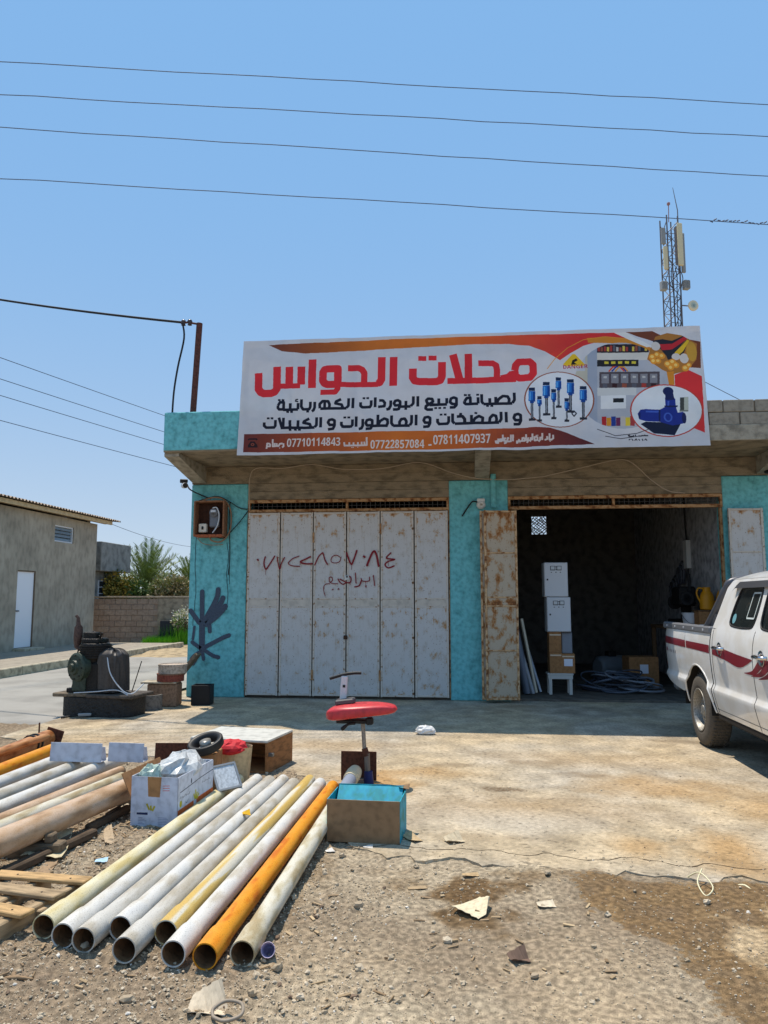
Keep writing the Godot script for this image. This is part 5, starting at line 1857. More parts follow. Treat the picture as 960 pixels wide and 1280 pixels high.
# ---------------------------------------------------------------- neighbouring houses, wall
func make_neighbours() -> void:
	var ren := M("cement render", rgb(178, 169, 154), 0.95, {"tex": ntex("rendertone", 0.008, [rgb(226, 224, 220), rgb(244, 242, 238), rgb(255, 253, 250)], [0.2, 0.5, 0.8], 512, FastNoiseLite.TYPE_SIMPLEX_SMOOTH, 6, 71), "sc": 0.16, "tex2": "soft", "sc2": Vector3(0.7, 0.35, 0.7), "rel": "fine", "cm": 0.3})
	var s := thing("rendered_house", "long grey rendered house with white door and corrugated roof beside the street", "building")
	var x := -12.2
	# the wall towards the street, with openings for door and window
	for r in [[-24.0, -20.5, 0.0, 3.24], [-24.0, -22.5, 3.24, 3.74], [-21.4, -20.5, 3.24, 3.74], [-24.0, -20.5, 3.74, 4.0], [-20.5, -19.62, 2.31, 4.0], [-19.62, -8.0, 0.0, 4.0]]:
		part(s, "wall", bx(V(x - 0.12, (r[2] + r[3]) / 2, (r[0] + r[1]) / 2), V(0.24, r[3] - r[2], r[1] - r[0]), 0.0), ren)
	part(s, "end_wall", bx(V(-16.2, 2.1, -23.88), V(7.5, 4.2, 0.24), 0.0), ren)
	part(s, "end_wall", bx(V(-16.2, 2.1, -8.12), V(7.5, 4.2, 0.24), 0.0), ren)
	part(s, "back_wall", bx(V(-19.9, 2.2, -16.0), V(0.24, 4.4, 15.5), 0.0), ren)
	var g := Geo.new()
	var rows := []
	for i in 2:
		var rw := []
		for j in 500:
			var z := -24.85 + 17.2 * j / 499.0
			rw.append(V([-11.78, -20.3][i], [4.17, 4.95][i] + 0.028 * sin(z * TAU / 0.16), z))
		rows.append(rw)
	g.grid(rows)
	part(s, "roof", g, M("corrugated sheet", rgb(126, 112, 98), 0.6, {"metal": 0.3, "tex": "hard", "sc": 0.6}))
	part(s, "fascia", bx(V(-11.95, 4.08, -16.2), V(0.06, 0.12, 16.6), 0.006), M("fascia timber", rgb(206, 184, 146), 0.85, {"tex": "soft", "sc": 1.0}))
	part(s, "soffit", bx(V(-12.08, 4.07, -16.2), V(0.2, 0.05, 16.55), 0.004), M("soffit timber", rgb(150, 130, 104), 0.9))
	var d := Node3D.new()
	d.name = "door"
	s.add_child(d)
	part(d, "panel", bx(V(x - 0.06, 1.245, -20.06), V(0.05, 2.1, 0.83), 0.006), M("white door", rgb(228, 230, 236), 0.45))
	part(d, "frame", bx(V(x - 0.05, 2.3, -20.06), V(0.1, 0.04, 0.88), 0.004), M("door frame brown", rgb(110, 92, 74), 0.8))
	part(d, "frame", bx(V(x - 0.05, 1.23, -20.485), V(0.098, 2.1, 0.03), 0.004), M("door frame brown", rgb(110, 92, 74), 0.8))
	part(d, "handle", bx(V(x - 0.015, 1.2, -19.72), V(0.05, 0.03, 0.12), 0.008), M("dark handle", rgb(40, 40, 42), 0.4, {"metal": 0.7}))
	part(s, "door_step", bx(V(x + 0.18, 0.14, -20.06), V(0.36, 0.1, 1.0), 0.012), M("kerb concrete", rgb(196, 184, 160), 0.95))
	var w := Node3D.new()
	w.name = "window"
	s.add_child(w)
	var al := M("window white", rgb(206, 208, 212), 0.4)
	for y in [3.26, 3.72]:
		part(w, "frame", bx(V(x - 0.06, y, -21.95), V(0.06, 0.045, 1.09), 0.004), al)
	for z in [-22.475, -21.425]:
		part(w, "frame", bx(V(x - 0.06, 3.49, z), V(0.059, 0.41, 0.045), 0.004), al)
	var gl := M("louvre glass", rgb(128, 142, 152), 0.15)
	for k in 4:
		part(w, "louvre_pane", bx(V(x - 0.07, 3.335 + k * 0.104, -21.95), V(0.006, 0.1, 1.0), 0.0, Basis(Vector3.BACK, 0.45)), gl)
	# house behind
	s = thing("concrete_house", "low grey concrete house with overhanging flat roof behind the block wall", "building")
	var gc := M("bare concrete", rgb(150, 150, 146), 0.95, {"tex": "hard", "sc": 0.4, "tex2": "grain", "sc2": 1.5})
	part(s, "roof_parapet", bx(V(-15.9, 3.05, -26.95), V(6.0, 1.05, 2.4), 0.02), gc)
	part(s, "wall", bx(V(-16.3, 1.26, -27.1), V(6.0, 2.52, 2.0), 0.01), gc)
	var w2 := part(s, "window", bx(V(-13.28, 1.85, -26.6), V(0.05, 0.7, 0.5), 0.005), M("window white", rgb(206, 208, 212), 0.4))
	for k in 2:
		for j in 3:
			part(w2, "pane", bx(V(-13.25, 1.62 + 0.23 * j, -26.71 + 0.22 * k), V(0.02, 0.19, 0.19), 0.0), M("pane dark", rgb(36, 42, 50), 0.1))
	# block wall across the head of the street
	s = thing("block_wall", "pinkish concrete block wall across the end of the street", "wall")
	var bms := []
	for k in 4:
		bms.append(M("wall block %d" % k, [rgb(176, 156, 140), rgb(180, 160, 144), rgb(172, 152, 137), rgb(183, 164, 148)][k], 0.95, {"tex": "soft", "sc": 1.1, "tex2": "grain", "sc2": 2.0}))
	var bm := bx(Vector3.ZERO, V(0.385, 0.182, 0.15), 0.008).mesh()
	for row in 8:
		for k in 7:
			var o := part(s, "block", bm, bms[rng.randi() % 4])
			o.position = V(-13.35 + 0.4 * k + (0.2 if row % 2 else 0.0) + rf(-0.004, 0.004), 0.1 + 0.193 * row, -25.5 + rf(-0.006, 0.006))
	part(s, "mortar_core", bx(V(-12.05, 0.77, -25.51), V(2.9, 1.54, 0.12), 0.0), M("wall mortar", rgb(160, 142, 127), 1.0, {"tex": "grain", "sc": 2.0}))
	part(s, "plastered_length", bx(V(-8.9, 0.78, -25.5), V(3.44, 1.56, 0.17), 0.01), M("plastered wall", rgb(176, 162, 142), 0.95, {"tex": "hard", "sc": 0.6, "tex2": "grain", "sc2": 1.4}))
	part(s, "coping", bx(V(-10.3, 1.6, -25.5), V(6.4, 0.06, 0.22), 0.01), M("coping", rgb(176, 160, 140), 0.95, {"tex": "hard", "sc": 1.0}))
	s = thing("notice_board", "small black board standing in green grass before the wall", "board", V(-9.98, 0.0, -25.15), 0.1)
	part(s, "panel", bx(V(0, 0.48, 0), V(0.8, 0.64, 0.03), 0.006), M("board black", rgb(44, 48, 58), 0.6))
	for k in [-1, 1]:
		part(s, "leg", bx(V(0.36 * k, 0.25, -0.03), V(0.035, 0.5, 0.025), 0.003), M("board leg", rgb(60, 60, 64), 0.7))


# ---------------------------------------------------------------- plants
func leaf(g: Geo, at: Vector3, dir: Vector3, side: Vector3, l: float, w: float) -> void:
	var m := at + dir * l * 0.5
	var nn := side.cross(dir).normalized()
	g.tri(at, m + side * w, at + dir * l + nn * l * 0.05)
	g.tri(at, at + dir * l + nn * l * 0.05, m - side * w)


func leafm() -> StandardMaterial3D:
	return M("leaf", Color(1, 1, 1), 0.6, {"vc": true, "tri": false, "back": Color(0.35, 0.4, 0.1)})


func rdir() -> Vector3:
	var v := V(rf(-1, 1), rf(-1, 1), rf(-1, 1))
	return v.normalized() if v.length() > 0.05 else Vector3.UP


func bush(called: String, label: String, at: Vector3, size: Vector3, cols: Array, count: int, lsize: float, group := "") -> void:
	var t := thing(called, label, "shrub", at, 0, group)
	var g := Geo.new()
	var tips := []
	for k in 9:
		var e := V(rf(-0.4, 0.4) * size.x, rf(0.45, 0.85) * size.y, rf(-0.4, 0.4) * size.z)
		g.tube(curve([V(rf(-0.05, 0.05), 0, rf(-0.05, 0.05)), e * V(0.5, 0.55, 0.5), e], 4), [0.03, 0.027, 0.025, 0.022, 0.019, 0.016, 0.013, 0.01, 0.006], 5)
		tips.append(e)
	part(t, "stem", g, M("bark", rgb(110, 88, 66), 0.95, {"tex": "grain", "sc": 4.0}))
	g = Geo.new()
	var clumps := []
	for k in 26:
		var d := rdir()
		d.y = absf(d.y) * 0.9 - 0.1
		clumps.append([V(d.x * size.x * 0.42, size.y * 0.52 + d.y * size.y * 0.45, d.z * size.z * 0.42) * V(rf(0.6, 1), rf(0.8, 1.05), rf(0.6, 1)), rf(0.13, 0.26), cols[rng.randi() % cols.size()]])
	for k in count:
		var c: Array = clumps[rng.randi() % clumps.size()]
		var d := rdir()
		var p: Vector3 = c[0] + d * c[1] * pow(rng.randf(), 0.45) * size.y * 0.8
		var cc: Color = c[2]
		g.col = cc.lightened(rf(0, 0.12)).darkened(rf(0, 0.3)).srgb_to_linear()
		var dir := (d + rdir() * 0.8 + Vector3.UP * 0.3).normalized()
		leaf(g, p, dir, dir.cross(rdir()).normalized(), lsize * rf(0.6, 1.3), lsize * 0.26)
	part(t, "foliage", g, leafm())


func palm(label: String, at: Vector3, trunk_h: float, fl: float, count: int, dry: int) -> void:
	var t := thing("date_palm", label, "palm tree", at, 0, "palms behind the wall")
	var g := Geo.new()
	var path := []
	var rad := []
	for k in 12:
		path.append(V(sin(k * 0.4) * 0.03, trunk_h * k / 11.0, cos(k * 0.5) * 0.03))
		rad.append(0.17 - 0.03 * k / 11.0 + (0.02 if k % 2 else 0.0))
	g.tube(path, rad, 10)
	for k in 70:
		var y := trunk_h * (0.1 + 0.9 * rng.randf())
		var a := rf(0, TAU)
		g.box(V(cos(a) * 0.16, y, sin(a) * 0.16), V(0.05, 0.14, 0.05), Basis(Vector3.UP, -a) * Basis(Vector3.BACK, -0.5))
	part(t, "trunk", g, M("palm trunk", rgb(122, 98, 74), 0.95, {"tex": "hard", "sc": 3.0}))
	for k in count:
		g = Geo.new()
		var a := TAU * k * 0.382 + rf(-0.2, 0.2)
		var old := k < dry
		var lift := rf(-0.5, 0.1) if old else lerpf(0.25, 1.45, float(k - dry) / maxf(1, count - dry))
		var L := fl * rf(0.8, 1.08)
		var out := V(cos(a), 0, sin(a))
		var p := V(0, trunk_h, 0) + out * 0.08
		var dir := (out * cos(lift) + Vector3.UP * sin(lift)).normalized()
		var pts := [p]
		var n := 14
		for j in n:
			dir = (dir + Vector3.DOWN * (0.035 + 0.004 * j) * (1.4 - sin(lift) * 0.8)).normalized()
			p += dir * L / n
			pts.append(p)
		var gc := rgb(190, 166, 122) if old else rgb(120, 142, 80).lerp(rgb(158, 168, 106), rng.randf())
		g.col = gc.srgb_to_linear()
		var rr := []
		for j in pts.size():
			rr.append(lerpf(0.022, 0.004, float(j) / n))
		g.tube(pts, rr, 5)
		for j in range(2, n + 1):
			for m in 3:
				var q: Vector3 = pts[j - 1].lerp(pts[j], m / 3.0)
				var dd: Vector3 = (pts[j] - pts[j - 1]).normalized()
				var sd := dd.cross(Vector3.UP).normalized()
				if sd.length() < 0.1:
					sd = Vector3.RIGHT
				var up := sd.cross(dd)
				var ll := fl * 0.24 * (1.0 - 0.55 * absf(float(j) / n - 0.45)) * rf(0.8, 1.1)
				for sg in [-1.0, 1.0]:
					g.col = gc.darkened(rf(0, 0.3)).srgb_to_linear()
					var ld: Vector3 = (dd * 0.75 + sd * sg * 0.8 + up * rf(0.05, 0.45) + (Vector3.DOWN * 0.5 if old else Vector3.ZERO)).normalized()
					leaf(g, q, ld, ld.cross(up).normalized(), ll, 0.014)
		part(t, "frond", g, leafm())


func make_vegetation() -> void:
	palm("bushy date palm with upright green fronds beside the concrete house", V(-13.0, 0, -30), 2.0, 1.9, 46, 12)
	palm("thin date palm with pale drooping fronds close to the shop corner", V(-11.15, 0, -30), 2.1, 1.35, 30, 9)
	var gr := [rgb(98, 122, 58), rgb(116, 138, 72), rgb(80, 104, 50)]
	var ye := [rgb(180, 160, 70), rgb(196, 164, 66), rgb(120, 134, 62)]
	var dr := [rgb(190, 170, 128), rgb(140, 146, 84), rgb(168, 156, 108)]
	bush("garden_shrub", "yellowing leafy shrub rising over the wall beside the grey house", V(-13.0, 0, -27.2), V(1.7, 2.7, 1.2), ye, 4200, 0.14, "shrubs behind the block wall")
	bush("garden_shrub", "dense dark green shrub under the bushy palm behind the wall", V(-11.9, 0, -27.0), V(1.8, 2.2, 1.3), gr, 4600, 0.13, "shrubs behind the block wall")
	bush("garden_shrub", "dry pale shrub behind the plastered part of the wall", V(-10.75, 0, -27.1), V(1.8, 2.6, 1.2), dr, 4600, 0.13, "shrubs behind the block wall")
	# white flowers at the corner of the wall
	bush("flowering_shrub", "small shrub with white flowers beside the shop corner and grass", V(-9.5, 0, -24.9), V(0.6, 1.35, 0.5), [rgb(230, 228, 200), rgb(240, 236, 220), rgb(110, 150, 60)], 800, 0.085)
	# lush grass
	var g := Geo.new()
	for k in 5200:
		var x := rf(-10.75, -8.9)
		var z := -25.28 + rng.randf() * 0.75
		var h := rf(0.3, 0.85) * (1.0 - 0.45 * absf(x + 9.9)) * (0.6 if x < -10.4 else 1.0) * (0.45 if z > -25.1 and absf(x + 9.98) < 0.42 else 1.0)
		var b := V(x, 0.0, z)
		var d := V(rf(-0.25, 0.25), 1, rf(-0.25, 0.25)).normalized()
		var s := V(rf(-1, 1), 0, rf(-1, 1)).normalized() * 0.008
		g.col = rgb(84, 150, 30).lerp(rgb(122, 190, 44), rng.randf()).srgb_to_linear()
		g.tri(b - s, b + d * maxf(h, 0.12) + V(rf(-0.1, 0.1), 0, rf(-0.1, 0.1)), b + s)
	var o := part(self, "grass", g, leafm())
	o.set_meta("kind", "stuff")
	tag(o, "tall bright green grass in front of the wall", "grass")


# ---------------------------------------------------------------- telecom mast
func make_tower() -> void:
	var t := thing("telecom_mast", "lattice telecom mast with panel antennas and dish rising behind the banner", "tower", V(16.45, 0, -60), 0.3)
	var steel := M("mast steel", rgb(112, 108, 112), 0.6, {"metal": 0.3})
	var H := 31.9
	var h := 0.48
	for c in [[-1, -1], [1, -1], [1, 1], [-1, 1]]:
		var g := Geo.new()
		g.tube([V(c[0] * h * 1.35, 0, c[1] * h * 1.35), V(c[0] * h, 16, c[1] * h), V(c[0] * h, H, c[1] * h)], 0.055, 6)
		part(t, "leg", g, steel)
	for side in 4:
		var g := Geo.new()
		var b := Basis(Vector3.UP, PI / 2 * side)
		var y := 1.0
		var f := 1
		while y < H - 0.9:
			var w := h * (1.0 if y > 16 else lerpf(1.35, 1.0, y / 16))
			g.tube([b * V(-w * f, y, w), b * V(w * f, y + 1.05, w)], 0.035, 4, false)
			g.tube([b * V(-w, y, w), b * V(w, y, w)], 0.028, 4, false)
			y += 1.05
			f = -f
		part(t, "lattice", g, steel)
	var cream := M("antenna cream", rgb(206, 196, 164), 0.6)
	var gray := M("antenna grey", rgb(140, 142, 142), 0.6)
	for a in [[V(0.3, 29.3, 0.95), V(0.42, 3.5, 0.2), cream], [V(-0.85, 30.1, 0.5), V(0.36, 1.35, 0.2), gray], [V(-0.72, 28.3, 0.5), V(0.34, 1.9, 0.2), cream], [V(1.0, 29.0, 0.2), V(0.32, 3.3, 0.2), gray]]:
		var p := part(t, "panel_antenna", bx(a[0], a[1], 0.05), a[2])
		part(p, "bracket", bx(a[0] + V(-signf(a[0].x) * 0.2, 0, -0.25), V(0.06, a[1].y * 0.9, 0.3), 0.01), steel)
	for a in [V(-0.95, 26.0, 0.4), V(0.95, 26.2, 0.5)]:
		var p := part(t, "radio_unit", bx(a, V(0.5, 0.75, 0.4), 0.05), M("radio grey", rgb(150, 152, 152), 0.6))
		for k in 5:
			part(p, "fin", bx(a + V(-0.2 + 0.1 * k, 0, 0.21), V(0.03, 0.6, 0.06), 0.0), gray)
	var g2 := Geo.new()
	g2.lathe([Vector2(0, -0.16), Vector2(0.25, -0.12), Vector2(0.42, 0.0), Vector2(0.42, 0.1), Vector2(0.0, 0.14)], Transform3D(Basis(Vector3.RIGHT, PI / 2 + 0.05), V(1.25, 24.4, 0.8)), 20)
	var dm := part(t, "dish", g2, M("dish cream", rgb(226, 208, 172), 0.6))
	part(dm, "dish_arm", bx(V(0.9, 24.5, 0.5), V(0.7, 0.08, 0.08), 0.01), steel)
	g2 = Geo.new()
	g2.tube([V(0.5, H - 2.0, 0.5), V(0.5, H + 0.5, 0.5), V(0.2, H + 2.4, 0.45)], [0.05, 0.04, 0.02], 5)
	part(t, "lightning_rod", g2, steel)
	g2 = Geo.new()
	g2.tube([V(0.0, H - 0.3, 0.0), V(0.05, H + 1.2, 0.0)], 0.035, 5)
	g2.box(V(0.05, H + 1.25, 0), V(0.22, 0.25, 0.22), Basis(), 0.05)
	part(t, "beacon", g2, M("beacon", rgb(150, 110, 110), 0.6))
	for k in 3:
		g2 = Geo.new()
		g2.tube(curve([V(-0.3 + 0.3 * k, 27.5, 0.6), V(-0.5 + 0.5 * k, 26.6, 0.8), V(-0.25 + 0.3 * k, 25.2, 0.62), V(-0.2 + 0.2 * k, 20, 0.6)], 4), 0.035, 5)
		part(t, "feeder_cable", g2, M("feeder black", rgb(48, 48, 52), 0.6))


# ---------------------------------------------------------------- wires and the roof pole
func wire(called: String, label: String, pts: Array, r: float, m: Material, group := "") -> Node3D:
	var g := Geo.new()
	g.tube(pts, r, 5)
	var o := part(self, called, g, m)
	tag(o, label, "wire", group)
	return o


func make_wires() -> void:
	var wm := M("line wire", rgb(92, 106, 130), 0.6)
	var rows := [["topmost", V(-23.5, 10.5, -8.0), V(21.3, 10.42, -16.5)], ["second highest", V(-23.4, 9.96, -8.0), V(21.2, 9.75, -16.5)], ["third highest", V(-23.2, 9.55, -8.0), V(21.1, 8.8, -16.5)], ["lowest", V(-23.0, 8.66, -8.0), V(20.9, 7.9, -16.5)]]
	for q in rows:
		var p := sag(q[1], q[2], 0.03, 60)
		for k in p.size():
			p[k].y += rf(-0.012, 0.012)
		wire("overhead_wire", "%s of the four overhead wires crossing the open sky" % q[0], p, 0.0075, wm, "overhead wires crossing the sky")
	# a bound splice on the lowest of them
	var g := Geo.new()
	var sp := V(4.9, 8.175, -13.4)
	for k in 16:
		var a := sp + V(-0.55 + 0.07 * k, -0.008 - 0.0012 * k + rf(-0.012, 0.012), 0.1 - 0.0136 * k)
		g.tube([a, a + V(0.05, rf(-0.03, 0.03), 0)], 0.012, 4)
	var o := part(self, "wire_splice", g, wm)
	tag(o, "frayed splice bound round the lowest overhead wire", "splice")
	var hs := [6.41, 5.97, 5.63, 5.12]
	var nm := ["topmost", "second", "third", "bottom"]
	for k in 4:
		var a := V(-10.9 + 0.02 * k, hs[k] + 0.02, -8.6)
		var b := V(-4.7, hs[k] - 0.05, -30.0)
		wire("street_wire", "%s of the four thin wires along the street left of the roof" % nm[k], sag(a, b, 0.05, 24), 0.008, wm, "wires along the street")
	wire("far_wire", "faint thin wire sagging above the palms behind the wall", sag(V(-13.2, 4.42, -26.0), V(-15.5, 4.6, -44), 0.25, 14), 0.01, wm)
	wire("roof_wire", "thin wire running down to the bare block parapet right of the banner", sag(V(8.0, 10.75, -30.0), V(12.5, 8.1, -30.0), 0.05, 10), 0.014, wm)
	# rusty pole on the roof with its service cable
	var rust := M("rust pole", rgb(98, 58, 50), 0.8, {"tex": "hard", "sc": 3.0})
	var t := thing("roof_pole", "rusty steel pole with insulators standing on the left roof corner", "pole", V(-4.1, 3.836, -10.85))
	g = Geo.new()
	g.tube([V(0, 0, 0), V(0.09, 1.86, 0.02)], 0.046, 10)
	part(t, "pole", g, rust)
	g = Geo.new()
	g.tube([V(0.12, 1.84, 0.02), V(-0.1, 1.88, 0.03), V(-0.2, 1.87, 0.03)], 0.016, 6)
	part(t, "arm", g, rust)
	for k in 2:
		g = Geo.new()
		g.lathe([Vector2(0, -0.05), Vector2(0.035, -0.045), Vector2(0.022, -0.015), Vector2(0.042, 0.005), Vector2(0.03, 0.035), Vector2(0, 0.05)], Transform3D(Basis(), V(-0.06 - 0.1 * k, 1.88, 0.03)), 12)
		part(t, "insulator", g, M("insulator", rgb(64, 56, 60), 0.3))
	var bk := M("black cable", rgb(34, 32, 32), 0.6)
	wire("service_cable", "thick black cable running from the left to the rusty roof pole", sag(V(-13.5, 8.55, -14.0), V(-4.28, 5.72, -10.82), 0.12, 20), 0.02, bk)
	wire("drop_cable", "black cable hanging from the roof pole down to the parapet", curve([V(-4.27, 5.7, -10.8), V(-4.23, 5.45, -10.78), V(-4.3, 5.0, -10.75), V(-4.33, 4.6, -10.7), V(-4.33, 4.2, -10.66)], 5), 0.015, bk)


# ---------------------------------------------------------------- the pickup: rear axle at the origin, front towards +z
const HWP := [[0.34, 0.80], [0.42, 0.835], [0.52, 0.862], [0.60, 0.880], [0.63, 0.884], [0.655, 0.872], [0.69, 0.858], [0.80, 0.870], [0.92, 0.879], [1.02, 0.880], [1.10, 0.874], [1.17, 0.862], [1.22, 0.848], [1.45, 0.775], [1.60, 0.728], [1.70, 0.688]]


func hw(y: float) -> float:
	for k in HWP.size() - 1:
		if y <= HWP[k + 1][0]:
			return lerpf(HWP[k][1], HWP[k + 1][1], clampf((y - HWP[k][0]) / (HWP[k + 1][0] - HWP[k][0]), 0, 1))
	return HWP[HWP.size() - 1][1]


func nose(z: float) -> float:   # the body narrows at both ends
	return 1.0 - 0.09 * pow(clampf((z - 3.0) / 1.0, 0, 1), 2.0) - 0.035 * pow(clampf((-0.9 - z) / 0.4, 0, 1), 2.0)


func sp(s: float, z: float, y: float, off := 0.0) -> Vector3:   # a point on the side skin
	return V(s * (hw(y) * nose(z) + off), y, z)


func arch(z: float, c: float, low: float) -> float:
	var d := absf(z - c)
	return maxf(low, 0.37 + sqrt(maxf(0.0, 0.455 * 0.455 - d * d))) if d < 0.455 else low


func skin(g: Geo, s: float, z0: float, z1: float, lo: Callable, hi: float) -> void:
	var lv := [0.34, 0.38, 0.42, 0.47, 0.52, 0.56, 0.60, 0.63, 0.642, 0.655, 0.672, 0.69, 0.74, 0.80, 0.86, 0.92, 0.97, 1.02, 1.06, 1.10, 1.14, 1.17, 1.195, 1.22]
	var rows := []
	var n := maxi(2, int(ceil((z1 - z0) / 0.014)))
	for i in n + 1:
		var z := lerpf(z0, z1, float(i) / n)
		var b: float = lo.call(z)
		var rw := []
		for y in lv:
			rw.append(sp(s, z, clampf(y, b, hi)))
		rows.append(rw)
	g.grid(rows, false, Rect2(0, 0, 1, 1), s > 0)


func ribbon(g: Geo, s: float, pts: Array, w: float, off := 0.002) -> void:   # pts: Vector2(z, y)
	for k in pts.size() - 1:
		var a: Vector2 = pts[k]
		var b: Vector2 = pts[k + 1]
		var n := maxi(1, int(a.distance_to(b) / 0.03))
		var d := (b - a).normalized().orthogonal() * w / 2
		for i in n:
			var p := a.lerp(b, float(i) / n)
			var q := a.lerp(b, float(i + 1) / n)
			g.oquad(sp(s, p.x + d.x, p.y + d.y, off), sp(s, q.x + d.x, q.y + d.y, off), sp(s, q.x - d.x, q.y - d.y, off), sp(s, p.x - d.x, p.y - d.y, off), V(s, 0, 0))


func band(g: Geo, s: float, top: Array, bot: Array) -> void:   # a sticker between two lines of Vector2(z, y)
	var rows := []
	var n := 40
	for i in n + 1:
		var u := float(i) / n
		var t := along(top, u)
		var b := along(bot, u)
		var rw := []
		for j in 7:
			var p := t.lerp(b, j / 6.0)
			rw.append(sp(s, p.x, p.y, 0.0022))
		rows.append(rw)
	g.grid(rows, false, Rect2(0, 0, 1, 1), s < 0)


func along(l: Array, u: float) -> Vector2:
	var f := u * (l.size() - 1)
	var k := mini(int(f), l.size() - 2)
	var p: Vector2 = l[k]
	return p.cubic_interpolate(l[k + 1], l[maxi(k - 1, 0)], l[mini(k + 2, l.size() - 1)], f - k)


func hit(poly: Array, c: Vector2, a: float) -> Vector2:   # where a ray from c leaves the outline
	var far := c + Vector2(cos(a), sin(a)) * 9.0
	for k in poly.size():
		var h = Geometry2D.segment_intersects_segment(c, far, poly[k], poly[(k + 1) % poly.size()])
		if h != null:
			return h
	return c


func rounded(poly: Array, times := 3) -> Array:
	for t in times:
		var o := []
		for k in poly.size():
			var a: Vector2 = poly[k]
			var b: Vector2 = poly[(k + 1) % poly.size()]
			var e := 0.12 if t == 0 else 0.25
			o.append(a.lerp(b, e))
			o.append(a.lerp(b, 1.0 - e))
		poly = o
	return poly


func window_side(t: Node3D, s: float, outer: Array, win: Array, c: Vector2, paint: Material, gl: Material, seal: Material) -> MeshInstance3D:
	win = rounded(win)
	var n := 96
	var inner := []
	var rows := [[], [], [], []]
	for k in n:
		var a := TAU * k / n
		var i := hit(win, c, a)
		var o := hit(outer, c, a)
		inner.append(i)
		for j in 4:
			var p := o.lerp(i, j / 3.0)
			rows[j].append(sp(s, p.x, p.y))
	var g := Geo.new()
	g.grid(rows, true, Rect2(0, 0, 1, 1), s > 0)
	part(t, "window_surround", g, paint)
	g = Geo.new()
	var line := []
	for p in inner + [inner[0]]:
		line.append(sp(s, p.x, p.y, -0.002))
	g.tube(line, 0.009, 5, false)
	part(t, "window_seal", g, seal)
	g = Geo.new()
	var r2 := []
	for j in 5:
		var rw := []
		for p in inner:
			var q := c.lerp(p, j / 4.0)
			rw.append(sp(s, q.x, q.y, -0.012))
		r2.append(rw)
	g.grid(r2, true, Rect2(0, 0, 1, 1), s < 0)
	return part(t, "side_window", g, gl)


func wheel(t: Node3D, at: Vector3, s: float) -> void:
	var w := Node3D.new()
	w.name = "wheel"
	t.add_child(w, true)
	w.position = at
	var T := Transform3D(Basis(Vector3.BACK, -PI / 2 * s), Vector3.ZERO)   # local y points outwards
	var g := Geo.new()
	g.lathe([Vector2(0.21, -0.12), Vector2(0.23, -0.11), Vector2(0.30, -0.112), Vector2(0.345, -0.1), Vector2(0.362, -0.076), Vector2(0.365, 0), Vector2(0.362, 0.076), Vector2(0.345, 0.102), Vector2(0.32, 0.112), Vector2(0.29, 0.118), Vector2(0.25, 0.118), Vector2(0.225, 0.114), Vector2(0.212, 0.1)], T, 48)
	for k in 60:
		var a := TAU * k / 60
		for j in [-0.06, -0.02, 0.02, 0.06]:
			var b := T.basis * Basis(Vector3.UP, -a)
			g.box(T * (V(cos(a), 0, sin(a)) * 0.3655 + V(0, j + (0.012 if k % 2 else 0.0), 0)), V(0.012, 0.03, 0.02), b, 0.003)
	part(w, "tyre", g, M("tyre rubber", rgb(92, 86, 78), 0.9, {"tex": "soft", "sc": 5.0}))
	var steel := M("wheel steel", rgb(160, 157, 150), 0.45, {"metal": 0.5, "tex": "hard", "sc": 6.0})
	g = Geo.new()
	g.lathe([Vector2(0.212, 0.1), Vector2(0.218, 0.118), Vector2(0.208, 0.12), Vector2(0.2, 0.105), Vector2(0.192, 0.06), Vector2(0.186, 0.02)], T, 40)
	# disc with eight openings
	var seg := 64
	var rr := [0.188, 0.17, 0.13, 0.11, 0.07, 0.055, 0.05, 0.0]
	var dep := [0.035, 0.045, 0.062, 0.068, 0.066, 0.075, 0.085, 0.088]
	for b in rr.size() - 1:
		for k in seg:
			if b == 1 and (k % 8) in [0, 1, 2, 3]:
				continue
			var q := []
			for m in [[k, b], [k + 1, b], [k + 1, b + 1], [k, b + 1]]:
				var a: float = TAU * m[0] / seg
				q.append(T * V(cos(a) * rr[m[1]], dep[m[1]], sin(a) * rr[m[1]]))
			g.oquad(q[0], q[1], q[2], q[3], T.basis.y)
	part(w, "rim", g, steel)
	for k in 6:
		var a := TAU * k / 6
		g = Geo.new()
		g.hlathe([Vector2(0, 0.014), Vector2(0.011, 0.014), Vector2(0.012, 0)], Transform3D(T.basis, T * V(cos(a) * 0.085, 0.067, sin(a) * 0.085)), 6)
		part(w, "wheel_nut", g, steel)
	g = Geo.new()
	g.hlathe([Vector2(0.18, -0.1), Vector2(0.18, -0.0), Vector2(0.0, 0.0)], T, 24)
	part(w, "brake_drum", g, M("brake dark", rgb(40, 34, 30), 0.9))


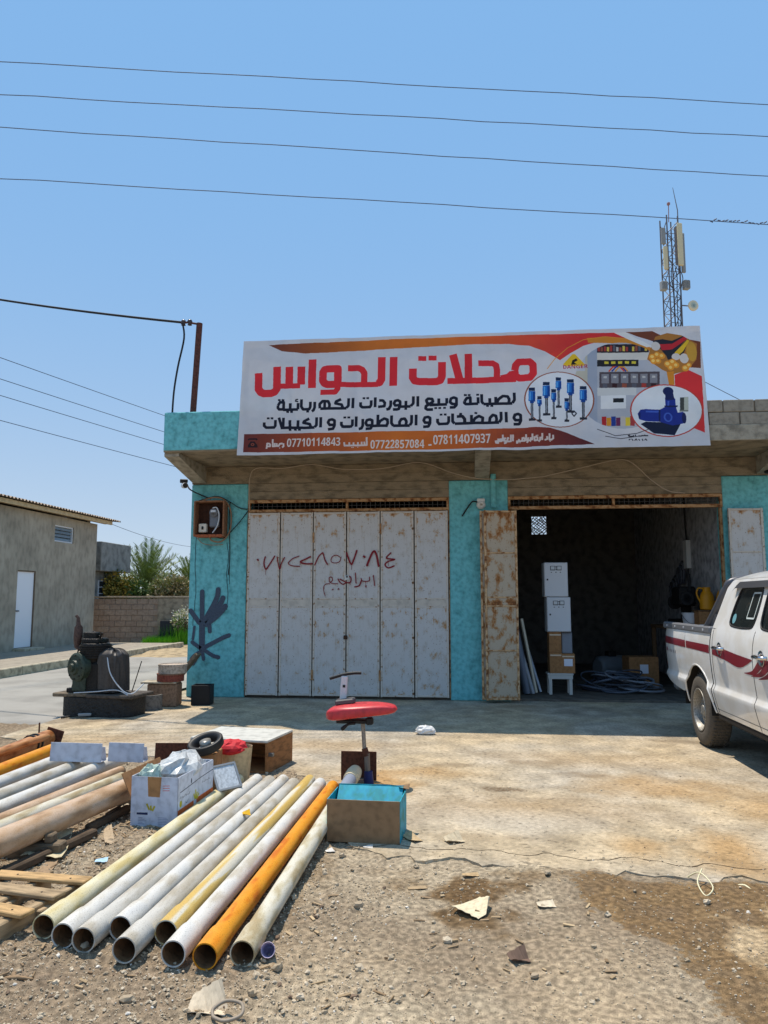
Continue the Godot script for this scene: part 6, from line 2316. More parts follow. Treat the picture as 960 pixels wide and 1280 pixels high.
func make_truck() -> void:
	var paint := M("white car paint", rgb(238, 238, 236), 0.32, {"coat": 0.8, "tex": ntex("roaddust", 0.01, [rgb(246, 243, 238), rgb(255, 255, 255)], [0.3, 0.7], 512, FastNoiseLite.TYPE_SIMPLEX_SMOOTH, 5, 81), "sc": 0.7, "world": false})
	var black := M("black trim", rgb(36, 36, 38), 0.5)
	var grey := M("grey trim", rgb(118, 120, 124), 0.45, {"metal": 0.2})
	var chrome := M("chrome", rgb(206, 206, 208), 0.12, {"metal": 1.0})
	var seam := M("panel gap", rgb(60, 58, 56), 0.8)
	var under := M("chassis black", rgb(34, 31, 28), 0.9)
	var gl := glass("car glass", rgb(46, 52, 52), 0.66)
	var red := M("red stripe", rgb(128, 34, 46), 0.4, {"coat": 0.5})
	var t := thing("pickup_truck", "white double cab pickup with red side stripe parked before the open doorway", "pickup truck", V(3.25, 0, -8.4))
	for s in [-1.0, 1.0]:
		# bed side, cab side, front wing
		var g := Geo.new()
		skin(g, s, -1.3, 0.49, func(z: float) -> float: return arch(z, 0.0, 0.5 + 0.12 * pow(clampf((-z - 0.5) / 0.8, 0, 1), 2)), 1.2)
		part(t, "bed_side", g, paint)
		for d in [[0.515, 0.57, "cab_corner"], [0.578, 1.632, "rear_door"], [1.64, 2.62, "front_door"]]:
			g = Geo.new()
			skin(g, s, d[0], d[1], func(z: float) -> float: return maxf(0.4, arch(z, 0.0, 0.4)), 1.22)
			part(t, d[2], g, paint)
		g = Geo.new()
		skin(g, s, 2.628, 3.95, func(z: float) -> float: return arch(z, 3.085, 0.42), 1.1)
		part(t, "front_wing", g, paint)
		g = Geo.new()
		for zz in [0.574, 1.636, 2.624]:
			ribbon(g, s, [Vector2(zz, 0.42), Vector2(zz, 1.21)], 0.007)
		ribbon(g, s, [Vector2(0.55, 0.452), Vector2(2.62, 0.452)], 0.005)
		ribbon(g, s, [Vector2(-0.38, 1.06), Vector2(-0.36, 1.12)], 0.004)
		part(t, "panel_gaps", g, seam)
		part(t, "sill", bx(V(s * 0.79, 0.38, 1.56), V(0.08, 0.07, 2.1), 0.015), under)
		# wheel housings
		for c in [0.0, 3.085]:
			g = Geo.new()
			var rows := []
			for i in 2:
				var rw := []
				for k in 33:
					var a := PI * k / 32.0
					rw.append(V(s * (0.872 - 0.4 * i) * nose(c), 0.37 + sin(a) * 0.453 if true else 0.0, c + cos(a) * 0.453))
				rows.append(rw)
			g.grid(rows)
			var q := []
			for k in 33:
				var a := PI * k / 32.0
				q.append(V(s * 0.47, 0.37 + sin(a) * 0.455, c + cos(a) * 0.455))
			g.fan(V(s * 0.47, 0.37, c), q, V(s, 0, 0))
			part(t, "wheel_housing", g, under)
			g = Geo.new()
			var lip := []
			for k in 41:
				var a := PI * (k / 40.0) * 0.96 + PI * 0.02
				var zz: float = c + cos(a) * 0.457
				var yy := 0.37 + sin(a) * 0.457
				lip.append(sp(s, zz, yy, -0.003))
			g.tube(lip, 0.011, 6)
			part(t, "arch_lip", g, paint)
			wheel(t, V(s * 0.745, 0.367, c), s)
		# glasshouse sides
		var wr := window_side(t, s, [Vector2(0.515, 1.22), Vector2(1.64, 1.22), Vector2(1.64, 1.695), Vector2(0.74, 1.695), Vector2(0.64, 1.62)], [Vector2(0.93, 1.255), Vector2(1.585, 1.245), Vector2(1.595, 1.625), Vector2(1.03, 1.625)], Vector2(1.3, 1.44), paint, gl, black)
		window_side(t, s, [Vector2(1.64, 1.22), Vector2(2.66, 1.22), Vector2(2.08, 1.695), Vector2(1.64, 1.695)], [Vector2(1.70, 1.245), Vector2(2.42, 1.25), Vector2(2.02, 1.63), Vector2(1.69, 1.63)], Vector2(1.88, 1.42), paint, gl, black)
		# rain visor along the tops of the windows
		g = Geo.new()
		var vr := []
		for j in 3:
			var rw := []
			for k in 21:
				var z := lerpf(0.9, 2.05, k / 20.0)
				rw.append(sp(s, z, 1.668 - 0.03 * j - (0.03 if k == 0 else 0.0), 0.014 + 0.012 * j))
			vr.append(rw)
		g.grid(vr)
		part(t, "rain_visor", g, M("visor smoke", rgb(66, 68, 72), 0.3))
		# stripes
		g = Geo.new()
		band(g, s, [Vector2(-1.28, 1.072), Vector2(-0.8, 1.068), Vector2(-0.36, 1.062)], [Vector2(-1.28, 0.99), Vector2(-0.8, 0.988), Vector2(-0.34, 0.985)])
		part(t, "stripe", g, red)
		g = Geo.new()
		band(g, s, [Vector2(-0.33, 1.06), Vector2(0.1, 1.058), Vector2(0.48, 1.056)], [Vector2(-0.31, 0.985), Vector2(0.1, 0.982), Vector2(0.48, 0.976)])
		part(t, "stripe", g, red)
		g = Geo.new()
		band(g, s, [Vector2(0.585, 1.056), Vector2(0.9, 1.045), Vector2(1.25, 1.02), Vector2(1.625, 1.0)], [Vector2(0.585, 0.972), Vector2(0.95, 0.945), Vector2(1.32, 0.91), Vector2(1.625, 0.99)])
		part(t, "stripe", g, red)
		for k in 3:
			g = Geo.new()
			var o := 0.16 * k
			band(g, s, [Vector2(1.42 + o, 0.875 - 0.012 * k), Vector2(1.62 + o, 0.91), Vector2(1.78 + o, 1.0), Vector2(2.0 + o * 1.1, 1.02)], [Vector2(1.42 + o, 0.87 - 0.012 * k), Vector2(1.66 + o, 0.878), Vector2(1.84 + o, 0.945), Vector2(2.0 + o * 1.1, 1.0)])
			part(t, "stripe_flame", g, red)
		# emblem near the tail
		g = Geo.new()
		band(g, s, [Vector2(-1.22, 0.945), Vector2(-1.14, 0.943)], [Vector2(-1.22, 0.9), Vector2(-1.14, 0.898)])
		part(t, "emblem", g, red)
		g = Geo.new()
		for k in 5:
			ribbon(g, s, [Vector2(-1.08 + k * 0.075, 0.895), Vector2(-1.06 + k * 0.075, 0.925)], 0.022)
		part(t, "emblem_letters", g, M("emblem grey", rgb(120, 112, 112), 0.4))
		# handles
		for h in [[0.8, 1.045], [1.84, 1.035]]:
			g = Geo.new()
			g.tube(curve([sp(s, h[0] - 0.11, h[1], 0.0), sp(s, h[0] - 0.08, h[1], 0.04), sp(s, h[0], h[1] + 0.004, 0.05), sp(s, h[0] + 0.08, h[1], 0.04), sp(s, h[0] + 0.11, h[1], 0.0)], 4), 0.016, 8)
			var hd := part(t, "door_handle", g, chrome)
			g = Geo.new()
			g.lathe([Vector2(0.0, 0.0), Vector2(0.05, 0.002), Vector2(0.062, 0.008), Vector2(0.066, 0.004)], Transform3D(Basis(Vector3.BACK, -PI / 2 * s), sp(s, h[0], h[1] - 0.01, 0.001)), 20)
			part(hd, "handle_cup", g, chrome)
		# rail cap of the bed, with its fixing buttons
		g = Geo.new()
		g.box(V(s * 0.832, 1.2, -0.4), V(0.086, 0.075, 1.78), Basis(), 0.014)
		var rc := part(t, "rail_cap", g, grey)
		for k in 5:
			part(rc, "button", bx(V(s * 0.876, 1.2, -1.1 + 0.35 * k), V(0.01, 0.022, 0.03), 0.004), M("button pale", rgb(190, 192, 196), 0.4))
		part(t, "bed_inner_side", bx(V(s * 0.755, 0.96, -0.4), V(0.05, 0.48, 1.76), 0.005), black)
		# sports bar leaning on the cab
		g = Geo.new()
		g.tube(curve([V(s * 0.8, 1.2, 0.16), V(s * 0.79, 1.28, 0.28), V(s * 0.75, 1.45, 0.44), V(s * 0.7, 1.6, 0.52), V(s * 0.6, 1.69, 0.56), V(0, 1.74, 0.57)], 5), 0.042, 10)
		part(t, "sports_bar", g, M("bar grey", rgb(84, 86, 92), 0.4, {"metal": 0.3}))
		g = Geo.new()
		g.prism([Vector2(0.16, 1.2), Vector2(0.44, 1.2), Vector2(0.46, 1.36), Vector2(0.32, 1.27)], 0.02, Transform3D(Basis(Vector3(0, 0, 1), Vector3.UP, Vector3(-1, 0, 0)), V(s * 0.79 + 0.01, 0, 0)))
		part(t, "bar_fairing", g, M("bar grey", rgb(84, 86, 92), 0.4))
		# lights and mirror
		part(t, "tail_light", bx(V(s * 0.78, 0.92, -1.315), V(0.1, 0.4, 0.05), 0.015), M("tail red", rgb(150, 22, 26), 0.2))
		part(t, "headlight", bx(V(s * 0.62, 0.92, 3.9), V(0.3, 0.16, 0.12), 0.03), glass("lamp glass", rgb(220, 224, 228), 0.4))
		g = Geo.new()
		g.box(V(s * 0.97, 1.27, 2.74), V(0.18, 0.16, 0.1), Basis(), 0.03)
		part(t, "door_mirror", g, paint)
		if s < 0:
			g = Geo.new()
			for q in [[Vector2(1.33, 1.34), Vector2(1.355, 1.56)], [Vector2(1.355, 1.56), Vector2(1.52, 1.56)], [Vector2(1.52, 1.56), Vector2(1.5, 1.34)], [Vector2(1.5, 1.34), Vector2(1.33, 1.34)]]:
				ribbon(g, s, q, 0.014, -0.0075)
			part(wr, "window_sticker", g, M("sticker pale", rgb(196, 206, 204), 0.5))
			g = Geo.new()
			var rg := []
			for k in 20:
				rg.append(sp(s, 1.03 + cos(TAU * k / 20) * 0.045, 1.33 + sin(TAU * k / 20) * 0.045, -0.008))
			g.fan(sp(s, 1.03, 1.33, -0.008), rg, V(s, 0, 0))
			part(wr, "round_sticker", g, M("sticker teal", rgb(110, 160, 170), 0.5))
	# roof, cab back, screens, bonnet
	var g := Geo.new()
	var rows := []
	for i in 25:
		var z := lerpf(0.7, 2.12, i / 24.0)
		var rw := []
		for j in 25:
			var u := j / 12.0 - 1.0
			var edge := 0.03 * pow(clampf((0.82 - z) / 0.12, 0, 1), 2) + 0.03 * pow(clampf((z - 1.95) / 0.17, 0, 1), 2)
			rw.append(V(u * 0.692, 1.695 + 0.1 * (1.0 - pow(absf(u), 3.0)) - edge * (1.0 - pow(absf(u), 3.0)), z))
		rows.append(rw)
	g.grid(rows, false, Rect2(0, 0, 1, 1), true)
	part(t, "roof", g, paint)
	g = Geo.new()
	rows = []
	for i in 9:
		var v := i / 8.0
		var rw := []
		for j in 17:
			var u := j / 8.0 - 1.0
			var y := lerpf(0.55, 1.69 + 0.08 * (1.0 - absf(u * u * u)), v)
			rw.append(V(u * hw(y) * 0.995, y, 0.515 + 0.21 * pow(clampf((y - 1.22) / 0.47, 0, 1), 1.3)))
		rows.append(rw)
	g.grid(rows)
	part(t, "cab_back", g, paint)
	part(t, "rear_window", bx(V(0, 1.44, 0.575), V(1.1, 0.3, 0.012), 0.004, Basis(Vector3.RIGHT, 0.42)), M("tinted rear glass", rgb(16, 18, 20), 0.06))
	g = Geo.new()
	rows = []
	for i in 7:
		var v := i / 6.0
		var rw := []
		for j in 13:
			var u := j / 6.0 - 1.0
			rw.append(V(u * lerpf(0.69, 0.8, v), lerpf(1.73, 1.17, v), lerpf(2.1, 2.72, v) + 0.1 * (1 - u * u) * v))
		rows.append(rw)
	g.grid(rows)
	part(t, "windscreen", g, gl)
	g = Geo.new()
	rows = []
	for i in 13:
		var v := i / 12.0
		var rw := []
		for j in 13:
			var u := j / 6.0 - 1.0
			rw.append(V(u * 0.868 * nose(lerpf(2.63, 3.95, v)), lerpf(1.1, 1.02, v) + 0.07 * (1 - u * u) * (1 - 0.5 * v) - 0.08 * pow(v, 6.0) + (0.06 * (1 - v) if absf(u) < 0.99 else 0.0) * (1 - u * u), lerpf(2.63, 3.95, v)))
		rows.append(rw)
	g.grid(rows, false, Rect2(0, 0, 1, 1), true)
	part(t, "bonnet", g, paint)
	part(t, "grille", bx(V(0, 0.84, 3.93), V(0.9, 0.26, 0.06), 0.03), grey)
	part(t, "front_bumper", bx(V(0, 0.58, 3.98), V(1.56, 0.3, 0.16), 0.05), paint)
	part(t, "tailgate", bx(V(0, 0.93, -1.295), V(1.46, 0.54, 0.05), 0.015), paint)
	part(t, "rear_bumper", bx(V(0, 0.5, -1.36), V(1.5, 0.16, 0.14), 0.03), grey)
	part(t, "bed_floor", bx(V(0, 0.72, -0.4), V(1.46, 0.05, 1.76), 0.005), black)
	part(t, "bed_front", bx(V(0, 0.95, 0.47), V(1.5, 0.5, 0.03), 0.005), black)
	part(t, "chassis", bx(V(0, 0.48, 1.3), V(1.1, 0.2, 5.0), 0.02), under)
	part(t, "floor_pan", bx(V(0, 0.5, 1.6), V(1.6, 0.14, 2.1), 0.02), under)
	g = Geo.new()
	g.tube([V(-0.7, 0.367, 0), V(0.7, 0.367, 0)], 0.06, 8)
	g.tube([V(-0.7, 0.367, 3.085), V(0.7, 0.367, 3.085)], 0.05, 8)
	part(t, "axles", g, under)
	for k in [-1, 1]:
		part(t, "front_seat", bx(V(0.38 * k, 1.05, 1.75), V(0.5, 0.75, 0.18), 0.06, Basis(Vector3.RIGHT, 0.2)), M("seat dark", rgb(62, 58, 54), 0.9))
	part(t, "rear_seat", bx(V(0, 1.0, 0.78), V(1.35, 0.7, 0.18), 0.06, Basis(Vector3.RIGHT, 0.2)), M("seat dark", rgb(62, 58, 54), 0.9))
	part(t, "dashboard", bx(V(0, 1.02, 2.5), V(1.5, 0.25, 0.3), 0.06), black)


# ---------------------------------------------------------------- inside the shop
func make_interior() -> void:
	var cab := M("cabinet grey", rgb(206, 208, 212), 0.5)
	var card := M("cardboard", rgb(176, 128, 84), 0.9, {"tex": "soft", "sc": 2.0, "tex2": "grain", "sc2": 4.0})
	var black := M("black plastic", rgb(30, 30, 30), 0.5)
	var y := 0.036
	var t := thing("plastic_stool", "low pale stool under the cardboard boxes just inside the doorway", "stool", V(1.43, y, -12.4))
	var pl := M("stool plastic", rgb(196, 194, 188), 0.6)
	part(t, "seat", bx(V(0, 0.315, 0), V(0.4, 0.03, 0.3), 0.008), pl)
	part(t, "apron", bx(V(0, 0.27, 0.135), V(0.38, 0.06, 0.02), 0.004), pl)
	for a in [[-1, -1], [1, -1], [1, 1], [-1, 1]]:
		part(t, "leg", bx(V(a[0] * 0.155, 0.15, a[1] * 0.12), V(0.05, 0.3, 0.04), 0.006), pl)
	var spots := [[V(1.36, 0.367, -12.38), V(0.19, 0.32, 0.26), 0.03, "brown carton lying left on the pale stool"], [V(1.56, 0.367, -12.37), V(0.2, 0.3, 0.24), -0.05, "brown carton with white label on the pale stool"], [V(1.36, 0.69, -12.38), V(0.19, 0.31, 0.24), 0.02, "brown carton directly beneath the two control cabinets"]]
	for q in spots:
		t = thing("carton", q[3], "box", q[0], q[2], "cartons stacked on the stool")
		part(t, "box", bx(V(0, q[1].y / 2, 0), q[1], 0.004), card)
		part(t, "tape", bx(V(0, q[1].y * 0.86, q[1].z / 2 + 0.001), V(q[1].x * 0.9, 0.02, 0.003), 0.0), M("tape pale", rgb(214, 196, 172), 0.5))
		if q[3].contains("label"):
			part(t, "paper_label", bx(V(0.0, q[1].y * 0.55, q[1].z / 2 + 0.002), V(0.13, 0.11, 0.003), 0.0), M("label paper", rgb(222, 226, 238), 0.7))
	t = thing("grey_case", "narrow dark grey steel case on the labelled carton", "case", V(1.55, 0.669, -12.42))
	part(t, "body", bx(V(0, 0.165, 0), V(0.16, 0.33, 0.2), 0.006), M("case steel", rgb(128, 134, 144), 0.5))
	part(t, "lid", bx(V(0, 0.32, 0.102), V(0.15, 0.02, 0.006), 0.002), M("case lid", rgb(90, 94, 102), 0.5))
	for k in 2:
		t = thing("control_cabinet", ["white electrical control cabinet, lower of the two stacked on boxes", "white electrical control cabinet, topmost of the stack inside the doorway"][k], "cabinet", V(1.42 - 0.03 * k, 1.003 + 0.545 * k, -12.36), 0.05, "stacked control cabinets")
		part(t, "body", bx(V(0, 0.27, 0), V(0.37, 0.538, 0.24), 0.006), cab)
		var d := part(t, "door", bx(V(0, 0.27, 0.126), V(0.355, 0.52, 0.012), 0.004), cab)
		for j in 2:
			part(d, "meter_window", bx(V(-0.045 + 0.1 * j - 0.005, 0.45, 0.134), V(0.075, 0.07, 0.008), 0.002), M("meter bezel", rgb(60, 62, 66), 0.4))
			part(d, "meter_face", bx(V(-0.05 + 0.1 * j, 0.452, 0.14), V(0.058, 0.05, 0.004), 0.001), M("meter face", rgb(200, 204, 206), 0.3))
			part(d, "knob", bx(V(0.003 - 0.001 * j, 0.43 + 0.04 * j, 0.135), V(0.014, 0.014, 0.012), 0.003), black)
		for j in 3:
			part(d, "lamp_button", bx(V(-0.07 + 0.07 * j, 0.385, 0.134), V(0.018, 0.012, 0.006), 0.002), black)
		part(d, "latch", bx(V(-0.135, 0.27, 0.135), V(0.022, 0.026, 0.012), 0.003), black)
	# lengths leaning behind the open leaf
	var lean := [[V(0.92, y, -12.25), V(0.68, 1.35, -12.3), 0.07, rgb(110, 118, 132), "leaning_duct", "wide grey metal duct leaning inside behind the rusty door leaf"], [V(1.06, y, -12.35), V(0.86, 1.2, -12.45), 0.028, rgb(206, 198, 178), "leaning_pole", "cream pole leaning inside behind the rusty door leaf"], [V(1.0, y, -12.2), V(0.78, 0.9, -12.3), 0.035, rgb(150, 154, 160), "leaning_tube", "short grey tube leaning against the metal duct inside"], [V(1.14, y, -12.45), V(0.95, 0.75, -12.55), 0.022, rgb(188, 200, 214), "leaning_rod", "pale blue rod leaning lowest beside the boxes inside"]]
	for q in lean:
		var g := Geo.new()
		g.tube([q[0] + V(0, 0.02, 0), q[1]], q[2], 14)
		var o := part(self, q[4], g, M(q[4], q[3], 0.5, {"metal": 0.3}))
		tag(o, q[5], "pipe")
	# a heap of hose, coil on coil
	t = thing("hose_heap", "tangled heap of grey plastic hose on the shop floor", "hose", V(2.45, y, -12.85))
	for k in 22:
		var g := Geo.new()
		var cx := rf(-0.35, 0.35)
		var cz := rf(-0.25, 0.25)
		var r := rf(0.16, 0.34)
		var h := rf(0.02, 0.3) * (1.0 - absf(cx) * 1.4)
		var tx := rf(-0.35, 0.35)
		var tz := rf(-0.35, 0.35)
		var pts := []
		for j in 25:
			var a := TAU * j / 24.0 * rf(0.97, 1.0)
			pts.append(V(cx + cos(a) * r * 1.3, maxf(0.02, h + cos(a) * tx * r + sin(a) * tz * r), cz + sin(a) * r))
		g.tube(pts, rf(0.012, 0.02), 6)
		part(t, "hose", g, M("hose %d" % (k % 3), [rgb(84, 92, 106), rgb(58, 64, 76), rgb(120, 126, 136)][k % 3], 0.45))
	t = thing("carton", "brown carton with white label behind the hose heap", "box", V(2.95, y, -13.7), 0.1)
	part(t, "box", bx(V(0, 0.25, 0), V(0.5, 0.5, 0.4), 0.005), card)
	part(t, "paper_label", bx(V(0, 0.3, 0.202), V(0.14, 0.15, 0.003), 0.0), M("label paper", rgb(222, 226, 238), 0.7))
	# bench along the right wall
	var wood := M("bench wood", rgb(120, 92, 66), 0.85, {"tex": "hard", "sc": Vector3(4, 4, 0.8)})
	t = thing("work_bench", "wooden work bench along the grey right wall inside", "bench", V(3.62, y, -13.4))
	part(t, "top", bx(V(0, 1.0, 0), V(0.56, 0.05, 2.3), 0.006), wood)
	for a in [[-1, -1], [1, -1], [1, 1], [-1, 1]]:
		part(t, "leg", bx(V(a[0] * 0.24, 0.49, a[1] * 1.08), V(0.07, 0.97, 0.07), 0.006), wood)
	t = thing("wooden_box", "small brown wooden box under the yellow jug on the bench", "box", V(3.72, 1.062, -12.5))
	part(t, "body", bx(V(0, 0.13, 0), V(0.28, 0.26, 0.28), 0.005), card)
	part(t, "lid", bx(V(0, 0.272, 0), V(0.3, 0.02, 0.3), 0.004), wood)
	t = thing("yellow_jug", "yellow plastic jug standing on the box by the right wall", "jug", V(3.74, 1.345, -12.48))
	var ym := M("jug yellow", rgb(206, 140, 24), 0.45)
	var g := Geo.new()
	g.lathe([Vector2(0, 0), Vector2(0.1, 0.0), Vector2(0.11, 0.02), Vector2(0.105, 0.2), Vector2(0.085, 0.26), Vector2(0.06, 0.29), Vector2(0.06, 0.34), Vector2(0.065, 0.35), Vector2(0.055, 0.355), Vector2(0, 0.355)], Transform3D(), 20)
	part(t, "body", g, ym)
	g = Geo.new()
	g.tube(curve([V(0.1, 0.1, 0), V(0.15, 0.14, 0), V(0.17, 0.24, 0), V(0.2, 0.32, 0)], 4), [0.03, 0.028, 0.026, 0.024, 0.022, 0.021, 0.02, 0.019, 0.018, 0.017, 0.016, 0.015, 0.014], 8)
	part(t, "spout", g, ym)
	g = Geo.new()
	g.tube(curve([V(-0.06, 0.33, 0), V(-0.12, 0.34, 0), V(-0.15, 0.25, 0), V(-0.1, 0.12, 0)], 4), 0.014, 8)
	part(t, "handle", g, ym)
	t = thing("white_bucket", "white paint bucket on the bench beside the wooden box", "bucket", V(3.55, 1.062, -12.75))
	g = Geo.new()
	g.hlathe([Vector2(0, 0), Vector2(0.1, 0.0), Vector2(0.125, 0.22), Vector2(0.13, 0.22), Vector2(0.13, 0.235), Vector2(0.0, 0.235)], Transform3D(), 20)
	part(t, "pail", g, M("bucket white", rgb(206, 208, 212), 0.5))
	g = Geo.new()
	g.tube(curve([V(-0.128, 0.2, 0), V(-0.08, 0.1, 0.11), V(0, 0.06, 0.14), V(0.08, 0.1, 0.11), V(0.128, 0.2, 0)], 4), 0.004, 5)
	part(t, "bail", g, black)
	# dark machine with pulleys
	var iron := M("black iron", rgb(44, 42, 42), 0.6, {"metal": 0.4, "tex": "hard", "sc": 5.0})
	t = thing("bench_machine", "black iron machine with pulleys and posts on the bench", "machine", V(3.62, 1.062, -13.35))
	part(t, "bed", bx(V(0, 0.06, 0), V(0.34, 0.12, 0.8), 0.015), iron)
	part(t, "head", bx(V(-0.02, 0.5, 0.1), V(0.26, 0.32, 0.5), 0.03), iron)
	part(t, "column", bx(V(0.05, 0.28, -0.05), V(0.14, 0.35, 0.16), 0.02), iron)
	part(t, "post", bx(V(0.0, 0.62, 0.38), V(0.04, 0.5, 0.04), 0.005), iron)
	for k in 2:
		g = Geo.new()
		g.hlathe([Vector2(0, 0), Vector2(0.11, 0), Vector2(0.12, 0.02), Vector2(0.1, 0.03), Vector2(0.12, 0.045), Vector2(0.11, 0.06), Vector2(0, 0.06)], Transform3D(Basis(Vector3.RIGHT, PI / 2), V(-0.05, 0.46 - 0.06 * k, 0.36 - 0.75 * k)), 20)
		part(t, "pulley", g, iron)
	part(t, "gauge", bx(V(-0.05, 0.5, 0.36), V(0.07, 0.07, 0.03), 0.02), M("gauge pale", rgb(170, 168, 160), 0.4))
	# coils and tools hung on the wall
	for k in 3:
		t = thing("cable_coil", ["thick cable coil hung on the right wall nearest the doorway", "cable coil hung in the middle of the right wall inside", "cable coil hung deepest in the shop on the right wall"][k], "cable", V(3.86, [1.35, 2.0, 1.75][k], [-13.0, -14.2, -14.7][k]), 0, "coils hung on the wall")
		for j in 5:
			g = Geo.new()
			var pts := []
			for m in 25:
				var a := TAU * m / 24.0
				pts.append(V(-0.02 * j + rf(-0.006, 0.006), cos(a) * (0.2 - 0.012 * j) - 0.02 * j, sin(a) * (0.16 - 0.01 * j)))
			g.tube(pts, 0.012, 5)
			part(t, "loop", g, M("coil %d" % (j % 2), [rgb(58, 60, 66), rgb(96, 100, 108)][j % 2], 0.6))
		part(t, "hook", bx(V(0.02, 0.18, 0), V(0.06, 0.03, 0.03), 0.004), black)
	t = thing("wall_switchboard", "small white switchboard on the right wall inside with cables", "switchboard", V(3.88, 2.05, -13.95))
	part(t, "case", bx(V(0, 0.25, 0), V(0.08, 0.5, 0.22), 0.01), M("board white", rgb(206, 206, 202), 0.5))
	g = Geo.new()
	g.tube(curve([V(0.0, 0.5, 0), V(0.0, 0.9, -0.05), V(0.01, 1.3, -0.1)], 5), 0.014, 6)
	g.tube(curve([V(0.0, 0.02, 0.05), V(-0.02, -0.3, 0.1), V(0.0, -0.6, 0.2)], 5), 0.012, 6)
	part(t, "cable", g, black)
	# things in the bed of the gloom: a motor on the floor
	t = thing("pump_motor", "grey pump motor on the floor at the back beside the bench", "motor", V(2.6, y, -14.5), 0.5)
	g = Geo.new()
	g.tube([V(-0.3, 0.25, 0), V(-0.26, 0.25, 0), V(0.26, 0.25, 0), V(0.3, 0.25, 0)], [0.14, 0.2, 0.2, 0.13], 20)
	part(t, "barrel", g, M("motor grey", rgb(112, 118, 124), 0.5))
	part(t, "foot", bx(V(0, 0.03, 0), V(0.4, 0.06, 0.3), 0.01), iron)
	part(t, "terminal_box", bx(V(0, 0.48, 0), V(0.16, 0.1, 0.14), 0.01), iron)


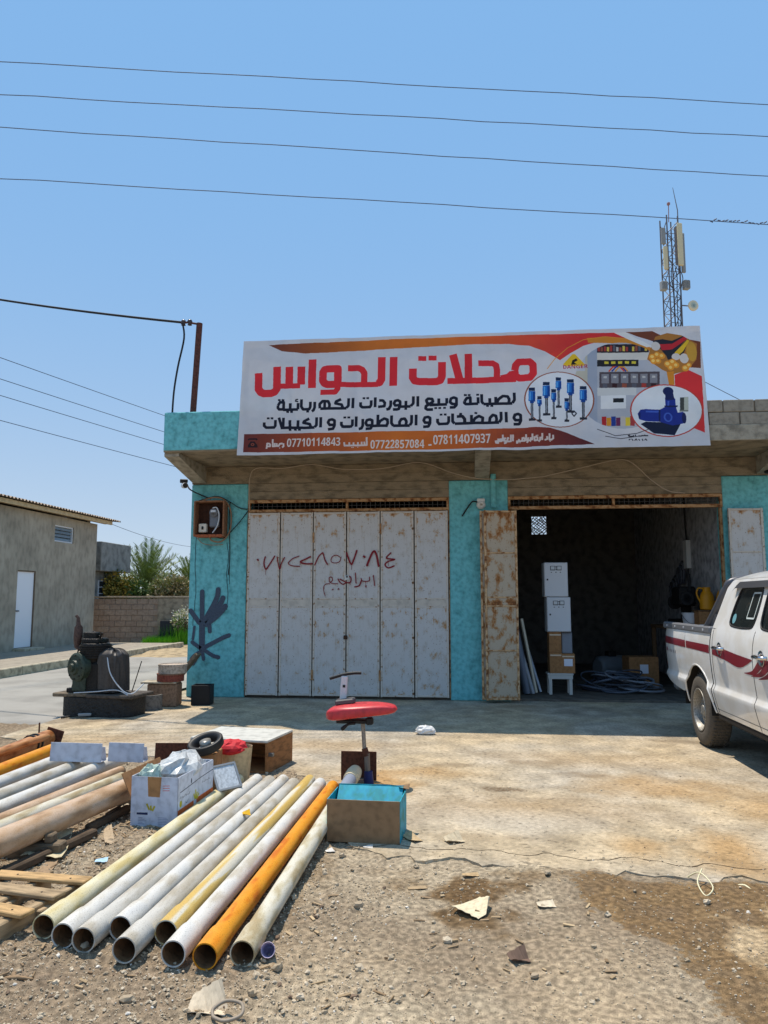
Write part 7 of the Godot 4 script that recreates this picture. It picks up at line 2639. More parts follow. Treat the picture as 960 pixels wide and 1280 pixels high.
# ---------------------------------------------------------------- old diesel engine by the street
func make_engine() -> void:
	var iron := M("oily iron", rgb(40, 37, 34), 0.5, {"metal": 0.3, "tex": "hard", "sc": 4.0, "rel": "lump", "cm": 0.4})
	var green := M("oily green paint", rgb(56, 68, 56), 0.5, {"tex": "hard", "sc": 3.0})
	var oilw := M("oily timber", rgb(126, 110, 90), 0.85, {"tex": "hard", "sc": 2.0})
	var t := thing("engine_plinth", "dark oily plinth with overhanging slab under the diesel engine", "plinth", V(-4.8, 0, -9.85), -0.12)
	var g := Geo.new()
	var rows := []
	for i in 2:
		var rw := []
		for k in 40:
			var a := TAU * k / 40
			var c := cos(a)
			var s := sin(a)
			rw.append(V(signf(c) * pow(absf(c), 0.45) * 0.52, 0.0 + 0.235 * i, signf(s) * pow(absf(s), 0.6) * 0.29))
		rows.append(rw)
	g.grid(rows, true, Rect2(0, 0, 1, 1), true)
	g.fan(V(0, 0.235, 0), rows[1], Vector3.UP)
	part(t, "tank", g, M("black tank", rgb(46, 44, 42), 0.6, {"tex": "hard", "sc": 2.0, "rel": "lump", "cm": 1.0}))
	part(t, "slab", bx(V(-0.36, 0.262, 0.0), V(0.52, 0.05, 0.5), 0.012), oilw)
	part(t, "slab", bx(V(0.24, 0.262, 0.02), V(0.66, 0.048, 0.56), 0.012), M("oily slab", rgb(84, 76, 68), 0.8, {"tex": "hard", "sc": 2.0}))
	t = thing("diesel_engine", "old black and green diesel engine half wrapped in grey tarp beside the road", "engine", V(-4.95, 0.288, -9.85), -0.15)
	part(t, "crankcase", bx(V(-0.01, 0.2, 0), V(0.38, 0.4, 0.36), 0.03), iron)
	part(t, "foot_rail", bx(V(0.0, 0.03, 0.15), V(0.6, 0.06, 0.07), 0.01), iron)
	part(t, "foot_rail", bx(V(0.0, 0.03, -0.15), V(0.6, 0.06, 0.07), 0.01), iron)
	g = Geo.new()
	var FT := Transform3D(Basis(Vector3.UP, -0.35) * Basis(Vector3.RIGHT, PI / 2), V(-0.14, 0.33, 0.17))
	g.hlathe([Vector2(0.0, 0.12), Vector2(0.05, 0.12), Vector2(0.055, 0.09), Vector2(0.09, 0.085), Vector2(0.1, 0.06), Vector2(0.165, 0.05), Vector2(0.19, 0.03), Vector2(0.195, -0.06), Vector2(0.0, -0.065)], FT, 28)
	var fw := part(t, "flywheel_cover", g, green)
	for k in 8:
		var a := TAU * k / 8
		part(fw, "bolt", bx(FT * V(cos(a) * 0.15, 0.054, sin(a) * 0.15), V(0.02, 0.016, 0.02), 0.004, FT.basis), iron)
	part(t, "oil_sump", bx(V(-0.1, 0.12, 0.18), V(0.2, 0.2, 0.06), 0.02), green)
	g = Geo.new()
	g.tube([V(0.0, 0.38, 0), V(0.0, 0.44, 0), V(0, 0.44, 0), V(0.0, 0.62, 0), V(0.0, 0.64, 0)], [0.17, 0.17, 0.2, 0.2, 0.17], 20)
	for k in 6:
		g.hlathe([Vector2(0.2, 0), Vector2(0.215, 0), Vector2(0.215, 0.012), Vector2(0.2, 0.012)], Transform3D(Basis(), V(0, 0.45 + 0.03 * k, 0)), 20)
	part(t, "cylinder", g, iron)
	part(t, "head", bx(V(-0.02, 0.67, 0), V(0.26, 0.07, 0.26), 0.015), iron)
	part(t, "rocker_box", bx(V(-0.06, 0.74, 0.02), V(0.2, 0.09, 0.12), 0.012), iron)
	g = Geo.new()
	g.tube([V(0.08, 0.7, 0.05), V(0.13, 0.78, 0.06)], 0.015, 6)
	g.tube([V(-0.15, 0.7, 0.0), V(-0.05, 0.79, 0.0), V(0.1, 0.7, 0.02)], 0.012, 6)
	part(t, "fuel_pipe", g, iron)
	g = Geo.new()
	g.tube([V(-0.12, 0.58, 0), V(-0.25, 0.56, 0), V(-0.29, 0.58, 0), V(-0.29, 0.68, 0), V(-0.285, 0.72, 0), V(-0.285, 0.84, 0), V(-0.29, 0.88, 0), V(-0.3, 0.97, 0), V(-0.33, 1.0, 0)], [0.03, 0.03, 0.04, 0.055, 0.06, 0.055, 0.03, 0.022, 0.02], 12)
	part(t, "exhaust", g, M("exhaust rust", rgb(96, 72, 62), 0.7, {"tex": "hard", "sc": 5.0}))
	g = Geo.new()
	g.tube([V(-0.25, 0.3, 0.05), V(-0.27, 0.05, 0.1)], 0.012, 6)
	g.tube([V(-0.2, 0.55, 0.1), V(-0.21, 0.38, 0.15)], 0.01, 6)
	part(t, "rod", g, iron)
	# tarp tied over the radiator
	g = Geo.new()
	rows = []
	var f := FastNoiseLite.new()
	f.seed = 8
	f.frequency = 0.9
	f.fractal_octaves = 2
	for i in 29:
		var v := i / 28.0
		var rw := []
		for k in 56:
			var a := TAU * k / 56
			var fold := sin(a * 10.0 + f.get_noise_2d(a * 1.3, v * 0.6) * 4.0)
			var wr := 0.016 * fold * smoothstep(0.1, 0.6, v)
			var c := cos(a)
			var s := sin(a)
			var e := sqrt(clampf(v * 3.2, 0, 1))
			var rx := (0.155 + 0.03 * v) * e + wr
			var rz := (0.165 + 0.03 * v) * e + wr
			rw.append(V(0.27 + signf(c) * pow(absf(c), 0.7) * rx, 0.55 - 0.53 * pow(v, 2.0) + 0.05 * f.get_noise_2d(a * 2.0, 4.0) * (1.0 - v) - 0.1 * (1.0 - e) * 0.0, signf(s) * pow(absf(s), 0.7) * rz))
		rows.append(rw)
	g.grid(rows, true, Rect2(0, 0, 1, 1), true)
	part(t, "tarp", g, M("grey tarp", rgb(74, 68, 63), 0.5, {"tex": "soft", "sc": 3.0}))
	t = thing("loose_cable", "loose pale cable trailing from the engine over the plinth", "cable", V(-4.8, 0.3, -9.85))
	g = Geo.new()
	g.tube(curve([V(0.12, 0.45, 0.22), V(0.2, 0.25, 0.28), V(0.36, 0.06, 0.3), V(0.5, 0.0, 0.28), V(0.62, 0.12, 0.2)], 5), 0.008, 5)
	g.tube(curve([V(-0.3, 0.0, 0.26), V(0.0, 0.02, 0.28), V(0.3, 0.04, 0.27), V(0.52, -0.05, 0.33)], 5), 0.007, 5)
	part(t, "cable", g, M("pale cable", rgb(196, 200, 204), 0.6))
	t = thing("steel_rod", "thin steel rod standing up beside the wrapped engine", "rod", V(-4.45, 0.288, -9.9))
	g = Geo.new()
	g.tube([V(0, 0, 0), V(0.12, 0.4, 0.0)], 0.007, 5)
	part(t, "bar", g, iron)
	# heap of tins and blocks against the shop corner
	var rb := M("rubble brown", rgb(150, 120, 96), 0.95, {"tex": "hard", "sc": 3.0})
	t = thing("curved_trough", "grey curved piece of concrete pipe lying before the heap of tins", "pipe shard", V(-4.42, 0.0, -10.35), 0.2)
	g = Geo.new()
	rows = []
	for i in 2:
		var rw := []
		for k in 21:
			var a := PI * k / 20.0
			rw.append(V(cos(a) * 0.2, 0.2 * i, sin(a) * 0.2))
		rows.append(rw)
	g.grid(rows)
	var r2 := []
	for i in 2:
		var rw := []
		for k in 21:
			var a := PI * k / 20.0
			rw.append(V(cos(a) * 0.17, 0.2 * i, sin(a) * 0.17))
		r2.append(rw)
	g.grid(r2)
	g.grid([rows[1], r2[1]])
	part(t, "shell", g, M("pipe concrete", rgb(120, 116, 110), 0.9, {"tex": "hard", "sc": 3.0}))
	t = thing("wooden_block", "square wooden block under the red tin beside the shop", "block", V(-4.32, 0.0, -10.7), 0.1)
	part(t, "block", bx(V(0, 0.16, 0), V(0.42, 0.32, 0.3), 0.015), rb)
	part(t, "cap_board", bx(V(-0.05, 0.335, 0.02), V(0.5, 0.025, 0.3), 0.005), M("kerb concrete", rgb(196, 184, 160), 0.95))
	t = thing("red_tin", "rusty red round tin on the wooden block", "tin", V(-4.24, 0.349, -10.7))
	g = Geo.new()
	g.hlathe([Vector2(0, 0), Vector2(0.19, 0), Vector2(0.19, 0.11), Vector2(0.0, 0.11)], Transform3D(), 28)
	part(t, "can", g, M("tin red", rgb(140, 72, 56), 0.7, {"tex": "hard", "sc": 4.0}))
	g = Geo.new()
	g.hlathe([Vector2(0.19, 0.095), Vector2(0.196, 0.095), Vector2(0.196, 0.108), Vector2(0.188, 0.108)], Transform3D(), 28)
	part(t, "rim", g, rb)
	t = thing("pale_tin", "pale round tin, topmost of the heap beside the turquoise wall", "tin", V(-4.22, 0.461, -10.72))
	g = Geo.new()
	g.hlathe([Vector2(0, 0), Vector2(0.2, 0), Vector2(0.2, 0.1), Vector2(0.206, 0.1), Vector2(0.206, 0.125), Vector2(0.19, 0.125), Vector2(0.185, 0.115), Vector2(0, 0.115)], Transform3D(), 28)
	part(t, "can", g, M("tin pale", rgb(196, 178, 158), 0.7, {"tex": "hard", "sc": 3.0}))
	t = thing("leaning_plank", "short brown plank leaning against the shop corner behind the tins", "plank", V(-4.1, 0.0, -11.4))
	part(t, "board", bx(V(-0.28, 0.34, 0.0), V(0.05, 0.9, 0.2), 0.004, Basis(Vector3.BACK, -0.7)), M("oily timber", rgb(126, 110, 90), 0.85))
	t = thing("black_bucket", "black square plastic tub standing at the foot of the turquoise pillar", "tub", V(-3.83, 0.0, -10.9), 0.1)
	var bb := M("tub black", rgb(26, 26, 28), 0.55, {"tex": "soft", "sc": 3.0})
	for q in [[V(0, 0.14, 0.12), V(0.25, 0.28, 0.012)], [V(0, 0.14, -0.12), V(0.25, 0.28, 0.012)], [V(0.13, 0.14, 0), V(0.012, 0.28, 0.25)], [V(-0.13, 0.14, 0), V(0.012, 0.28, 0.25)]]:
		part(t, "side", bx(q[0], q[1], 0.004), bb)
	part(t, "base", bx(V(0, 0.01, 0), V(0.245, 0.02, 0.225), 0.002), bb)
	t = thing("hand_tool", "small dark tool with pale handle on the ground before the engine", "tool", V(-5.0, 0.015, -9.45), 0.4)
	g = Geo.new()
	g.tube([V(-0.16, 0, 0), V(0.05, 0.02, 0)], 0.014, 6)
	part(t, "shaft", g, iron)
	part(t, "grip", bx(V(0.12, 0.025, 0), V(0.16, 0.035, 0.035), 0.01), M("grip pale", rgb(150, 150, 148), 0.6))


# ---------------------------------------------------------------- plastic pipes
func pipe_mesh(L: float, r: float, bell: bool) -> Geo:   # along -z from the mouth at z = 0
	var g := Geo.new()
	var T := Transform3D(Basis(Vector3.RIGHT, -PI / 2), Vector3.ZERO)   # y of the profile runs to -z
	var b := r * 1.14
	var w := r * 0.11
	var o: Array
	var i: Array
	if bell:
		o = [Vector2(b, 0), Vector2(b, 0.17), Vector2(b * 0.985, 0.185), Vector2(r * 1.01, 0.215), Vector2(r, 0.225), Vector2(r, L * 0.4), Vector2(r, L * 0.7), Vector2(r, L)]
		i = [Vector2(b - w, 0), Vector2(b - w, 0.17), Vector2(r - w, 0.22), Vector2(r - w, L)]
	else:
		o = [Vector2(r, 0), Vector2(r, L * 0.35), Vector2(r, L * 0.7), Vector2(r, L)]
		i = [Vector2(r - w, 0), Vector2(r - w, L)]
	g.lathe(o, T, 30)
	g.lathe(i, T, 24)
	for e in [[o[0], i[0]], [o[o.size() - 1], i[i.size() - 1]]]:
		g.lathe(e, T, 30)
	return g


func pipe(called: String, label: String, a: Vector3, b: Vector3, r: float, m: Material, bell: bool, roll: float, group: String) -> Node3D:
	var t := thing(called, label, "pipe", a, 0, group)
	var d := (a - b).normalized()
	var x := Vector3.UP.cross(d).normalized()
	t.basis = Basis(x, d.cross(x), d) * Basis(Vector3.BACK, roll)
	part(t, "tube", pipe_mesh(a.distance_to(b), r, bell), m)
	var g := Geo.new()
	var b2 := r * (1.03 if bell else 0.89)
	var L := a.distance_to(b)
	g.lathe([Vector2(b2 - 0.001, 0.004), Vector2(b2 - 0.001, 0.17), Vector2(r * 0.88, 0.22), Vector2(r * 0.88, L - 0.004)], Transform3D(Basis(Vector3.RIGHT, -PI / 2), Vector3.ZERO), 24)
	part(t, "dusty_bore", g, M("pipe bore dirt", rgb(140, 104, 70), 0.9, {"tex": "hard", "sc": 4.0}))
	return t


func pvc(key: String, c: Color, cols: Array, offs: Array, sd: int) -> StandardMaterial3D:
	return M(key, c, 0.5, {"tex": ntex(key + " tone", 0.012, cols, offs, 512, FastNoiseLite.TYPE_SIMPLEX_SMOOTH, 6, sd), "sc": Vector3(1.3, 1.3, 0.45), "tex2": "speck", "sc2": 2.0, "world": false, "spec": 0.35})


func make_pipes() -> void:
	var W := Color(1, 1, 1)
	var white := pvc("white pipe", rgb(210, 207, 199), [rgb(222, 214, 200), rgb(243, 240, 234), W, rgb(240, 243, 248)], [0.2, 0.4, 0.6, 1.0], 101)
	var white2 := pvc("grey white pipe", rgb(198, 194, 184), [rgb(218, 210, 196), rgb(238, 235, 230), W, rgb(242, 242, 242)], [0.2, 0.45, 0.65, 1.0], 102)
	var cream := pvc("cream pipe", rgb(216, 208, 178), [rgb(232, 218, 176), rgb(244, 238, 216), W, rgb(255, 248, 226)], [0.2, 0.4, 0.65, 1.0], 103)
	var stain_m := pvc("yellow streaked pipe", rgb(212, 206, 190), [rgb(240, 206, 122), rgb(246, 222, 154), W, rgb(250, 246, 234)], [0.36, 0.48, 0.58, 1.0], 104)
	stain_m.uv1_scale = Vector3(1.6, 1.6, 0.11)
	var orange := pvc("orange pipe", rgb(220, 150, 42), [rgb(226, 180, 120), rgb(250, 236, 210), W, rgb(255, 222, 170)], [0.15, 0.35, 0.6, 1.0], 105)
	var bone := pvc("bone pipe", rgb(210, 204, 186), [rgb(206, 190, 160), rgb(236, 230, 214), W, rgb(250, 246, 236)], [0.2, 0.45, 0.65, 1.0], 106)
	var tan := pvc("tan pipe", rgb(200, 174, 148), [rgb(206, 190, 170), rgb(236, 224, 206), W, rgb(246, 236, 224)], [0.2, 0.4, 0.65, 1.0], 107)
	var clay := pvc("clay pipe", rgb(190, 138, 92), [rgb(180, 150, 120), rgb(230, 214, 196), W, rgb(250, 236, 216)], [0.2, 0.4, 0.65, 1.0], 108)
	var r := 0.047
	var grp := "plastic pipes laid side by side in the foreground"
	var y0 := -0.004 + r * 1.14
	var y1 := 0.0 + r
	var rows := [
		[-1.90, -3.40, -1.86, -6.2, cream, "cream plastic pipe, outermost on the wooden planks' side"],
		[-1.765, -3.32, -1.71, -6.22, white, "white plastic pipe second from the wooden planks"],
		[-1.655, -3.29, -1.595, -6.18, white2, "greyish white plastic pipe third from the wooden planks"],
		[-1.55, -3.42, -1.495, -6.22, white, "white plastic pipe with set back mouth, fourth from the planks"],
		[-1.44, -3.22, -1.385, -6.12, white2, "white plastic pipe with dark dirty mouth in the row's middle"],
		[-1.332, -3.4, -1.28, -6.24, stain_m, "white plastic pipe with long yellow stain along its top"],
		[-1.224, -3.21, -1.175, -6.14, white, "white plastic pipe lying next to the orange one"],
		[-1.085, -3.2, -1.06, -6.06, orange, "bright orange plastic pipe in the foreground row"]]
	for k in rows.size():
		var q: Array = rows[k]
		pipe("plastic_pipe", q[5], V(q[0], y0, q[1]), V(q[2], y1 + 0.005, q[3]), r, q[4], true, rf(0, TAU), grp)
	# the last one lies apart and carries a coupling
	var t := pipe("plastic_pipe", "cream plastic pipe lying apart on the right beside the turquoise box", V(-0.94, y0, -3.24), V(-0.93, 0.1, -6.33), r, bone, true, 0.3, grp)
	var g := Geo.new()
	var T := Transform3D(Basis(Vector3.RIGHT, -PI / 2), Vector3.ZERO)
	g.hlathe([Vector2(r + 0.001, 2.86), Vector2(r * 1.18, 2.86), Vector2(r * 1.18, 2.9), Vector2(r * 1.3, 2.9), Vector2(r * 1.3, 3.06), Vector2(r * 1.18, 3.08), Vector2(r * 1.18, 3.13), Vector2(r * 0.8, 3.13)], T, 28)
	part(t, "coupling", g, M("coupling cream", rgb(226, 206, 168), 0.5))
	g = Geo.new()
	g.hlathe([Vector2(r + 0.0015, 2.5), Vector2(r + 0.002, 2.5), Vector2(r + 0.002, 2.86)], T, 28)
	part(t, "grey_length", g, M("pipe bluegrey", rgb(136, 142, 156), 0.5))
	# the pile on the left, on two bearers
	grp = "pipes piled on the left"
	var bear := M("grey timber", rgb(120, 104, 84), 0.9, {"tex": "hard", "sc": Vector3(1, 4, 4)})
	for q in [[-4.4, "nearer of the two timber bearers under the left pipe pile"], [-5.55, "farther of the two timber bearers under the left pipe pile"]]:
		var o := thing("timber_bearer", q[1], "timber", V(-3.35, 0.02, q[0]), 0.09, "bearers under the pipes")
		part(o, "beam", bx(V(0, 0.005, 0), V(1.9, 0.09, 0.1), 0.008), bear)
		part(o, "wedge", bx(V(0.87, 0.075, 0), V(0.05, 0.05, 0.08), 0.008), bear)
	var pile := [
		["a", -4.05, -6.41, -4.14, -7.32, 0.075, clay, "thick clay brown pipe with black clamp, farthest of the left pile"],
		["b", -3.78, -5.99, -3.82, -6.85, 0.055, orange, "orange plastic pipe in the left pile"],
		["d", -3.53, -5.6, -3.54, -6.75, 0.052, white, "white pipe beside the orange one in the left pile"],
		["e", -3.28, -5.22, -3.24, -6.53, 0.054, white2, "white pipe in the middle of the left pile"],
		["f", -3.09, -4.92, -3.01, -6.6, 0.054, white, "bright white pipe in front of the left pile's middle"],
		["g", -2.94, -4.69, -2.81, -6.1, 0.045, tan, "slim tan pipe in the left pile"],
		["h", -2.83, -4.53, -2.68, -5.84, 0.05, bone, "cream pipe behind the largest tan pipe"],
		["i", -2.62, -4.11, -2.44, -5.44, 0.078, tan, "large tan pipe, nearest of the left pile"]]
	for q in pile:
		var a := V(q[1], 0.072 + q[5], q[2])
		var b := V(q[3], 0.072 + q[5], q[4])
		var d := (a - b).normalized()
		t = pipe("plastic_pipe", q[7], a + d * (2.6 - a.distance_to(b)), b, q[5], q[6], false, rf(0, TAU), grp)
		if q[0] == "a":
			g = Geo.new()
			for yy in [2.22, 2.3]:
				g.hlathe([Vector2(0.075, yy), Vector2(0.088, yy + 0.004), Vector2(0.088, yy + 0.026), Vector2(0.075, yy + 0.03)], T, 24)
			part(t, "clamp", g, M("black plastic", rgb(30, 30, 30), 0.5))
			part(t, "flange", bx(V(0.0, 0.05, -2.61), V(0.2, 0.17, 0.012), 0.003), M("rust plate", rgb(96, 58, 42), 0.85, {"tex": "hard", "sc": 4.0}))
	t = pipe("plastic_pipe", "thin clay pipe lying on the orange pipe of the left pile", V(-3.9, 0.235, -4.6), V(-3.97, 0.215, -7.0), 0.032, clay, false, 0, grp)


# ---------------------------------------------------------------- boxes and odds and ends
func carton_texture() -> ImageTexture:   # the printed long side of a fruit carton, 1.8 : 1
	print_im = Image.create(540, 300, false, Image.FORMAT_RGB8)
	print_im.fill(rgb(214, 218, 226))
	pen = rgb(226, 112, 52)
	fill([Vector2(0, 196), Vector2(230, 190), Vector2(236, 226), Vector2(0, 232)])
	fill([Vector2(270, 186), Vector2(540, 180), Vector2(540, 214), Vector2(276, 222)])
	pen = rgb(196, 186, 40)
	for q in [[230, 150, 255, 190], [260, 130, 262, 190], [285, 150, 270, 190], [310, 165, 282, 192]]:
		ink(16, [Vector2(q[0], q[1]), Vector2(q[2], q[3])])
	ellipse(40, 165, 18, 20)
	pen = rgb(60, 64, 74)
	ink(5, [Vector2(30, 96), Vector2(160, 86), Vector2(330, 70), Vector2(540, 60)])
	for k in 7:
		ink(5, [Vector2(28 + k * 22, 134), Vector2(40 + k * 22, 120 + (k % 3) * 5)])
	for k in 6:
		ink(4, [Vector2(360 + k * 24, 110), Vector2(374 + k * 24, 100 + (k % 2) * 8)])
	ellipse(190, 60, 8, 16)
	ink(4, [Vector2(110, 170), Vector2(130, 180), Vector2(150, 160)])
	return image_tex(540, 300, print_im.get_data())


func carton_end_texture() -> ImageTexture:
	print_im = Image.create(300, 300, false, Image.FORMAT_RGB8)
	print_im.fill(rgb(204, 210, 224))
	pen = rgb(176, 130, 84)
	fill([Vector2(104, 0), Vector2(196, 0), Vector2(188, 120), Vector2(112, 118)])
	pen = rgb(190, 178, 50)
	for q in [[104, 160, 122, 196], [130, 170, 134, 200], [156, 172, 142, 202]]:
		ink(12, [Vector2(q[0], q[1]), Vector2(q[2], q[3])])
	pen = rgb(48, 56, 90)
	fill([Vector2(40, 214), Vector2(112, 212), Vector2(112, 226), Vector2(40, 226)])
	pen = rgb(130, 140, 168)
	for k in 5:
		ink(3, [Vector2(50, 244 + k * 9), Vector2(80 + 12 * (k % 3), 244 + k * 9)])
		ink(3, [Vector2(180, 240 + k * 9), Vector2(236 + 8 * (k % 2), 240 + k * 9)])
	pen = rgb(206, 110, 110)
	for k in 3:
		ink(4, [Vector2(206, 52 + 14 * k), Vector2(250, 50 + 14 * k)])
	return image_tex(300, 300, print_im.get_data())


func crumple(seed_: int, size: Vector3, rough: float) -> Geo:   # a crushed bag or rag with creased facets, resting on y = 0
	var r := RandomNumberGenerator.new()
	r.seed = seed_
	var g := Geo.new()
	var rows := []
	var n := 9
	for i in n + 1:
		var th := PI * i / n
		var rw := []
		for k in 16:
			var a := TAU * (k + 0.5 * (i % 2)) / 16
			var m := 1.0 + rough * r.randf_range(-0.5, 0.5) * (0.3 if i == 0 or i == n else 1.0)
			var p := V(sin(th) * cos(a), cos(th), sin(th) * sin(a)) * m * size / 2
			rw.append(V(p.x, maxf(0.0, p.y + size.y * 0.36), p.z))
		rows.append(rw)
	for i in n:
		for k in 16:
			var b := (k + 1) % 16
			g.otri(rows[i][k], rows[i][b], rows[i + 1][b], rows[i][k] - V(0, size.y * 0.3, 0))
			g.otri(rows[i][k], rows[i + 1][b], rows[i + 1][k], rows[i][k] - V(0, size.y * 0.3, 0))
	return g


func sheet(seed_: int, w: float, d: float, curl: float, cut := 0.0) -> Geo:   # a torn scrap of card with one fold
	var r := RandomNumberGenerator.new()
	r.seed = seed_
	var g := Geo.new()
	var n := 8
	var far := []
	var fold := []
	var near := []
	for k in n + 1:
		var u := float(k) / n - 0.5
		var x := u * w
		far.append(V(x * (1.0 - cut) + r.randf_range(-0.04, 0.04) * w, curl * (0.6 + 0.5 * u), -d / 2 + r.randf_range(-0.06, 0.06) * d + cut * d * 0.3 * u))
		fold.append(V(x, 0.003 + curl * 0.12 * absf(u), d * (0.08 + 0.15 * u)))
		near.append(V(x + r.randf_range(-0.03, 0.03) * w, 0.003 + curl * 0.35 * (0.5 - u), d / 2 + r.randf_range(-0.06, 0.06) * d))
	for k in n:
		for q in [[far, fold], [fold, near]]:
			var t := V(0, 0.0022, 0)
			g.oquad(q[0][k] + t, q[0][k + 1] + t, q[1][k + 1] + t, q[1][k] + t, Vector3.UP)
			g.oquad(q[0][k], q[0][k + 1], q[1][k + 1], q[1][k], Vector3.DOWN)
		for e in [far, near]:
			g.oquad(e[k], e[k + 1], e[k + 1] + V(0, 0.0022, 0), e[k] + V(0, 0.0022, 0), V(0, 0, -1 if e == far else 1))
	return g


func make_boxes() -> void:
	var card := M("cardboard", rgb(176, 128, 84), 0.9)
	var whitec := M("white card", rgb(206, 210, 220), 0.8, {"tex": "soft", "sc": 1.5})
	# printed fruit carton with rubbish in it
	var t := thing("fruit_carton", "white printed fruit carton full of plastic bags beside the pipes", "carton", V(-2.09, -0.015, -5.4), -0.06)
	var w := 0.33
	var d := 0.6
	var h := 0.33
	var pm := M("carton print", Color(1, 1, 1), 0.8, {"tri": false, "tex": carton_texture(), "tex2": "soft", "sc2": 2.0})
	var em := M("carton end print", Color(1, 1, 1), 0.8, {"tri": false, "tex": carton_end_texture(), "tex2": "soft", "sc2": 2.0})
	for s in [-1.0, 1.0]:
		part(t, "long_side", bx(V(s * w / 2, h / 2, 0), V(0.006, h, d), 0.001), whitec)
		part(t, "end", bx(V(0, h / 2, s * d / 2), V(w - 0.007, h - 0.002, 0.006), 0.001), whitec)
	var g := Geo.new()
	g.quad(V(w / 2 + 0.005, h, d / 2), V(w / 2 + 0.005, h - 0.005, -d / 2), V(w / 2 + 0.005, 0.0, -d / 2), V(w / 2 + 0.005, 0.0, d / 2))
	part(t, "side_print", g, pm)
	g = Geo.new()
	g.quad(V(-w / 2, h, d / 2 + 0.005), V(w / 2, h, d / 2 + 0.005), V(w / 2, 0.0, d / 2 + 0.005), V(-w / 2, 0.0, d / 2 + 0.005))
	part(t, "end_print", g, em)
	part(t, "base", bx(V(0, 0.006, 0), V(w, 0.008, d), 0.001), card)
	part(t, "flap", bx(V(-w / 2 - 0.05, h - 0.07, 0.0), V(0.006, 0.17, d * 0.95), 0.001, Basis(Vector3.BACK, 0.45)), card)
	var bag := M("clear bag", rgb(206, 208, 206), 0.35, {"tex": "soft", "sc": 5.0, "back": Color(0.3, 0.3, 0.3)})
	var o := part(self, "plastic_bag", crumple(3, V(0.29, 0.26, 0.5), 0.3), bag)
	o.position = V(-2.06, 0.19, -5.46)
	tag(o, "crumpled grey plastic bag filling the fruit carton", "bag")
	o = part(self, "plastic_bag", crumple(9, V(0.15, 0.16, 0.14), 0.35), M("green bag", rgb(188, 206, 190), 0.3, {"tex": "soft", "sc": 5.0, "back": Color(0.3, 0.35, 0.3)}))
	o.position = V(-2.18, 0.24, -5.2)
	tag(o, "pale green bag bulging over the carton's printed end", "bag")
	# black ring on the carton's far end
	t = thing("fan_housing", "black round fan housing lying tilted on the fruit carton", "fan housing", V(-2.06, 0.37, -5.97), 0.0)
	g = Geo.new()
	var T := Transform3D(Basis(Vector3.RIGHT, 0.35) * Basis(Vector3.BACK, 0.15), Vector3.ZERO)
	g.lathe([Vector2(0.08, -0.03), Vector2(0.13, -0.03), Vector2(0.14, -0.02), Vector2(0.14, 0.03), Vector2(0.13, 0.04), Vector2(0.105, 0.035), Vector2(0.09, 0.015), Vector2(0.08, -0.03)], T, 32)
	part(t, "ring", g, M("black plastic", rgb(30, 30, 30), 0.5))
	g = Geo.new()
	for k in 3:
		g.box(T * V(cos(TAU * k / 3) * 0.06, 0, sin(TAU * k / 3) * 0.06), V(0.12, 0.012, 0.02), T.basis * Basis(Vector3.UP, -TAU * k / 3))
	g.lathe([Vector2(0, -0.03), Vector2(0.045, -0.03), Vector2(0.045, 0.03), Vector2(0, 0.035)], T, 18)
	part(t, "hub", g, M("hub steel", rgb(150, 146, 138), 0.4, {"metal": 0.6}))
	t = thing("carton_support", "small brown carton holding up the fan housing", "carton", V(-2.1, -0.01, -6.02), 0.1)
	part(t, "box", bx(V(0, 0.16, 0), V(0.26, 0.32, 0.24), 0.005), card)
	part(t, "tape", bx(V(0, 0.322, 0), V(0.05, 0.003, 0.24), 0.0), M("tape pale", rgb(214, 196, 172), 0.5))
	# beige bin with a red cloth
	t = thing("beige_bin", "beige open bin with red cloth hanging from it", "bin", V(-1.93, -0.01, -6.35), 0.2)
	g = Geo.new()
	g.lathe([Vector2(0.11, 0.0), Vector2(0.135, 0.3), Vector2(0.14, 0.3), Vector2(0.128, 0.29), Vector2(0.105, 0.01), Vector2(0, 0.01)], Transform3D(), 24)
	part(t, "bin", g, M("bin beige", rgb(206, 182, 140), 0.7, {"tex": "soft", "sc": 3.0}))
	o = part(self, "red_cloth", crumple(14, V(0.26, 0.13, 0.28), 0.22), M("red cloth", rgb(206, 44, 52), 0.75, {"tex": "soft", "sc": 4.0}))
	o.position = V(-1.96, 0.24, -6.3)
	tag(o, "red cloth lying over the beige bin", "cloth")
	# framed picture leaning on the pipes
	t = thing("tilted_frame", "small silver framed panel tilted on the pipes beside the bin", "panel", V(-1.78, 0.1, -5.72), 0.5)
	var tb := Basis(Vector3.RIGHT, -0.75) * Basis(Vector3.BACK, 0.15)
	part(t, "panel", bx(tb * V(0, 0.1, 0), V(0.16, 0.2, 0.006), 0.001, tb), M("panel pale", rgb(196, 202, 206), 0.3, {"tex": "hard", "sc": 6.0}))
	for q in [[V(0, 0.2, 0), V(0.19, 0.018, 0.02)], [V(0, 0.0, 0), V(0.19, 0.018, 0.02)], [V(0.088, 0.1, 0), V(0.018, 0.2, 0.019)], [V(-0.088, 0.1, 0), V(0.018, 0.2, 0.019)]]:
		part(t, "frame", bx(tb * q[0], q[1], 0.003, tb), M("frame silver", rgb(150, 150, 148), 0.35, {"metal": 0.6}))
	# open wooden cabinet lying on its side
	var ply := M("plywood", rgb(168, 116, 70), 0.8, {"tex": "hard", "sc": Vector3(1.0, 4.0, 1.0), "tex2": "grain", "sc2": 2.0})
	var lam := M("grey laminate", rgb(206, 204, 194), 0.5, {"tex": "soft", "sc": 1.2})
	t = thing("open_cabinet", "open wooden cabinet with pale grey top lying behind the pipes", "cabinet", V(-2.06, 0.0, -6.98), -0.15)
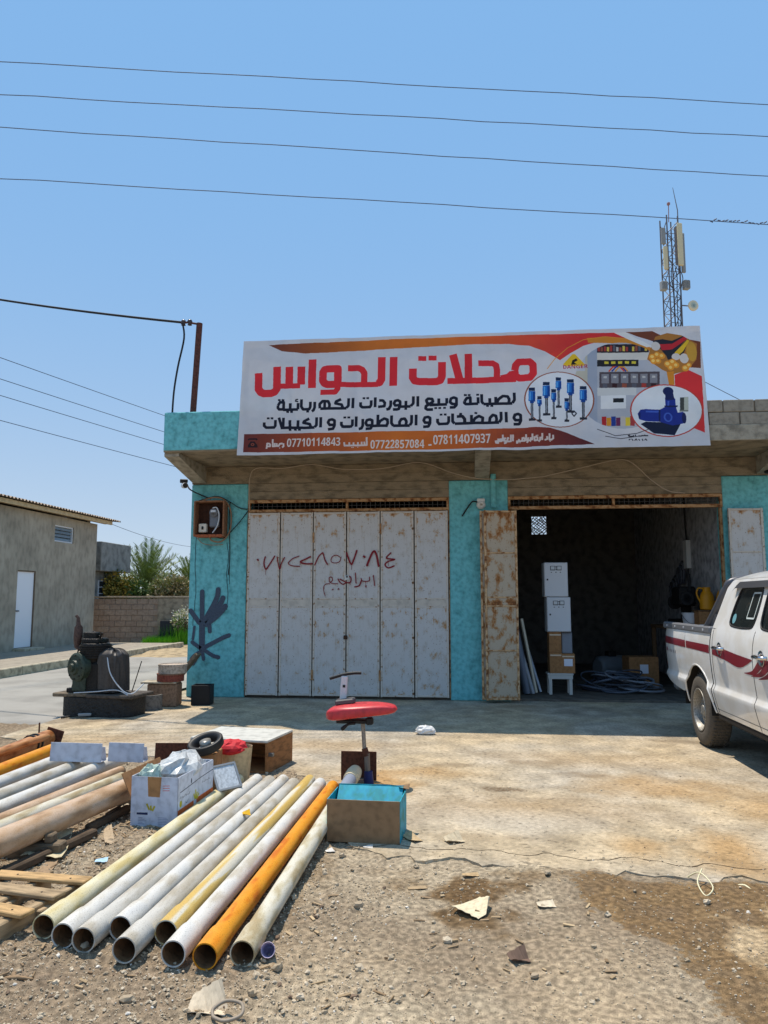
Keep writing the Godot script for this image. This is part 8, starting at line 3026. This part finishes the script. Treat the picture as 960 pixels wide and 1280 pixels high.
	part(t, "top", bx(V(0, 0.275, 0), V(0.74, 0.02, 0.6), 0.003), lam)
	part(t, "top_lining", bx(V(0, 0.26, 0), V(0.7, 0.008, 0.58), 0.001), ply)
	part(t, "side", bx(V(0.36, 0.132, 0), V(0.018, 0.264, 0.6), 0.002), ply)
	part(t, "side", bx(V(-0.36, 0.132, 0), V(0.018, 0.264, 0.6), 0.002), ply)
	part(t, "back", bx(V(0, 0.132, -0.295), V(0.7, 0.256, 0.01), 0.001), ply)
	part(t, "base", bx(V(0, 0.012, 0), V(0.7, 0.018, 0.58), 0.002), ply)
	part(t, "hinge", bx(V(0.385, 0.16, 0.25), V(0.05, 0.03, 0.04), 0.004), M("hinge steel", rgb(120, 120, 118), 0.4, {"metal": 0.6}))
	# rusty plate
	t = thing("rusty_plate", "upright rust brown metal plate behind the fruit carton", "plate", V(-2.72, 0.0, -6.95), 0.1)
	part(t, "plate", bx(V(0, 0.1, 0), V(0.31, 0.18, 0.008), 0.002, Basis(Vector3.RIGHT, -0.1)), M("rust plate", rgb(96, 58, 42), 0.85, {"tex": "hard", "sc": 4.0}))
	part(t, "foot", bx(V(0, 0.02, -0.05), V(0.1, 0.03, 0.2), 0.003), M("rust plate", rgb(96, 58, 42), 0.85))
	# white folded card strips standing on the left pile
	for k in 2:
		t = thing("card_strip", ["longer white folded card strip standing across the left pipes", "shorter white folded card strip standing across the left pipes"][k], "card", V([-3.2, -2.79][k], 0.182, [-6.12, -6.16][k]), [-0.03, -0.07][k], "white card strips on the pipes")
		var ww: float = [0.45, 0.31][k]
		part(t, "face", bx(V(0, 0.078, 0.02), V(ww, 0.15, 0.006), 0.001, Basis(Vector3.RIGHT, -0.08)), whitec)
		part(t, "foot_fold", bx(V(0, 0.006, -0.025), V(ww - 0.01, 0.005, 0.09), 0.001), whitec)
		part(t, "back_fold", bx(V(0, 0.06, -0.065), V(ww - 0.02, 0.11, 0.005), 0.001, Basis(Vector3.RIGHT, 0.25)), whitec)
	# brown box with turquoise inside
	var kraft := M("kraft board", rgb(158, 126, 92), 0.9, {"tex": "soft", "sc": 2.0, "tex2": "grain", "sc2": 3.0})
	var turq := M("turquoise print", rgb(30, 168, 186), 0.6, {"tex": ntex("turqwear", 0.012, [rgb(206, 200, 176), rgb(200, 226, 220), rgb(190, 220, 236), Color(1, 1, 1)], [0.28, 0.4, 0.46, 0.75], 512, FastNoiseLite.TYPE_SIMPLEX_SMOOTH, 5, 91), "sc": 1.6})
	t = thing("turquoise_box", "open cardboard box with worn turquoise lining beside the cream pipe", "box", V(-0.655, 0.0, -5.05), -0.04)
	w = 0.46
	d = 0.33
	h = 0.255
	part(t, "front", bx(V(0, h / 2, d / 2), V(w, h, 0.006), 0.001), kraft)
	part(t, "front_lining", bx(V(0, h / 2, d / 2 - 0.006), V(w - 0.02, h - 0.002, 0.004), 0.001), turq)
	part(t, "back", bx(V(0, h / 2 + 0.01, -d / 2), V(w - 0.004, h + 0.02, 0.006), 0.001), kraft)
	part(t, "back_lining", bx(V(0, h / 2 + 0.012, -d / 2 + 0.006), V(w - 0.02, h + 0.02, 0.004), 0.001), turq)
	part(t, "side", bx(V(w / 2, h / 2, 0), V(0.006, h - 0.003, d - 0.008), 0.001), turq)
	part(t, "side", bx(V(-w / 2, h / 2, 0), V(0.006, h - 0.003, d - 0.008), 0.001), turq)
	part(t, "base", bx(V(0, 0.006, 0), V(w - 0.01, 0.006, d - 0.01), 0.001), kraft)
	part(t, "inner_flap", bx(V(0, 0.19, -0.055), V(w - 0.03, 0.005, 0.24), 0.001, Basis(Vector3.RIGHT, 0.75)), turq)
	part(t, "torn_corner", sheet(77, 0.07, 0.05, 0.03), kraft).position = V(w / 2 - 0.01, h + 0.005, -d / 2 + 0.02)


# ---------------------------------------------------------------- saddle and handlebar of an exercise bike
func make_exercise_bike() -> void:
	var steel := M("bike steel", rgb(150, 144, 136), 0.45, {"metal": 0.5, "tex": "hard", "sc": 5.0})
	var black := M("black plastic", rgb(30, 30, 30), 0.5)
	var red := M("red vinyl", rgb(206, 52, 58), 0.42, {"tex": "soft", "sc": 2.5, "spec": 0.5})
	var t := thing("exercise_bike", "exercise bike with long red saddle, pale mast and black handlebar", "exercise bike", V(-0.86, 0.0, -6.42))
	var g := Geo.new()
	g.tube([V(0.03, 0.0, 0), V(0.02, 0.24, 0)], 0.024, 12)
	part(t, "lower_post", g, M("post grey", rgb(120, 112, 104), 0.5, {"metal": 0.4}))
	g = Geo.new()
	g.tube([V(0.02, 0.22, 0), V(0.0, 0.28, 0)], 0.026, 12)
	part(t, "post_clamp", g, M("rust plate", rgb(96, 58, 42), 0.85))
	g = Geo.new()
	g.tube([V(0.0, 0.27, 0), V(-0.015, 0.5, 0)], 0.017, 12)
	part(t, "seat_post", g, steel)
	g = Geo.new()
	g.tube([V(0.035, 0.0, 0.01), V(0.035, 0.1, 0.01)], [0.045, 0.035], 12)
	part(t, "blue_sleeve", g, M("sleeve blue", rgb(34, 44, 96), 0.5))
	# saddle: sections along x, thick at the left, a thin tip on the right
	g = Geo.new()
	var rows := []
	var n := 40
	for i in n + 1:
		var u := i / float(n)
		var e := pow(maxf(0.0, 1.0 - pow(absf(2.0 * u - 1.0), 5.0)), 0.5)
		var cy := lerpf(0.545, 0.6, u) + 0.014 * sin(u * PI)
		var hh := lerpf(0.064, 0.04, u) * e + 0.001
		var hz := (0.13 + 0.05 * sin(clampf(u * 1.2, 0, 1) * PI)) * pow(e, 0.9) + 0.001
		var rw := []
		for k in 28:
			var a := TAU * k / 28
			var c := cos(a)
			var s := sin(a)
			rw.append(V(lerpf(-0.325, 0.275, u), cy + signf(s) * pow(absf(s), 0.5) * hh * (1.1 if s > 0 else 0.85), signf(c) * pow(absf(c), 0.5) * hz))
		rows.append(rw)
	g.grid(rows, true)
	part(t, "saddle", g, red)
	part(t, "saddle_base", bx(V(-0.08, 0.5, 0), V(0.3, 0.03, 0.12), 0.01), black)
	part(t, "saddle_tab", bx(V(0.05, 0.51, 0.06), V(0.06, 0.06, 0.05), 0.01, Basis(Vector3.BACK, 0.1)), black)
	g = Geo.new()
	g.tube(curve([V(-0.07, 0.49, 0.06), V(-0.13, 0.48, 0.08), V(-0.18, 0.44, 0.09)], 4), [0.012, 0.012, 0.011, 0.01, 0.01, 0.014, 0.016, 0.016, 0.012], 8)
	part(t, "clamp_lever", g, black)
	# mast and handlebar behind the saddle
	part(t, "mast_bracket", bx(V(-0.17, 0.652, -0.05), V(0.16, 0.045, 0.12), 0.012, Basis(Vector3.BACK, 0.12)), M("bracket grey", rgb(92, 90, 90), 0.5, {"metal": 0.3}))
	var mb := Basis(Vector3.BACK, -0.06)
	part(t, "mast", bx(V(-0.19, 0.75, -0.08), V(0.055, 0.22, 0.03), 0.008, mb), M("mast white", rgb(206, 204, 206), 0.4))
	part(t, "mast_hole", bx(V(-0.185, 0.775, -0.063), V(0.022, 0.022, 0.004), 0.004), black)
	g = Geo.new()
	g.tube(curve([V(-0.31, 0.835, -0.08), V(-0.26, 0.85, -0.08), V(-0.18, 0.872, -0.08), V(-0.1, 0.883, -0.08), V(-0.04, 0.884, -0.08)], 4), 0.013, 8)
	part(t, "handlebar", g, black)
	part(t, "base_plate", bx(V(-0.06, 0.12, -0.09), V(0.3, 0.235, 0.012), 0.005), M("rust plate", rgb(96, 58, 42), 0.85))
	part(t, "base_foot", bx(V(0.0, 0.012, -0.03), V(0.12, 0.024, 0.13), 0.003), steel)


# ---------------------------------------------------------------- planks, rags, litter
func make_litter() -> void:
	var wood := M("pallet wood", rgb(206, 168, 116), 0.85, {"tex": "hard", "sc": Vector3(0.8, 3.0, 3.0), "tex2": "grain", "sc2": 3.0, "world": false})
	var wood2 := M("weathered pallet wood", rgb(186, 160, 124), 0.9, {"tex": "hard", "sc": Vector3(0.8, 3.0, 3.0), "tex2": "grain", "sc2": 3.0, "world": false})
	var gr := "broken pallet wood beside the pipes"
	# a broken pallet frame: three boards on two skids
	var pl := [[V(-2.42, 0.075, -3.92), V(-1.99, 0.07, -3.885), 0.085, wood, "bright board of the broken pallet farthest from the camera"], [V(-2.5, 0.075, -3.78), V(-2.03, 0.07, -3.69), 0.09, wood2, "weathered middle board of the broken pallet"], [V(-2.4, 0.075, -3.56), V(-2.06, 0.07, -3.475), 0.085, wood, "bright board of the broken pallet nearest the camera"]]
	for q in pl:
		var t := thing("pallet_board", q[4], "board", q[0], 0, gr)
		var dv: Vector3 = q[1] - q[0]
		t.basis = Basis(Vector3.UP, -atan2(dv.z, dv.x))
		part(t, "board", bx(V(dv.length() / 2, 0, 0), V(dv.length() + 0.1, 0.02, q[2]), 0.004), q[3])
		for k in 2:
			part(t, "nail", bx(V(dv.length() * [0.2, 0.9][k], 0.011, 0.01), V(0.008, 0.004, 0.008), 0.001), M("nail", rgb(70, 60, 52), 0.6))
	for q in [[V(-2.32, 0.015, -3.36), V(-2.22, 0.015, -4.0), "pallet skid farther left under the broken boards"], [V(-2.13, 0.015, -3.32), V(-2.0, 0.015, -3.96), "pallet skid beside the cream pipe under the broken boards"]]:
		var t := thing("pallet_skid", q[2], "skid", q[0], 0, gr)
		var dv: Vector3 = q[1] - q[0]
		t.basis = Basis(Vector3.UP, -atan2(dv.z, dv.x))
		part(t, "skid", bx(V(dv.length() / 2, 0.0, 0), V(dv.length(), 0.085, 0.05), 0.006), wood2)
		part(t, "block", bx(V(dv.length() * 0.5, -0.01, 0.04), V(0.09, 0.07, 0.03), 0.005), wood2)
	# rotten timbers and rags under the left pile
	var dark := M("rotten timber", rgb(92, 76, 60), 0.95, {"tex": "hard", "sc": Vector3(4, 4, 1)})
	for q in [[V(-2.55, 0.02, -4.0), V(-2.4, 0.02, -4.85), 0.07, "long dark rotten timber lying before the largest tan pipe"], [V(-2.47, 0.02, -4.9), V(-2.42, 0.03, -5.4), 0.05, "short dark rotten timber near the fruit carton"]]:
		var t := thing("rotten_timber", q[3], "timber", (q[0] + q[1]) / 2, 0, "rotten timbers")
		var dv: Vector3 = q[1] - q[0]
		t.basis = Basis(Vector3.UP, atan2(dv.x, dv.z))
		part(t, "beam", bx(V(0, 0, 0), V(q[2], 0.05, dv.length()), 0.01), dark)
		part(t, "splinter", bx(V(q[2] * 0.3, 0.03, dv.length() * 0.15), V(0.02, 0.012, dv.length() * 0.4), 0.002, Basis(Vector3.UP, 0.1)), dark)
	var bits := [
		["pale_rag", sheet(21, 0.22, 0.4, 0.07, 0.3), V(-2.52, 0.03, -4.55), 0.25, rgb(206, 192, 156), "pale foam rag draped beside the dark rotten timber", "rag"],
		["bark_strip", sheet(22, 0.07, 0.5, 0.05, 0.2), V(-2.4, 0.0, -4.35), 0.25, rgb(160, 134, 104), "long strip of bark on the ground left of the pipes", "bark"],
		["bark_strip", sheet(23, 0.06, 0.34, 0.04, 0.2), V(-2.3, 0.0, -4.85), 0.5, rgb(182, 160, 130), "pale strip of bark near the printed carton", "bark"],
		["blue_wrapper", sheet(24, 0.07, 0.05, 0.02), V(-2.12, -0.015, -4.39), 0.3, rgb(176, 206, 222), "small pale blue wrapper on the dirt left of the pipes", "wrapper"],
		["stick", null, V(-1.8, -0.01, -3.05), 0.05, rgb(156, 128, 96), "short stick on the ground before the pipe mouths", "stick"],
		["cardboard_scrap", sheet(31, 0.11, 0.09, 0.06), V(-0.1, 0.0, -4.97), 0.5, rgb(206, 188, 156), "bent cardboard scrap beside the crack in the concrete", "cardboard"],
		["cardboard_scrap", sheet(32, 0.16, 0.17, 0.06, 0.5), V(0.02, -0.02, -3.93), -0.6, rgb(222, 206, 172), "large pale torn cardboard scrap on the oily dirt", "cardboard"],
		["cardboard_scrap", sheet(33, 0.085, 0.06, 0.02), V(0.37, -0.02, -4.03), 0.2, rgb(216, 200, 172), "small flat cardboard scrap right of the torn one", "cardboard"],
		["cardboard_scrap", sheet(34, 0.07, 0.13, 0.04), V(-0.36, 0.0, -4.98), 0.7, rgb(196, 170, 130), "folded brown cardboard strip beside the turquoise box", "cardboard"],
		["paper_scrap", sheet(35, 0.05, 0.04, 0.02), V(-0.84, -0.01, -4.72), 0.7, rgb(226, 222, 214), "white paper scrap at the foot of the turquoise box", "paper"],
		["paper_scrap", sheet(36, 0.06, 0.03, 0.02), V(-0.62, 0.0, -4.8), 0.1, rgb(220, 212, 200), "thin paper scrap before the turquoise box", "paper"],
		["torn_wrapper", sheet(37, 0.15, 0.12, 0.1, 0.3), V(-0.98, -0.02, -2.93), 0.4, rgb(216, 198, 170), "torn beige wrapper at the bottom of the lot", "wrapper"],
		["wood_chip", sheet(38, 0.09, 0.035, 0.015), V(0.0, -0.02, -4.4), 0.1, rgb(190, 160, 118), "wood chip above the torn cardboard scrap", "wood chip"],
		["dark_scrap", sheet(39, 0.08, 0.06, 0.06), V(0.2, -0.02, -3.45), 0.4, rgb(120, 96, 80), "crumpled brown scrap on the dirt below the torn cardboard", "scrap"],
		["orange_peel", sheet(40, 0.05, 0.05, 0.04), V(-1.47, 0.1, -5.1), 0.4, rgb(226, 176, 40), "yellow scrap lying on the white pipes", "scrap"],
		["plank_offcut", sheet(41, 0.1, 0.04, 0.005), V(-0.28, -0.02, -4.2), 0.3, rgb(170, 146, 112), "thin wood offcut left of the oily patch", "offcut"]]
	for q in bits:
		var g: Geo
		if q[1] == null:
			g = Geo.new()
			g.tube([V(-0.06, 0, 0), V(0.0, 0.006, 0.003), V(0.06, 0, 0)], [0.007, 0.008, 0.005], 6)
		else:
			g = q[1]
		var o := part(self, q[0], g, M("%s %s" % [q[0], str(q[4])], q[4], 0.85, {"tex": "soft", "sc": 5.0}))
		o.position = V(q[2].x, maxf(lot_h(q[2].x, q[2].z), 0.0 if Geometry2D.is_point_in_polygon(Vector2(q[2].x, q[2].z), under_apron) else -1.0) + maxf(0.0, q[2].y), q[2].z)
		o.rotation.y = q[3]
		tag(o, q[5], q[6])
	# chips, twigs and bark strewn between the pipes
	var cg := Geo.new()
	for k in 520:
		var x := rf(-3.0, -1.75) if k % 4 else rf(-1.9, 0.6)
		var z := rf(-5.3, -3.0) if k % 4 else rf(-4.4, -2.6)
		var b := Basis.from_euler(V(rf(-0.2, 0.2), rf(0, TAU), rf(-0.2, 0.2)))
		cg.col = rgb(120, 98, 74).lerp(rgb(190, 166, 130), rng.randf()).srgb_to_linear()
		cg.box(V(x, lot_h(x, z) + 0.005, z), V(rf(0.015, 0.06), rf(0.003, 0.007), rf(0.004, 0.014)), b)
	var ch := part(self, "wood_litter", cg, M("wood litter", Color(1, 1, 1), 0.95, {"vc": true, "tri": false}))
	ch.set_meta("kind", "stuff")
	tag(ch, "chips and twigs strewn over the dirt round the pipes", "litter")
	# white bag, cup, packing band
	var o := part(self, "plastic_bag", crumple(5, V(0.22, 0.11, 0.15), 0.35), M("white bag", rgb(232, 230, 226), 0.4, {"back": Color(0.35, 0.35, 0.35)}))
	o.position = V(-0.48, 0.0, -8.78)
	tag(o, "small white plastic bag on the concrete before the closed doors", "bag")
	var t := thing("paper_cup", "crushed pale violet cup lying beside the cream pipe mouth", "cup", V(-0.855, 0.026, -3.34), 0.4)
	var g := Geo.new()
	g.lathe([Vector2(0.0, -0.045), Vector2(0.022, -0.045), Vector2(0.031, 0.045), Vector2(0.028, 0.045), Vector2(0.02, -0.04), Vector2(0, -0.04)], Transform3D(Basis(Vector3.RIGHT, 1.15) * Basis(Vector3.BACK, 0.2), Vector3.ZERO), 20)
	part(t, "wall", g, M("cup violet", rgb(196, 186, 214), 0.6, {"tex": "soft", "sc": 8.0}))
	g = Geo.new()
	g.lathe([Vector2(0.0225, -0.03), Vector2(0.0265, 0.005)], Transform3D(Basis(Vector3.RIGHT, 1.15) * Basis(Vector3.BACK, 0.2), Vector3.ZERO), 20)
	part(t, "printed_band", g, M("cup band", rgb(120, 90, 160), 0.6))
	var bandm := M("packing band", rgb(226, 216, 176), 0.5)
	for q in [["packing_band", "loose loop of pale packing band at the edge of the damp patch", [V(1.17, -0.005, -4.5), V(1.22, 0.05, -4.42), V(1.25, 0.02, -4.3), V(1.2, -0.01, -4.26), V(1.19, 0.02, -4.36), V(1.24, 0.06, -4.45)], 0.004], ["tape_ring", "grey ring of strap beside the torn wrapper at the bottom", [V(-0.93, 0.004, -2.85), V(-0.88, 0.004, -2.83), V(-0.83, 0.012, -2.86), V(-0.84, 0.03, -2.9), V(-0.9, 0.032, -2.91), V(-0.94, 0.016, -2.88), V(-0.93, 0.004, -2.85)], 0.007], ["white_strip", "short white plastic strip right of the packing band", [V(1.4, -0.01, -4.42), V(1.44, 0.0, -4.4), V(1.46, -0.01, -4.36)], 0.006]]:
		g = Geo.new()
		g.tube(curve(q[2], 5), q[3], 5)
		o = part(self, q[0], g, M("grey strap", rgb(150, 136, 118), 0.6) if q[0] == "tape_ring" else bandm)
		tag(o, q[1], "strap")
	# bigger stones one can pick out
	var sm := M("loose stone", rgb(176, 158, 132), 0.95, {"tex": "hard", "sc": 6.0, "world": false})
	var ms := [pebble(70), pebble(71), pebble(72)]
	var names := ["flat stone on the dirt just left of the torn wrapper", "pale stone on the dirt at the very bottom", "stone on the dirt below the orange pipe mouth", "stone beside the broken concrete edge in the middle", "stone on the dirt right of the cream pipe", "dark stone on the damp patch", "stone near the pallet boards", "stone under the oily patch"]
	var at := [V(-1.3, -0.02, -2.95), V(-0.1, -0.02, -2.75), V(-1.05, -0.02, -3.02), V(0.42, -0.01, -4.42), V(-0.55, -0.02, -3.9), V(1.25, -0.02, -3.2), V(-2.0, -0.02, -3.2), V(0.25, -0.02, -3.3)]
	for k in names.size():
		o = part(self, "stone", ms[k % 3], sm)
		var r := rf(0.035, 0.06)
		o.position = V(at[k].x, lot_h(at[k].x, at[k].z) + r * 0.2, at[k].z)
		o.scale = Vector3(r, r * 0.8, r)
		o.rotation.y = rf(0, TAU)
		tag(o, names[k], "stone", "stones on the lot")
	# metal bits by the clay pipe
	t = thing("scrap_iron", "small rusty angle iron standing beside the clay pipe", "scrap iron", V(-4.72, 0.0, -8.1), 0.3)
	part(t, "foot", bx(V(0, 0.015, 0), V(0.2, 0.02, 0.06), 0.003), M("rust plate", rgb(96, 58, 42), 0.85))
	part(t, "pin", bx(V(0.03, 0.09, 0), V(0.015, 0.14, 0.015), 0.002), M("rust plate", rgb(96, 58, 42), 0.85))
